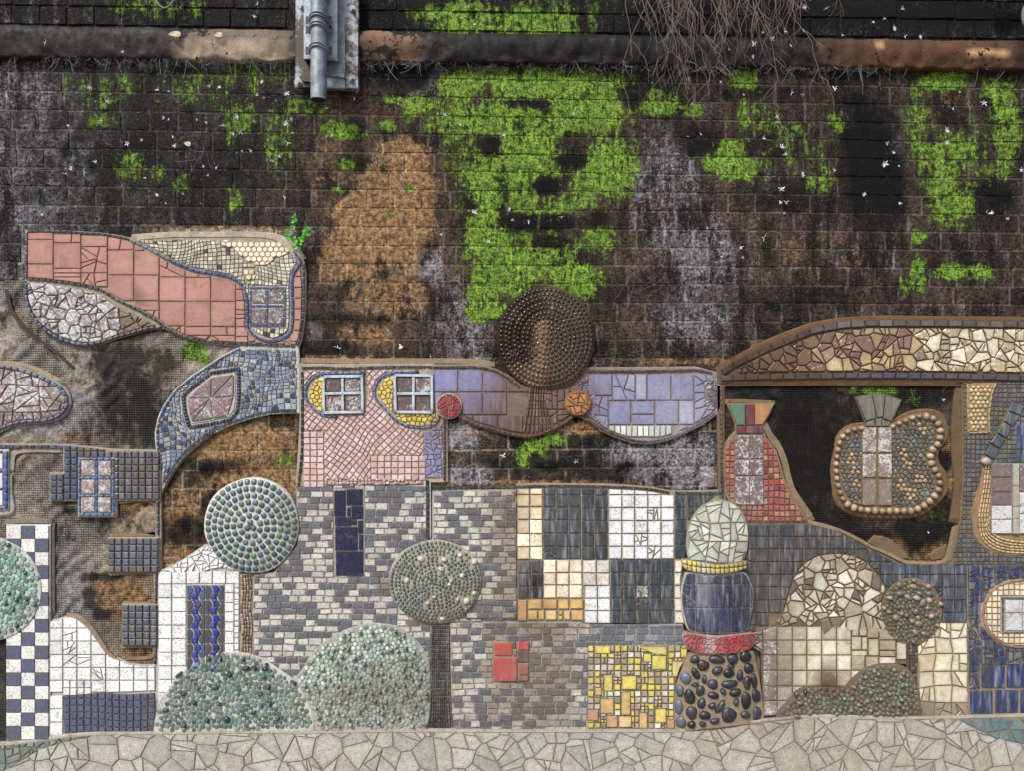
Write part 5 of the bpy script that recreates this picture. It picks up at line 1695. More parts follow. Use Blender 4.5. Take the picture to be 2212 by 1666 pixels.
def lavender_panel():
    T = Thing('lavender_wave_panel', 'long wavy lavender tile mosaic, stained brown below the beaded dish', 'mosaic panel', (1270, 950), 'mosaic panels set on the wall')
    out = Q('C', 105, 625, 450, 625, 560, 655, 650, 700, 740, 770, 820, 790, 1100, 770, 1190, 700, 1215, 645, 1500, 645, 2010, 640, 2160, 680, 2190, 760, 2190, 930, 2170, 980, 2060, 1060, 1960, 1110, 1850, 1160, 1750, 1188, 1650, 1200, 1550, 1190, 1430, 1150, 1330, 1105, 1250, 1045, 1180, 1000, 1130, 1002, 1080, 1045, 1000, 1095, 900, 1135, 800, 1160, 650, 1138, 520, 1102, 400, 1065, 330, 1025, 280, 990, 110, 990)
    T.bed(out, 0.0128, L(176, 158, 150), grow=2)
    reg = offset(Q('C', 112, 655, 450, 655, 550, 685, 640, 735, 720, 800, 820, 810, 1100, 800, 1190, 715, 1230, 688, 1500, 688, 2010, 680, 2140, 700, 2168, 770, 2165, 930, 2120, 985, 2030, 1038, 1940, 1088, 1850, 1125, 1750, 1155, 1650, 1170, 1550, 1160, 1440, 1125, 1340, 1080, 1260, 1020, 1190, 980, 1130, 978, 1060, 1020, 980, 1066, 890, 1105, 800, 1128, 660, 1108, 530, 1072, 410, 1038, 340, 1000, 300, 985, 112, 985), -0.5)
    red = ell(*q('C', 227, 926), qs('C', 92), qs('C', 92), 28)
    org = ell(*q('C', 1157, 906), qs('C', 96), qs('C', 90), 28)
    cells = []
    for a in (118, 296, 470, 644):
        for y0, y1 in ((655, 824), (826, 990)):
            cells.append(QR('C', a, y0, a + 172, y1))
    for a, b in ((112, 400), (400, 580), (582, 760)):
        cells.append(QR('C', a, 992, b, 1140))
    for y0, y1 in ((780, 950), (952, 1140)):
        for a in (818, 920, 1010, 1100, 1190):
            cells += shatter(QR('C', a, y0, a + 90, y1), 420, cut=.5)
    for r in range(6):
        cells.append(QR('C', 762, 990 + r * 25, 818, 1015 + r * 25))
    for a, y0, b, y1 in ((1235, 690, 1405, 850), (1575, 690, 1655, 885), (1660, 690, 1830, 885), (1835, 690, 1995, 885), (1380, 890, 1540, 1062), (1545, 890, 1712, 985), (1545, 990, 1712, 1062), (1716, 885, 1885, 1060), (1888, 885, 1998, 1060)):
        cells.append(QR('C', a, y0, b, y1))
    for a, y0, b, y1, am in ((1408, 690, 1572, 885, 600), (1235, 853, 1378, 1100, 500), (2000, 690, 2180, 830, 500), (2000, 832, 2180, 1060, 600), (1888, 1062, 2100, 1180, 300), (1160, 690, 1232, 850, 90), (1380, 855, 1405, 888, 60), (1180, 1000, 1378, 1170, 260)):
        cells += shatter(QR('C', a, y0, b, y1), am)
    comb = QR('C', 1380, 1066, 1840, 1150)
    tail = Q('C', 800, 790, 945, 790, 925, 870, 935, 960, 975, 1050, 975, 1070, 890, 1108, 800, 1130, 745, 1122, 775, 1010, 800, 900)
    mar = spline(Q('C', 2075, 800, 2110, 735, 2160, 715, 2200, 760, 2200, 920, 2140, 935, 2085, 880), 3)
    f = fit(reg, cells, 1.9, holes=[red, org, comb, mar, tail], amin=20)
    rows = []
    for i in range(7):
        a = i / 6
        rows += strip(Q('C', 812 + a * 118, 780, 806 + a * 112, 880, 792 + a * 140, 980, 762 + a * 205, 1125), qs('C', 18), 17, gap=1.3)
    T.add('brown_slat_tile', fit(tail, rows, .2, amin=10), pick(L(118, 86, 66), L(134, 104, 84), L(96, 68, 52)), 'glazed_tile', .007, .0205, bev=.8, edge=L(60, 42, 32), dirty=False, tilt=.04)
    def lc(u, v):
        if u < 1060:
            return vary(L(144, 144, 196), .06)
        return vary(L(148, 150, 196) if R.random() < .8 else L(170, 170, 200), .07)
    T.add('lavender_tile', f, lc, 'glazed_tile', .007, .0185, bev=.8, edge=L(128, 112, 128), dj=.0006)
    T.add('white_comb_tile', fit(reg, grid(*q('C', 1385, 1066), *q('C', 1835, 1150), 11, 1, jit=.5), 1.6, amin=14), pick(L(214, 216, 208), L(196, 200, 196)), 'glazed_tile', .007, .019, bev=.9, edge=L(150, 150, 140))
    T.add('maroon_shard', fit(reg, [c for x in [mar] for c in voronoi(bbox(mar), 14, .4) if inside(cen(c), mar)], 1.6, amin=10), pick(L(130, 80, 92), L(110, 66, 78)), 'flaking_glaze', .007, .019, aux=.35)
    dk = pick(L(60, 66, 68), L(76, 76, 74), L(50, 50, 52))
    T.add('border_tile', strip(Q('C', 110, 640, 300, 638, 450, 640, 560, 668, 650, 715, 735, 785), 6.2, 12) + strip(Q('C', 1225, 665, 1500, 668, 1800, 665, 2010, 660, 2130, 680), 6.6, 11.5) +
          strip(Q('C', 335, 1012, 400, 1050, 520, 1086, 650, 1122, 800, 1144, 900, 1120, 1000, 1080, 1080, 1032, 1130, 992), 6.4, 12) + strip(Q('C', 1170, 1000, 1250, 1038, 1340, 1095, 1440, 1138, 1550, 1174, 1650, 1185), 6.4, 12), dk, d1=.02)
    T.add('border_tile', strip(Q('C', 1650, 1185, 1750, 1172, 1850, 1142, 1950, 1096, 2050, 1040, 2150, 972), 5, 7.5), pick(L(96, 100, 100), L(70, 74, 74)), d1=.02)
    T.done()
    for nm, lab, o, col, ed, at in [('crimson_disc', 'round plaque of crimson shards with pale joints, beside the right window of the pink house', red, L(168, 40, 72), L(120, 30, 50), 227),
                                    ('amber_disc', 'round plaque of amber-orange shards, at the notch of the lavender wave', org, L(196, 122, 48), L(130, 80, 36), 1157)]:
        u, v = cen(o)
        T = Thing(nm, lab, 'mosaic disc', (u, v + 28), 'small round plaques')
        T.bed(o, 0.030, L(206, 178, 140) if at == 227 else L(150, 116, 76), d0=0.0, grow=1.2, dirty=False)
        T.add('shard', fit(offset(o, -1), shatter(QR('C', at - 100, 805, at + 100, 1020), 230, cut=.5), 1.9, amin=8), lambda a, b: vary(col, .12), 'glazed_tile', .024, .036, bev=.8, edge=ed, tilt=.03, dirty=False)
        T.done()
lavender_panel()

def bead_dish():
    (cx, cy) = q('C', 928, 430)
    rx, ry = qs('C', 352), qs('C', 374)
    T = Thing('beaded_dish', 'large round brown dish studded with rings of dark glossy beads, over the lavender wave', 'mosaic dish', (cx, cy + ry))
    def rel(u, v):
        r = math.sqrt(((u - cx) / rx) ** 2 + ((v - cy) / ry) ** 2)
        k = max(0, 1 - r * r)
        ax, ay = cx - 12, cy + 20
        t = math.atan2(v - ay, u - ax)
        fold = 0.010 * math.exp(-((u - (cx - 6)) / 9) ** 2) * (1 if v > ay - 30 else 0.2)
        s = (u - ax) / rx
        bowl = -0.018 * math.exp(-((s + .3) / .25) ** 2) * k
        return 0.05 * k ** 0.6 + fold * k + bowl + 0.0016 * math.sin(r * 34) * (1 if u < ax else .4)
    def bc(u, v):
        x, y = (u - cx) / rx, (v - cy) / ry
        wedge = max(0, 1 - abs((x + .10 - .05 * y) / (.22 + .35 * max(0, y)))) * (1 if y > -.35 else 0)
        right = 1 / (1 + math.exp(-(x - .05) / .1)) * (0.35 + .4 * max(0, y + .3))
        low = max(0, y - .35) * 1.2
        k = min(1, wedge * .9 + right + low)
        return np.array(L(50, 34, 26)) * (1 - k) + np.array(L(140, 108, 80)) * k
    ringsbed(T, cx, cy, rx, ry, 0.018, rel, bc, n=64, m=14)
    rng_ = rings(cx, cy, rx - 2, ry - 2, 9.6, 9.6)
    for x, y, t in rng_:
        w = (x - cx) + 0.2 * (y - cy)
        warm = (x < cx - 4 and y > cy - 30) or abs(x - cx + 8) < 16 and y > cy - 40
        tan_ = (abs(x - cx + 10) < 14 and y > cy - 36) or (y > cy + 55 and x < cx + 6)
        c = vary(L(112, 88, 68), .2) if tan_ else (vary(L(34, 46, 46), .25) if x > cx else vary(R.choice([L(34, 26, 24), L(46, 34, 28)]), .25))
        T.add('bead', [disc(x, y, 4.1, 8, .05)], c, 'dark_glass', .014, .0195, relief=rel, dome=.0055, dirty=False)
    T.done()
bead_dish()

def checker_facade():
    T = Thing('block_facade_panel', 'facade of cream, black and white square tile blocks above an amber row', 'mosaic panel', (1290, 1350), 'mosaic panels set on the wall')
    out = Q('G', 122, 92, 400, 90, 850, 95, 1050, 108, 1200, 120, 1350, 150, 1500, 150, 1780, 142, 1790, 250, 1650, 240, 1560, 300, 1490, 400, 1470, 600, 1445, 700, 1430, 900, 1470, 1205, 660, 1210, 655, 1190, 122, 1185)
    T.bed(out, 0.0125, L(176, 162, 138), grow=1.5)
    region = Q('G', 126, 125, 400, 122, 850, 128, 1050, 136, 1200, 148, 1340, 178, 1500, 182, 1700, 178, 1650, 228, 1560, 290, 1495, 380, 1470, 500, 1465, 690, 1450, 690, 1425, 850, 1430, 1000, 1460, 1200, 120, 1200)
    def col_(name, xs, ys, c, mat='streaked_tile', e=None, brk=()):
        cells = []
        for i in range(len(xs) - 1):
            for j in range(len(ys) - 1):
                cc = QR('G', xs[i], ys[j], xs[i + 1], ys[j + 1])
                cc = [(x + R.uniform(-.5, .5), y + R.uniform(-.5, .5)) for x, y in cc]
                cells += shatter(cc, 170, cut=.1) if (i, j) in brk else [cc]
        T.add(name, fit(region, cells, 2.3, amin=16), (lambda u, v: vary(c, .09)), mat, .007, .019, bev=.9, edge=e, dj=.0009, tilt=.008)
    cr, wh, bk = L(232, 208, 168), L(228, 228, 228), L(66, 76, 88)
    ce, we, be = L(150, 110, 70), L(150, 146, 138), L(40, 44, 50)
    col_('cream_tile', [126, 228, 330], [118, 174, 273, 374, 486, 590, 692], cr, 'pearl_glaze', ce)
    col_('black_tile', [332, 433, 533, 634], [118, 178, 276, 378, 484, 588, 688], L(76, 84, 92), e=be, brk=((0, 5),))
    col_('black_tile', [640, 742, 848], [118, 180, 284, 384, 484, 590, 690], L(56, 64, 74), e=be)
    col_('white_tile', [854, 960, 1062, 1166, 1272, 1376], [118, 176, 278, 382, 486, 586, 688], wh, 'speckled_stone', we, brk=((2, 4), (3, 5), (3, 2)))
    col_('black_tile', [1380, 1478, 1600, 1720], [150, 176, 276, 378, 478, 576, 684], L(54, 62, 76), e=be)
    col_('black_tile', [132, 236, 334], [698, 800, 904, 1002], L(70, 68, 72), e=be)
    col_('cream_tile', [336, 438, 542, 644], [690, 796, 894, 998], L(226, 210, 182), 'pearl_glaze', ce)
    col_('white_tile', [648, 757, 862], [694, 798, 898], L(222, 214, 200), 'speckled_stone', we)
    col_('white_tile', [662, 767, 868], [898, 998, 1098, 1200], wh, 'speckled_stone', we)
    col_('black_tile', [870, 972, 1073, 1172, 1274, 1376], [690, 796, 896, 998, 1100, 1202], L(60, 70, 82), e=be, brk=((2, 3),))
    col_('cream_tile', [1378, 1460], [694, 796, 900, 1000, 1102, 1202], L(226, 216, 196), 'speckled_stone', we)
    am = L(226, 184, 104)
    for b, c in [((132, 1010, 206, 1182), L(214, 160, 88)), ((212, 1006, 328, 1086), am), ((332, 1006, 446, 1084), am), ((450, 1004, 540, 1086), am), ((544, 1004, 654, 1084), am), ((210, 1092, 292, 1172), am), ((294, 1092, 345, 1172), am), ((348, 1092, 444, 1174), L(232, 200, 130)), ((452, 1094, 492, 1132), L(200, 184, 70)), ((452, 1134, 492, 1174), L(206, 190, 60)), ((496, 1094, 552, 1172), L(214, 190, 140)), ((556, 1090, 654, 1176), am)]:
        T.add('amber_tile', [inset_convex(QR('G', *b), 1)], vary(c, .05), 'pearl_glaze', .007, .0195, bev=1, edge=L(150, 104, 50), aux=.1)
    W = T.one('window', QR('G', 1078, 902, 1166, 992), .012, .0215, L(108, 104, 84), 'flaking_glaze', bev=1.5)
    T.add('border_tile', strip(Q('F', 1210, 125, 1400, 120, 1600, 112, 1800, 108, 1900, 112) + Q('G', 250, 108, 400, 105, 600, 106, 850, 112, 1050, 120, 1200, 134, 1350, 162), 6, 11.5), pick(L(40, 46, 54), L(56, 62, 66)), d1=.0205)
    T.add('border_tile', strip(Q('G', 1380, 160, 1550, 165, 1700, 160, 1760, 150), 7, 12), pick(L(70, 78, 84), L(56, 62, 66)), d1=.0205)
    T.done()
checker_facade()

def yellow_panel():
    T = Thing('yellow_mosaic_square', 'square mosaic of yellow and tan tesserae, left of the pebble base', 'mosaic panel', (1370, 1578), 'mosaic panels set on the wall')
    out = Q('K', 668, 366, 1445, 366, 1425, 470, 1380, 540, 1345, 650, 1332, 830, 1340, 1015, 665, 1008)
    T.bed(out, .012, L(150, 138, 116), grow=2)
    Y, O, Pp = L(222, 206, 86), L(226, 186, 110), L(216, 170, 130)
    big = [((722, 370, 842, 430), Y), ((1163, 447, 1275, 555), Y), ((1098, 430, 1160, 495), Y), ((1320, 490, 1420, 610), L(216, 206, 130)), ((1385, 390, 1440, 460), Y), ((792, 595, 860, 722), Y), ((930, 603, 1045, 707), Y), ((765, 780, 870, 895), O), ((928, 728, 998, 905), O), ((662, 862, 752, 950), Pp), ((812, 910, 898, 1000), Pp),
           ((908, 914, 1008, 1000), L(228, 198, 136)), ((1065, 890, 1128, 1012), O), ((1190, 857, 1275, 965), Y), ((1280, 937, 1338, 1010), Pp), ((722, 692, 777, 752), O)]
    holes = []
    for b, c in big:
        r = QR('K', *b)
        holes.append(offset(r, .8))
        T.add('yellow_slab', fit(out, [r], 1.2, amin=20), vary(c, .05), 'pearl_glaze', .007, .0195, bev=.8, edge=L(140, 120, 60), aux=0.05)
    tri = Q('K', 1048, 376, 1278, 378, 1278, 440, 1180, 430, 1110, 400)
    holes.append(offset(tri, .8))
    T.add('yellow_slab', [tri], Y, 'pearl_glaze', .007, .0195, bev=.8, aux=.05, edge=L(140, 120, 60))
    cells = []
    for c in gridp(bbox(out), 14.2, 14.2, jit=1.2):
        if R.random() < .16:
            x0, y0, x1, y1 = bbox(c)
            cells += grid(x0, y0, x1, y1, 2, R.choice([1, 2]))
        else:
            cells.append(c)
    T.add('tessera', fit(out, cells, 2.4, holes=holes, amin=14), lambda u, v: vary(R.choices([L(222, 204, 60), L(186, 166, 136), L(206, 192, 166), L(222, 216, 200), L(160, 150, 120)], [4, 4, 3, 2, 1.5])[0], .1), 'glazed_tile', .007, .0188, bev=.9, edge=L(130, 112, 80), tilt=.02)
    T.done()
yellow_panel()

PEBBASE = spline(Q('K', 1440, 425, 1560, 415, 1720, 430, 1925, 402, 1965, 480, 1995, 620, 2018, 800, 2020, 965, 1900, 968, 1800, 975, 1600, 995, 1400, 1020, 1340, 1005, 1328, 850, 1345, 700, 1390, 560), 3)
DOME = spline(Q('G', 1760, 220, 1850, 250, 1915, 330, 1953, 430, 1958, 560, 1942, 640, 1890, 705, 1750, 712, 1600, 706, 1500, 698, 1474, 600, 1478, 480, 1510, 370, 1580, 275, 1680, 225), 3)
BARREL = spline(Q('G', 1480, 785, 1620, 800, 1760, 800, 1920, 782, 1975, 860, 2003, 950, 1995, 1080, 1965, 1200, 1935, 1258, 1700, 1268, 1500, 1255, 1455, 1170, 1428, 1050, 1424, 950, 1445, 850), 3)
RBAND = spline(Q('G', 1460, 1262, 1700, 1284, 1980, 1262, 2020, 1310, 1995, 1378, 1850, 1420, 1600, 1428, 1480, 1392, 1438, 1325), 3)
YBAND = spline(Q('G', 1445, 680, 1600, 702, 1750, 716, 1930, 690, 1945, 722, 1928, 762, 1750, 798, 1600, 792, 1470, 772, 1434, 722), 3)

def totem():
    T = Thing('onion_dome_totem', 'totem with white shard dome, navy barrel, red ring and black pebble base', 'mosaic totem', (1550, 1577))
    u0 = q('G', 1715, 0)[0]
    rel = lambda u, v: 0.022 * max(0, 1 - ((u - u0) / 84) ** 2) ** .5
    def seg(name, out, d, col):
        # curved bed: slices of the outline
        x0, y0, x1, y1 = bbox(out)
        n = 12
        cells = [[(x0 + (x1 - x0) * i / n, y0 - 2), (x0 + (x1 - x0) * (i + 1) / n, y0 - 2), (x0 + (x1 - x0) * (i + 1) / n, y1 + 2), (x0 + (x1 - x0) * i / n, y1 + 2)] for i in range(n)]
        us, F, V, Cc = [], [], [], []
        m = 0
        for c in cells:
            p = clip_region(out, c)
            if len(p) < 3:
                continue
            r = prism(p, -0.01, d, col, bev=.01, relief=lambda a, b: rel(a, b))
            V.append(r[0])
            F += [tuple(i + m for i in f) for f in r[1]]
            Cc.append(r[2])
            m += len(r[0])
        return mesh_obj(name, np.concatenate(V), F, np.concatenate(Cc), 'grout', T.root, False, .5)
    Pt = seg('dome', offset(DOME, 1), .012, L(176, 176, 156))
    cs = []
    for c in gridp(bbox(DOME), 46, 52, jit=8):
        cs += shatter(c, 420, cut=.5)
    T.add('shard', fit(DOME, cs, 1.7, amin=16), pick(L(206, 210, 192), L(190, 196, 176), L(214, 216, 204)), 'pearl_glaze', .006, .019, parent=Pt, relief=rel, bev=1, edge=L(130, 130, 104), tilt=.03, aux=.2)
    Pt = seg('pebble_base', PEBBASE, .013, L(168, 150, 120))
    pb = [(1490, 465, 80, 60, -.6), (1550, 510, 95, 85, 0), (1655, 465, 130, 65, .1), (1778, 460, 90, 80, 0), (1880, 447, 95, 92, 0), (1905, 537, 80, 80, 0), (1660, 550, 90, 60, -.5), (1765, 515, 60, 30, .1), (1748, 570, 90, 70, 0), (1836, 590, 52, 90, .1), (1495, 575, 58, 95, -.5), (1560, 617, 36, 72, .1), (1420, 615, 85, 90, 0), (1490, 657, 62, 24, -.3), (1625, 655, 85, 80, 0), (1755, 655, 130, 64, -.1), (1893, 647, 64, 108, .1), (1952, 640, 52, 118, -.1), (1375, 715, 62, 92, 0),
          (1530, 705, 65, 85, .4), (1630, 740, 92, 54, .2), (1705, 712, 42, 56, -.4), (1800, 720, 95, 64, -.25), (1450, 755, 84, 116, -.2), (1968, 755, 74, 100, -.2), (1885, 785, 80, 136, 0), (1805, 795, 42, 60, .3), (1540, 802, 62, 85, .35), (1620, 820, 66, 50, -.5), (1683, 825, 46, 122, .6), (1370, 840, 62, 122, 0), (1465, 877, 86, 104, 0), (1565, 895, 92, 66, 0), (1750, 893, 122, 118, .1), (1880, 893, 84, 56, .15), (1975, 895, 72, 110, .1), (1640, 937, 78, 48, -.3), (1465, 970, 66, 58, -.3), (1548, 962, 52, 42, 0), (1385, 955, 78, 92, 0)]
    for x, y, a, b, t in pb:
        u, v = q('K', x, y)
        out_side = x < 1430
        T.add('pebble', [ell(u, v, qs('K', a / 2), qs('K', b / 2), 14, .05, t)], vary(L(96, 106, 132) if out_side else R.choice([L(44, 50, 62), L(36, 40, 48), L(54, 60, 74)]), .15), 'pebble_stone', .008, .016, parent=Pt, relief=rel, dome=.012)
    Pt = seg('barrel', BARREL, .016, L(196, 192, 184))
    xs = [[1420, 1535, 1645, 1780, 1895, 2010], [1420, 1535, 1645, 1775, 1905, 2010], [1420, 1535, 1625, 1722, 1822, 1908, 2010]]
    ys = [780, 876, 1064, 1270]
    cells = []
    for j in range(3):
        for i in range(len(xs[j]) - 1):
            c = QR('G', xs[j][i], ys[j], xs[j][i + 1], ys[j + 1])
            cells += shatter(c, 260) if (j == 0 and i in (2, 3)) or (j == 1 and i == 0) else [c]
    T.add('navy_tile', fit(offset(BARREL, -2), cells, 2.0, amin=14), pick(L(40, 48, 92), L(36, 42, 78), L(52, 60, 100)), 'streaked_tile', .008, .023, parent=Pt, relief=rel, bev=.9, edge=L(30, 36, 70))
    Pt = seg('yellow_collar', YBAND, .02, L(170, 160, 120))
    cells = grid(*q('G', 1434, 672), *q('G', 1948, 800), 14, 2, jit=.6, warp=lambda x, y: (x, y + 9 * (1 - ((x - u0) / 70) ** 2) * .8 - 4))
    T.add('yellow_tile', fit(offset(YBAND, -1), cells, 1.7, amin=10), pick(L(216, 196, 78), L(200, 184, 90), L(206, 196, 120)), 'pearl_glaze', .012, .028, parent=Pt, relief=rel, bev=1, edge=L(140, 126, 50), aux=.05, dome=.001)
    Pt = seg('red_ring', RBAND, .021, L(196, 170, 160))
    cs = []
    for c in gridp(bbox(RBAND), 34, 26, jit=4):
        cs += shatter(c, 110)
    T.add('red_shard', fit(offset(RBAND, -1.5), cs, 1.6, amin=10), pick(L(206, 40, 56), L(200, 66, 84), L(190, 32, 46)), 'glazed_tile', .012, .0275, parent=Pt, relief=rel, bev=.8, edge=L(150, 40, 50))
    T.done()
totem()

# ================================================================ right mosaics
MOUND = spline(Q('H', 165, 915, 255, 840, 312, 740, 340, 640, 388, 500, 460, 400, 560, 338, 650, 316, 760, 313, 880, 340, 985, 400, 1064, 495, 1112, 590, 1082, 700, 1100, 850, 1160, 950, 1284, 1012), 3, False) + Q('H', 1284, 1192, 1180, 1186, 1070, 1192, 980, 1210, 900, 1290, 780, 1370, 440, 1375, 370, 1440, 290, 1590, 150, 1612, 138, 1350, 130, 1100, 60, 1060, 60, 940)
HILL3 = spline(Q('H', 255, 1615, 320, 1500, 400, 1405, 500, 1372, 640, 1372, 780, 1368, 850, 1300, 950, 1225, 1070, 1190, 1190, 1190, 1290, 1235, 1350, 1330, 1380, 1450, 1400, 1600, 1200, 1612, 700, 1598), 3)
PC = (q('H', 1320, 772), qs('H', 242), qs('H', 266))
PCE = ell(PC[0][0], PC[0][1], PC[1], PC[2], 40)

def dark_ground():
    T = Thing('slate_backdrop_panel', 'dark slate-blue square tiles behind the totem, cream mound and pebble tree', 'mosaic panel', (1850, 1370), 'mosaic panels set on the wall')
    reg = Q('H', -40, 60, 0, 82, 300, 80, 520, 78, 620, 88, 720, 125, 860, 196, 980, 268, 1100, 328, 1240, 398, 1600, 402, 1762, 402, 1762, 862, 1560, 862, 1400, 1000, 1200, 1000, 1050, 700, 900, 500, 500, 500, 300, 850, 190, 920, 40, 945, 0, 900, 40, 700, 0, 450, -90, 250, -120, 120)
    T.bed(reg, .0115, L(140, 122, 98), grow=2)
    cells = []
    for c in gridp((1580, 1133, 2090, 1380), 26.3, 26.5, jit=.7):
        r = R.random()
        cells += shatter(c, 150) if r < .07 else [c]
    top = QR('H', -120, 0, 860, 140)
    holes = [offset(DOME, 3), offset(BARREL, 3), offset(YBAND, 2), offset(RBAND, 2), offset(MOUND, 1), offset(PCE, 1)]
    T.add('slate_tile', fit(reg, cells, 1.9, holes=holes, amin=16), lambda u, v: vary(R.choice([L(72, 76, 84), L(64, 70, 84), L(84, 82, 84)]) if u < 1900 else R.choice([L(78, 90, 114), L(70, 78, 92)]), .13), 'streaked_tile', .006, .018, bev=.8, edge=L(54, 54, 58), dj=.0008)
    T.done()
dark_ground()

def mound():
    T = Thing('cream_mound_panel', 'big cream bell-shaped mound of glossy shards over square pearl tiles, right of the totem', 'mosaic panel', (1790, 1575), 'mosaic panels set on the wall')
    T.bed(MOUND, .0145, L(128, 108, 80), grow=1)
    yl = q('H', 0, 905)[1]
    rr = R
    cells = []
    cut = q('H', 0, 880)[1]
    cells = splits(voronoi((bbox(MOUND)[0], bbox(MOUND)[1], bbox(MOUND)[2], cut), 28, .56), .6, 120)
    upper = fit(MOUND, cells, 2.3, amin=24)
    lowbox = QR('H', 40, 885, 850, 1700)
    lowr = QR('H', 840, 880, 1300, 1300)
    upper = [c for c in upper if cen(c)[1] < yl - 2]
    g = []
    for x0, x1 in ((60, 138), (140, 252), (252, 372), (372, 488), (488, 606), (606, 724), (724, 840), (840, 950)):
        for y0, y1 in ((892, 1000), (1000, 1118), (1118, 1240), (1240, 1365), (1365, 1480), (1480, 1600)):
            if x0 == 840 and y0 < 1100:
                continue
            if x0 == 60:
                g += shatter(QR('H', x0, y0, x1, y1), 260)
            else:
                g.append(QR('H', x0, y0, x1, y1))
    for b in ((842, 970, 922, 1078), (925, 975, 970, 1078), (842, 1082, 972, 1124), (975, 990, 1060, 1124), (1064, 1000, 1196, 1080), (1064, 1084, 1196, 1130), (1200, 1015, 1280, 1155), (952, 1128, 1060, 1230), (1062, 1132, 1196, 1200), (845, 892, 900, 968), (905, 895, 965, 968), (968, 890, 1060, 985), (1064, 910, 1200, 998)):
        g.append(QR('H', *b))
    low = fit(MOUND, g, 1.9, holes=[offset(HILL3, 1), offset(PEBBASE, 1)], amin=20)
    low = [c for c in low]
    pearl = lambda u, v: vary(R.choice([L(210, 202, 174), L(222, 216, 194), L(194, 182, 152)]) if u > 1685 else L(168, 158, 140), .08)
    T.add('cream_shard', upper, lambda u, v: vary(R.choices([L(214, 206, 178), L(196, 184, 152), L(232, 228, 208), L(136, 120, 108)], [4, 3, 2, .9])[0], .08), 'pearl_glaze', .008, .021, bev=1.4, edge=L(128, 100, 62), tilt=.03, aux=.3)
    T.add('pearl_tile', [c for c in low if cen(c)[0] > 1680], pearl, 'pearl_glaze', .008, .0205, bev=1.0, edge=L(150, 124, 84), tilt=.01, aux=.3)
    T.add('pearl_tile', [c for c in low if cen(c)[0] <= 1680], pick(L(150, 134, 124), L(178, 168, 148)), 'flaking_glaze', .008, .0205, bev=1.0, edge=L(120, 104, 86), tilt=.01, aux=.35)
    T.done()
mound()

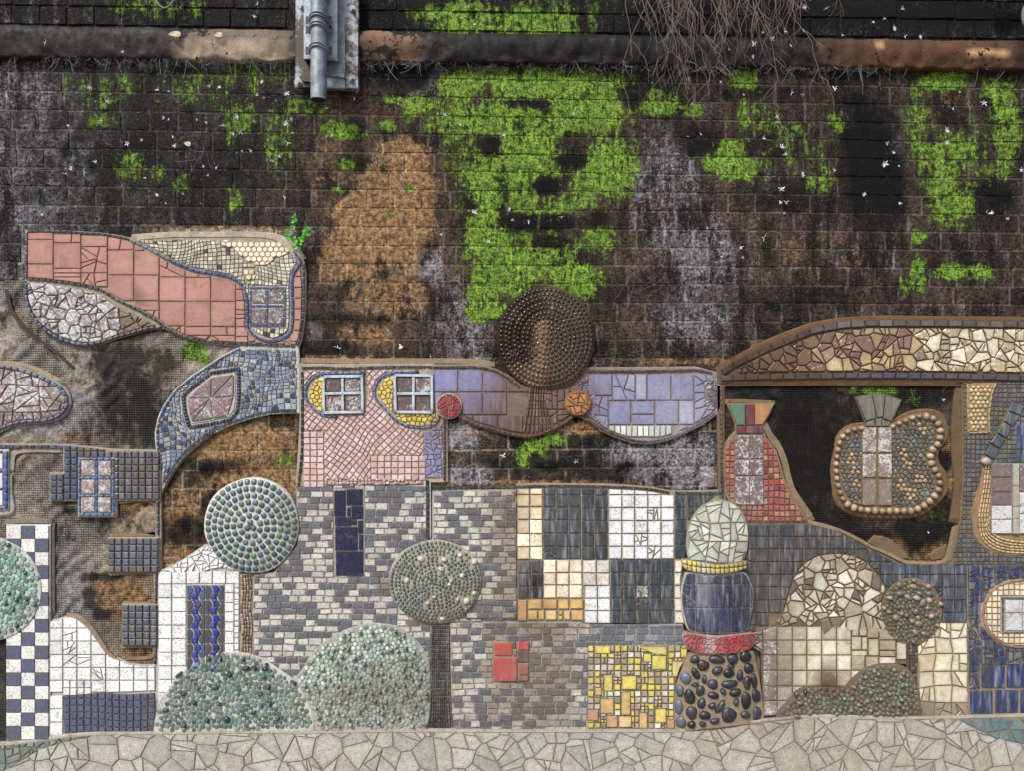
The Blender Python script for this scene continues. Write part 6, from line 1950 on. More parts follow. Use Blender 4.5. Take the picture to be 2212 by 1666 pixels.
def pebble_tree():
    (cx, cy), rx, ry = PC
    T = Thing('pebble_round_tree', 'round tree of dark green discs scattered with tan pebbles, on brown trunk', 'mosaic tree', (1975, 1570), 'round mosaic trees')
    trunk = Q('H', 1285, 1010, 1375, 1010, 1368, 1200, 1365, 1400, 1385, 1600, 1330, 1600, 1345, 1400, 1290, 1250)
    Tk = T.one('trunk', offset(trunk, 1), -.005, .015, L(126, 100, 74), 'grout', bev=1)
    T.add('tessera', fit(trunk, gridp(bbox(trunk), 5.6, 7.5, jit=.8), 1.2, amin=8), pick(L(92, 80, 70), L(118, 96, 78), L(84, 84, 86), L(160, 128, 104)), parent=Tk, d1=.021, bev=.6)
    T.bed(PCE, .021, L(146, 118, 86), d0=0, grow=1)
    T.add('glass_disc', discs(PCE, 9.4, 4.3, n=9, jit=.09), pick(L(72, 104, 88), L(84, 98, 84), L(60, 96, 76), L(92, 110, 100)), 'glazed_tile', .014, .026, bev=.9, edge=L(110, 96, 70))
    pb = [(1215, 558, 24, 26), (1330, 572, 34, 22), (1448, 570, 24, 22), (1222, 628, 34, 24), (1285, 655, 34, 22), (1380, 625, 28, 20), (1455, 628, 30, 22), (1142, 660, 26, 20), (1355, 662, 32, 24), (1455, 680, 26, 26), (1405, 700, 28, 38), (1350, 770, 26, 32), (1215, 735, 18, 26), (1095, 742, 20, 20), (1235, 785, 18, 22), (1135, 772, 20, 18), (1190, 818, 28, 26), (1275, 800, 22, 24), (1365, 818, 26, 20),
          (1430, 800, 16, 18), (1472, 805, 20, 26), (1318, 845, 24, 22), (1372, 866, 34, 28), (1345, 935, 32, 22), (1412, 945, 28, 22), (1330, 1010, 22, 20), (1508, 795, 12, 24), (1545, 710, 22, 20), (1518, 878, 20, 16), (1440, 740, 18, 18), (1332, 522, 20, 18), (1225, 870, 12, 12)]
    for x, y, a, b in pb:
        u, v = q('H', x, y)
        T.add('pebble', [ell(u, v, qs('H', a), qs('H', b), 10, .05, R.uniform(0, 1.0))], vary(R.choice([L(164, 136, 116), L(130, 120, 118), L(104, 100, 104), L(176, 150, 126)]), .15), 'pebble_stone', .018, .026, dome=.010)
    T.done()
    T = Thing('dark_disc_hill', 'low double hill of dull green discs and grey beads before the cream mound', 'mosaic hill', (1820, 1575), 'mosaic hills')
    T.bed(HILL3, .02, L(140, 116, 88), grow=1.5)
    T.add('glass_disc', discs(HILL3, 10.6, 4.9, n=10, jit=.08), lambda u, v: vary(R.choice([L(96, 106, 92), L(84, 98, 86), L(108, 114, 100)]) if R.random() < .9 else L(70, 120, 100), .1), 'glazed_tile', .013, .0255, bev=.9, edge=L(110, 96, 72))
    for x, y in [(1020, 1245), (1050, 1265), (950, 1290), (1175, 1230), (1250, 1262), (1230, 1290), (1240, 1355), (1275, 1352), (1005, 1355), (1095, 1360), (860, 1370), (918, 1378), (990, 1412), (1140, 1425), (780, 1462), (840, 1465), (1040, 1462), (1070, 1465), (960, 1480), (1235, 1470), (1172, 1505), (1215, 1508), (895, 1510), (1250, 1535), (700, 1550), (745, 1552), (835, 1552), (912, 1550), (990, 1556), (1045, 1580), (1128, 1580), (1205, 1578), (720, 1580)]:
        u, v = q('H', x, y)
        T.add('bead', [disc(u, v, 4.6, 9, .04)], vary(L(128, 132, 126), .15), 'pebble_stone', .018, .026, dome=.009)
    for x, y, a, b in [(428, 1496, 30, 16), (512, 1570, 18, 26), (562, 1455, 16, 18), (405, 1598, 30, 12), (706, 1430, 22, 20)]:
        u, v = q('H', x, y)
        T.add('pebble', [ell(u, v, qs('H', a), qs('H', b), 10, .05, .2)], vary(L(120, 112, 108), .15), 'pebble_stone', .018, .026, dome=.008)
    for x, y in [(400, 1430), (472, 1412)]:
        u, v = q('H', x, y)
        T.add('bead', [ell(u, v, 4, 7, 10)], L(20, 40, 26), 'dark_glass', .018, .026, dome=.008)
    T.done()
    T = Thing('pale_slab_panel', 'upright panel of worn cream slabs and shards between the pebble tree and the blue tiles', 'mosaic panel', (2040, 1570), 'mosaic panels set on the wall')
    reg = Q('H', 1545, 862, 1762, 862, 1772, 1625, 1400, 1615, 1380, 1400, 1368, 1250, 1368, 1060, 1420, 990, 1500, 930)
    T.bed(reg, .0142, L(170, 150, 116), grow=1.5)
    cells = []
    for c in gridp(bbox(reg), 38, 34, jit=4):
        cells += [c] if R.random() < .45 else shatter(c, 500, cut=.4)
    T.add('cream_slab', fit(reg, cells, 2.0, holes=[PCE], amin=20), lambda u, v: vary(R.choice([L(214, 204, 172), L(204, 192, 158), L(224, 216, 190)]) if v < 1520 else L(168, 154, 132), .08), 'pearl_glaze', .008, .0205, bev=1.2, edge=L(150, 124, 84), tilt=.02, aux=.2)
    T.done()
pebble_tree()

def blue_panel():
    T = Thing('blue_tile_panel', 'blue glazed slabs and jagged shards at the lower right, around a cream oval window', 'mosaic panel', (2160, 1570), 'mosaic panels set on the wall')
    reg = Q('H', 1768, 402, 2400, 402, 2400, 1600, 1780, 1600)
    T.bed(reg, .0125, L(170, 152, 124), grow=1)
    bigs = [(1880, 1205, 2064, 1376), (2080, 1195, 2250, 1375), (1787, 1402, 1966, 1582), (1990, 1397, 2170, 1575), (2188, 1395, 2370, 1575), (2262, 1195, 2400, 1375)]
    holes = [QR('H', *b) for b in bigs]
    for h in holes:
        T.add('blue_slab', [inset_convex(h, .6)], vary(L(58, 68, 104), .12) if h[0][1] > 1510 else vary(L(44, 62, 118), .1), 'streaked_tile', .008, .0205, bev=1, edge=L(40, 46, 80))
    oval = spline(Q('H', 2400, 505, 2150, 510, 2040, 535, 1950, 590, 1888, 700, 1868, 790, 1882, 880, 1938, 962, 2018, 1032, 2120, 1064, 2400, 1072), 3, False)
    cells = []
    for c in gridp(bbox(reg), 27, 27, jit=3):
        cells += shatter(c, 250, cut=.5)
    holes += [oval, QR('H', 1775, 1385, 2400, 1600), QR('H', 1868, 1198, 2400, 1385)]
    T.add('blue_shard', fit(reg, cells, 2.4, holes=holes, amin=18), lambda u, v: vary(R.choices([L(62, 74, 112), L(50, 66, 118), L(84, 94, 104), L(112, 118, 118)], [3, 4, 2.4, 1])[0], .13), 'streaked_tile', .008, .0195, bev=.9, edge=L(50, 54, 70))
    T.one('oval_surround', oval, -.005, .016, L(196, 170, 134), 'grout', bev=1.5)
    T.add('pink_rim_tile', strip(Q('H', 2300, 518, 2150, 524, 2048, 548, 1965, 600, 1902, 705, 1884, 790, 1896, 872, 1950, 952, 2026, 1018, 2124, 1050, 2300, 1056), 4.6, 26), pick(L(192, 146, 128), L(180, 130, 112)), 'terracotta', d0=.01, d1=.0225, bev=.7)
    win = QR('H', 2024, 648, 2420, 948)
    inner = offset(oval, -7.5)
    T.add('cream_tile', fit(inner, gridp(bbox(oval), 12.2, 12.4, jit=.6), 1.7, holes=[win], amin=12), pick(L(224, 206, 172), L(230, 216, 190)), 'pearl_glaze', .01, .0225, bev=.9, edge=L(160, 120, 80), aux=.1)
    W = T.one('window', win, .008, .0195, L(190, 180, 160), 'grout', bev=1)
    T.add('frame_tile', strip(Q('H', 2030, 662, 2400, 662), 4.6, 10, sm=0) + strip(Q('H', 2030, 938, 2400, 938), 4.6, 10, sm=0) + strip(Q('H', 2042, 672, 2042, 930), 5, 10, sm=0), pick(L(84, 96, 116), L(110, 120, 134)), parent=W, d0=.012, d1=.025, bev=.6)
    for b in ((2066, 682, 2192, 776), (2066, 786, 2192, 918), (2200, 682, 2330, 776), (2200, 786, 2330, 918)):
        T.add('pane', [QR('H', *b)], L(186, 190, 196), 'flaking_glaze', .012, .0255, parent=W, aux=.7, edge=L(130, 130, 130))
    T.done()
blue_panel()

def arch():
    T = Thing('arch_band_panel', 'long arched band of golden-brown shards edged with dark stone, at the upper right', 'mosaic panel', (1880, 830), 'mosaic panels set on the wall')
    outer = Q('D', 0, 470, 100, 405, 230, 335, 380, 260, 550, 190, 700, 138, 900, 105, 1130, 92, 1400, 92, 1700, 94, 2212, 100, 2300, 100)
    out = outer + Q('D', 2300, 545, 1800, 545, 1400, 530, 1100, 525, 700, 530, 300, 545, 5, 552)
    T.bed(out, .016, L(120, 90, 62), grow=2)
    T.one('cement_rim', band(Q('D', -10, 455, 100, 385, 230, 315, 380, 240, 550, 172, 700, 122, 900, 90, 1130, 76, 1400, 76, 1700, 80, 2300, 84), 7), -.01, .012, L(132, 96, 62), 'grout', bev=2.5)
    def stone(u, v):
        if u < 1760:
            return vary(L(74, 62, 60), .12)
        return vary(L(96, 92, 90) if R.random() < .5 else L(116, 112, 108), .12)
    top = Q('D', 30, 475, 120, 415, 240, 358, 390, 290, 560, 222, 710, 168, 900, 132, 1130, 120, 1400, 122, 1700, 122, 2000, 128, 2300, 130)
    T.add('edge_stone', strip(top, 14.5, 30, gap=1.2), stone, 'worn_stone', .008, .026, bev=1, edge=L(50, 42, 40))
    T.add('edge_stone', strip(Q('D', 20, 518, 200, 512, 450, 506, 700, 502, 1000, 498, 1300, 498, 1600, 502, 1800, 506, 2000, 512, 2300, 518), 13.5, 27, gap=1.6), lambda u, v: vary(L(92, 76, 62) if 1600 < u < 1790 else L(84, 88, 96), .13), 'worn_stone', .008, .025, bev=1, edge=L(60, 54, 50))
    inn = Q('D', 130, 455, 250, 392, 390, 325, 560, 258, 710, 202, 900, 166, 1130, 152, 1400, 155, 1700, 156, 2000, 160, 2300, 162, 2300, 478, 1900, 474, 1600, 470, 1200, 468, 700, 470, 350, 474, 130, 482)
    cells = []
    cells = splits(voronoi(bbox(inn), 30, .56), .6, 150)
    f = fit(inn, cells, 2.2, amin=16)
    A_ = [c for c in f if cen(c)[0] < 1760]
    B_ = [c for c in f if 1760 <= cen(c)[0] < 1990]
    C_ = [c for c in f if cen(c)[0] >= 1990]
    T.add('shard', A_, pick(L(150, 122, 88), L(136, 104, 80), L(120, 88, 72)), 'pearl_glaze', .01, .0245, bev=1.2, edge=L(90, 64, 44), tilt=.035, aux=.1)
    T.add('shard', B_, pick(L(150, 116, 104), L(170, 140, 108), L(196, 172, 124), L(136, 104, 94)), 'pearl_glaze', .01, .0245, bev=1.2, edge=L(110, 78, 52), tilt=.035, aux=.3)
    T.add('shard', C_, pick(L(196, 178, 140), L(212, 200, 172), L(176, 156, 122)), 'pearl_glaze', .01, .0245, bev=1.2, edge=L(130, 100, 62), tilt=.035, aux=.5)
    T.done()
arch()

def pillar_strip():
    T = Thing('recess_border_strip', 'upright row of small dark tiles down the left side of the sunken render field', 'mosaic strip', (1562, 1130))
    T.bed(band(Q('D', 26, 560, 26, 900, 30, 1200, 38, 1420), 14, 0), .0128, L(132, 104, 70), grow=1)
    T.add('border_tile', strip(Q('D', 28, 580, 26, 900, 30, 1200, 38, 1420), 6.5, 10.5, sm=0), lambda u, v: vary(L(110, 92, 64) if v < 1020 else L(50, 56, 66), .15), d1=.02)
    T.done()
pillar_strip()

def flask():
    T = Thing('flask_panel', 'flask-shaped mosaic with a green, maroon and orange neck over flaking panes and red tesserae', 'mosaic panel', (1660, 1132), 'mosaic panels set on the wall')
    body = Q('D', 132, 910, 332, 905, 352, 950, 395, 1000, 430, 1060, 460, 1160, 480, 1240, 510, 1320, 560, 1410, 620, 1490, 690, 1568, 180, 1568, 110, 1470, 60, 1360, 45, 1250, 45, 1100, 60, 1000, 90, 950)
    neck = Q('D', 68, 708, 414, 706, 385, 775, 338, 850, 332, 930, 132, 930, 130, 860, 105, 790)
    T.bed(body, .013, L(158, 132, 104), grow=1.5)
    T.bed(neck, .0145, L(150, 130, 104), grow=1)
    for p, c in [(Q('D', 80, 714, 196, 714, 196, 862, 138, 862, 114, 800), L(94, 136, 112)), (QR('D', 202, 714, 263, 862), L(124, 52, 72)), (Q('D', 270, 712, 404, 712, 372, 780, 325, 858, 270, 858), L(198, 138, 74)), (QR('D', 138, 869, 202, 922), L(120, 58, 76)), (QR('D', 205, 869, 268, 922), L(128, 64, 84)), (QR('D', 271, 869, 324, 922), L(116, 54, 70))]:
        T.add('neck_tile', [p], c, 'glazed_tile', .01, .022, bev=.8, edge=tuple(x * .6 for x in c))
    wr = QR('D', 122, 932, 334, 1446)
    W = T.one('window', wr, .006, .0185, L(156, 142, 120), 'grout', bev=1)
    for b in [(128, 938, 226, 1104), (232, 938, 328, 1104), (128, 1120, 226, 1224), (232, 1120, 326, 1224), (128, 1236, 226, 1438), (232, 1236, 328, 1438)]:
        T.add('pane', [QR('D', *b)], L(128, 100, 104), 'flaking_glaze', .01, .0235, parent=W, aux=.5, bev=1, edge=L(100, 84, 76))
    reds = lambda u, v: vary(R.choices([L(184, 76, 74), L(190, 96, 94), L(206, 140, 92), L(176, 104, 84), L(140, 58, 64)] if u > 1600 else [L(186, 84, 80), L(176, 90, 80), L(196, 120, 84), L(170, 100, 84), L(160, 110, 90)], [4, 3, 3, 2, 1])[0], .12)
    T.add('red_tessera', fit(offset(body, -3), gridp(bbox(body), 12.4, 12.8, jit=.9, warp=lambda x, y: (x + 3 * nz(x, y, 40, 5), y + 4 * nz(x, y, 40, 8))), 1.9, holes=[wr, neck], amin=12), reds, 'glazed_tile', .008, .0195, bev=.9, edge=L(120, 80, 60), tilt=.02)
    T.done()
flask()

def blob():
    T = Thing('pebble_rimmed_panel', 'blob-shaped mosaic rimmed with tan pebbles, holding a six-pane window under a grey-green fan', 'mosaic panel', (1915, 1125), 'mosaic panels set on the wall')
    path = Q('D', 1040, 885, 950, 905, 895, 955, 865, 1050, 855, 1180, 872, 1310, 915, 1410, 1000, 1465, 1150, 1482, 1300, 1482, 1420, 1478, 1530, 1415, 1596, 1325, 1598, 1235, 1550, 1150, 1540, 1060, 1598, 985, 1605, 890, 1570, 825, 1500, 798, 1420, 806, 1340, 836, 1262, 872)
    out = spline(path, 3)
    T.bed(out, .0145, L(152, 124, 88), grow=6)
    sp = spline(path, 8, False)
    st = resample(sp, 15.5)
    for i, (u, v) in enumerate(st):
        a = st[min(i + 1, len(st) - 1)]
        b = st[max(i - 1, 0)]
        t = math.atan2(a[1] - b[1], a[0] - b[0])
        big = v > 1090 or u > 1990
        T.add('rim_pebble', [ell(u, v, 7.4 if big else 6.6, R.uniform(7.2, 9.2) if big else 5.6, 10, .06, t)], vary(R.choice([L(176, 146, 112), L(160, 130, 104), L(190, 164, 130)]), .12), 'pebble_stone', .012, .021, dome=.013)
    inner = offset(out, -8.5)
    wr = QR('D', 1038, 872, 1262, 1446)
    cells = voronoi(bbox(inner), 10.6, .28)
    W = T.one('window', wr, .006, .0185, L(146, 118, 84), 'grout', bev=1)
    for b in [(1048, 880, 1142, 1060), (1160, 880, 1252, 1057), (1048, 1072, 1140, 1238), (1160, 1075, 1255, 1240), (1044, 1258, 1142, 1440), (1160, 1258, 1254, 1442)]:
        T.add('pane', [QR('D', *b)], L(150, 132, 116), 'flaking_glaze', .01, .0245, parent=W, aux=.55 if b[1] < 1200 else .2, bev=1, edge=L(120, 100, 76))
    cl = [(970, 1070), (965, 1130), (990, 1200), (1010, 1280), (1465, 880), (1490, 910), (1330, 1060), (1350, 1090), (1380, 1160), (1320, 1280), (1350, 1310), (1380, 1370), (1400, 1350), (1440, 1250), (1480, 1260)]
    cl = [q('D', *c) for c in cl]
    def near(c):
        return any((c[0] - a) ** 2 + (c[1] - b) ** 2 < 9 ** 2 for a, b in cl)
    f = fit(inner, cells, 2.0, holes=[wr], amin=12)
    T.add('tessera', [c for c in f if not near(cen(c))], lambda u, v: vary(R.choices([L(108, 110, 98), L(96, 106, 106), L(112, 128, 146), L(84, 86, 84)], [5, 4, 1.2, 1.5])[0], .12), 'glazed_tile', .01, .0205, bev=1, edge=L(96, 80, 60), tilt=.03)
    T.add('tan_disc', [disc(cen(c)[0], cen(c)[1], 4.6, 9) for c in f if near(cen(c))], pick(L(190, 160, 120), L(176, 146, 110)), 'pebble_stone', .01, .0215, bev=1, dome=.002)
    fan = [Q('D', 1000, 668, 1108, 645, 1125, 700, 1140, 812, 1070, 832), Q('D', 1116, 643, 1206, 643, 1188, 802, 1150, 808), Q('D', 1211, 648, 1326, 685, 1250, 836, 1196, 815), Q('D', 1075, 840, 1130, 822, 1132, 870, 1070, 870), Q('D', 1138, 820, 1180, 815, 1180, 870, 1138, 870), Q('D', 1186, 825, 1246, 840, 1240, 870, 1186, 870)]
    Fb = T.one('fan', Q('D', 992, 662, 1110, 636, 1210, 636, 1336, 680, 1256, 872, 1064, 872, 1062, 835), .0, .0155, L(120, 112, 88), 'grout', bev=1)
    for p in fan:
        T.add('fan_slab', [p], vary(L(118, 122, 100), .06), 'glazed_tile', .012, .0245, parent=Fb, bev=1, edge=L(80, 80, 64))
    T.done()
blob()

def right_edge():
    T = Thing('slate_grid_panel', 'small slate grid with slanting slabs and white-barred window at right edge', 'mosaic panel', (2150, 1222), 'mosaic panels set on the wall')
    reg = Q('D', 1775, 548, 2330, 548) + Q('H', 2400, 398, 1600, 400, 1640, 330, 1690, 200, 1712, 60) + Q('D', 1765, 1480, 1780, 1300, 1780, 900)
    T.bed(reg, .0118, L(156, 134, 100), grow=1)
    col = Q('D', 1798, 556, 2018, 552, 1985, 640, 1968, 750, 1966, 922, 1806, 924)
    slabs = [Q('D', 2130, 690, 2222, 722, 2190, 792, 2106, 760), Q('D', 2102, 766, 2182, 798, 2130, 872, 2070, 832), Q('D', 2066, 840, 2126, 876, 2084, 956, 2018, 918), Q('D', 2014, 926, 2078, 962, 2034, 1032, 1970, 988), Q('D', 1966, 1000, 2038, 1040, 1994, 1112, 1932, 1072)]
    slabhull = Q('D', 2126, 684, 2232, 720, 2190, 800, 1996, 1120, 1925, 1074)
    sand = Q('D', 1915, 1150, 1972, 1146, 1972, 1648) + Q('H', 2330, 148, 2330, 335, 2100, 332, 1960, 300, 1860, 232, 1812, 150, 1806, 40) + Q('D', 1830, 1500, 1850, 1400, 1900, 1260)
    win = QR('D', 1974, 1138, 2350, 1650)
    T.add('slate_tile', fit(reg, gridp((2060, 820, 2216, 1236), 9.7, 10.2, jit=.8, warp=lambda x, y: (x + 1.6 * nz(x, y, 40, 4), y + 2 * nz(x, y, 40, 9))), 1.7, holes=[col, slabhull, sand, win], amin=10), lambda u, v: vary(R.choice([L(104, 114, 124), L(84, 92, 106), L(118, 116, 104)]), .14), 'glazed_tile', .007, .0178, bev=.8, edge=L(90, 84, 70))
    for s in slabs:
        T.add('slanting_slab', [offset(s, -.3)], vary(L(86, 96, 112), .1), 'streaked_tile', .008, .0215, bev=1, edge=L(60, 62, 66))
    for b in ((2152, 860, 2230, 945), (2152, 950, 2230, 1035), (2152, 1040, 2230, 1125)):
        T.add('blue_slab', [QR('D', *b)], vary(L(64, 82, 124), .12), 'streaked_tile', .008, .021, bev=1)
    Cb = T.one('cream_column', col, -.005, .017, L(186, 150, 98), 'grout', bev=1.5)
    hx = [disc(x, y, 4.9, 7, .06) for x, y in hexgrid(bbox(col), 10.2, .08)]
    T.add('cream_disc', fit(offset(col, -5), hx, .2, amin=30), pick(L(214, 186, 134), L(222, 198, 150), L(200, 168, 116)), 'pearl_glaze', .012, .0205, parent=Cb, dome=.003, aux=.1)
    T.add('cream_edge_tile', strip(Q('D', 1804, 560, 1806, 750, 1812, 915), 3.6, 11, sm=0) + strip(Q('D', 2006, 556, 1978, 640, 1962, 750, 1960, 918), 4.2, 14) + strip(Q('D', 1815, 918, 1960, 916), 4, 10, sm=0), pick(L(222, 198, 150)), 'pearl_glaze', .012, .0225, parent=Cb, bev=.7, aux=.1)
    Sb = T.one('sand_surround', sand, -.005, .0135, L(176, 140, 100), 'grout', bev=1.5)
    rows = []
    base = Q('D', 1940, 1150, 1925, 1300, 1905, 1420, 1890, 1520) + Q('H', 1862, 100, 1885, 190, 1960, 262, 2090, 300, 2330, 306)
    for k in range(5):
        rows += strip([(u + k * 5.8 * (1 if i < 5 else .5), v - k * 5.8 * (0 if i < 4 else 1)) for i, (u, v) in enumerate(base)], 4.9, 10.5, gap=1.2)
    T.add('sand_tessera', fit(offset(sand, -.5), rows, .1, holes=[win], amin=8), lambda u, v: vary(L(220, 192, 142) if v < 1200 else L(214, 190, 160), .1), 'pearl_glaze', .008, .0195, parent=Sb, bev=.7, edge=L(150, 110, 64), aux=.1)
    W = T.one('window', win, .004, .0185, L(160, 150, 136), 'grout', bev=1)
    for b, ax in [((1980, 1146, 2120, 1236), .2), ((1980, 1244, 2118, 1342), .1), ((1980, 1350, 2116, 1438), .1), ((1980, 1446, 2120, 1540), .95), ((1980, 1546, 2120, 1644), .95), ((2180, 1146, 2330, 1340), .3), ((2180, 1350, 2330, 1500), .8), ((2180, 1506, 2330, 1644), .95)]:
        T.add('pane', [QR('D', *b)], L(138, 116, 118), 'flaking_glaze', .01, .024, parent=W, aux=ax, bev=1, edge=L(110, 96, 90))
    for a, b in ((1142, 1300), (1302, 1450), (1452, 1540), (1542, 1648)):
        T.add('glazing_bar', [QR('D', 2128, a, 2170, b)], vary(L(196, 190, 176), .06), 'pearl_glaze', .01, .028, parent=W, bev=1.4, aux=.3)
    u, v = q('D', 1935, 1125)
    T.add('pebble', [ell(u, v, qs('D', 38), qs('D', 32), 12, .05, .2)], L(176, 164, 148), 'pebble_stone', .012, .024, dome=.014)
    T.done()
right_edge()

# ---------------------------------------------------------------- crazy-paved base band
def base_band():
    T = Thing('crazy_paving_band', 'long band of grey-green broken stone slabs along the foot of the mosaic wall', 'stone band', (1106, 1760))
    topl = Q('I', -100, 1400, 0, 1395, 200, 1375, 470, 1332, 800, 1300, 1100, 1292, 1500, 1290) + Q('J', 100, 1030, 640, 1035, 1100, 1022, 1740, 1020) + Q('K', 0, 1022, 600, 1022, 1345, 1022, 1560, 1003, 1750, 985) + Q('L', 120, 742, 350, 715, 520, 696, 700, 692, 1000, 702, 1400, 705, 1700, 702, 2212, 688, 2330, 684)
    reg = topl + [(2290, 1765), (-80, 1765)]
    T.one('mortar_bed', reg, -.012, .0225, L(160, 144, 122), 'grout', bev=2)
    T.one('cement_rim', band(topl, 6, 2), -.01, .0245, L(198, 190, 174), 'grout', bev=2)
    tealL = Q('I', -90, 1400, 0, 1405, 200, 1385, 470, 1342, 800, 1305, 900, 1300, 900, 1318, 720, 1345, 560, 1395, 400, 1440, 250, 1530, 130, 1600, 0, 1680, -90, 1700)
    tealR = Q('L', 1690, 715, 2212, 698, 2330, 700, 2330, 940, 2212, 910, 2000, 872, 1850, 800)
    cells = []
    cells = splits(voronoi((-60, 1530, 2280, 1775), 47, .56, 1.3), .72, 260)
    reg2 = topl + [(2290, 1790), (-80, 1790)]
    T.add('stone_slab', fit(reg2, cells, 1.7, holes=[tealL, tealR], amin=60, rs=4), lambda u, v: vary(R.choice([L(186, 187, 176), L(192, 191, 181), L(178, 180, 170)]) if u < 1450 else R.choice([L(182, 178, 162), L(190, 187, 174)]), .04, .02), 'worn_stone', .012, .0262, bev=.9, edge=L(140, 130, 114), tilt=.008)
    cl = []
    for c in gridp(bbox(tealL), 34, 28, jit=6):
        cl += shatter(c, 420, cut=.5)
    T.add('teal_slab', fit(tealL, cl, 2.6, amin=25), pick(L(134, 160, 150), L(124, 150, 146), L(146, 164, 156)), 'worn_stone', .012, .0265, bev=1, edge=L(90, 100, 90))
    cl = []
    for c in gridp(bbox(tealR), 60, 44, jit=8):
        cl += shatter(c, 800, cut=.5)
    T.add('teal_slab', fit(tealR, cl, 2.6, amin=25), pick(L(108, 138, 148), L(122, 146, 150)), 'worn_stone', .012, .0265, bev=1, edge=L(90, 100, 90))
    T.done()
base_band()

# ================================================================ things hung on and grown over the wall
def tube(path, r, n=6, taper=1.0, d=True):
    V, F = [], []
    pts = [Vector(p) for p in path]
    m = len(pts)
    for i, p in enumerate(pts):
        t = (pts[min(m - 1, i + 1)] - pts[max(0, i - 1)]).normalized()
        a = t.cross(Vector((0.13, 1, 0.21))).normalized()
        b = t.cross(a)
        rr = r * (1 + (taper - 1) * i / (m - 1))
        for k in range(n):
            w = 2 * math.pi * k / n
            V.append(tuple(p + a * rr * math.cos(w) + b * rr * math.sin(w)))
    for i in range(m - 1):
        for k in range(n):
            F.append((i * n + k, i * n + (k + 1) % n, (i + 1) * n + (k + 1) % n, (i + 1) * n + k))
    return V, F

def free_mesh(name, V, F, mat, parent=None, smooth=True, col=L(120, 120, 120), aux=.0):
    V = np.asarray(V, float)
    return mesh_obj(name, V, F, np.tile(np.array(col), (len(V), 1)), mat, parent, smooth, aux)

def boxm(u0, v0, u1, v1, d0, d1, bev=1.5):
    r = prism([(u0, v0), (u1, v0), (u1, v1), (u0, v1)], d0, d1, (0.4, .4, .4), bev=bev, dirty=False)
    return r[0], r[1]

def w(x, y):
    return q('W', x, y)

def prismd(p, d0, d1, *a, **k):
    kk = (DIST - (d1 - REF)) / DIST
    return prism([(U0 + (u - U0) * kk, V0 + (v - V0) * kk) for u, v in p], d0, d1, *a, **k)

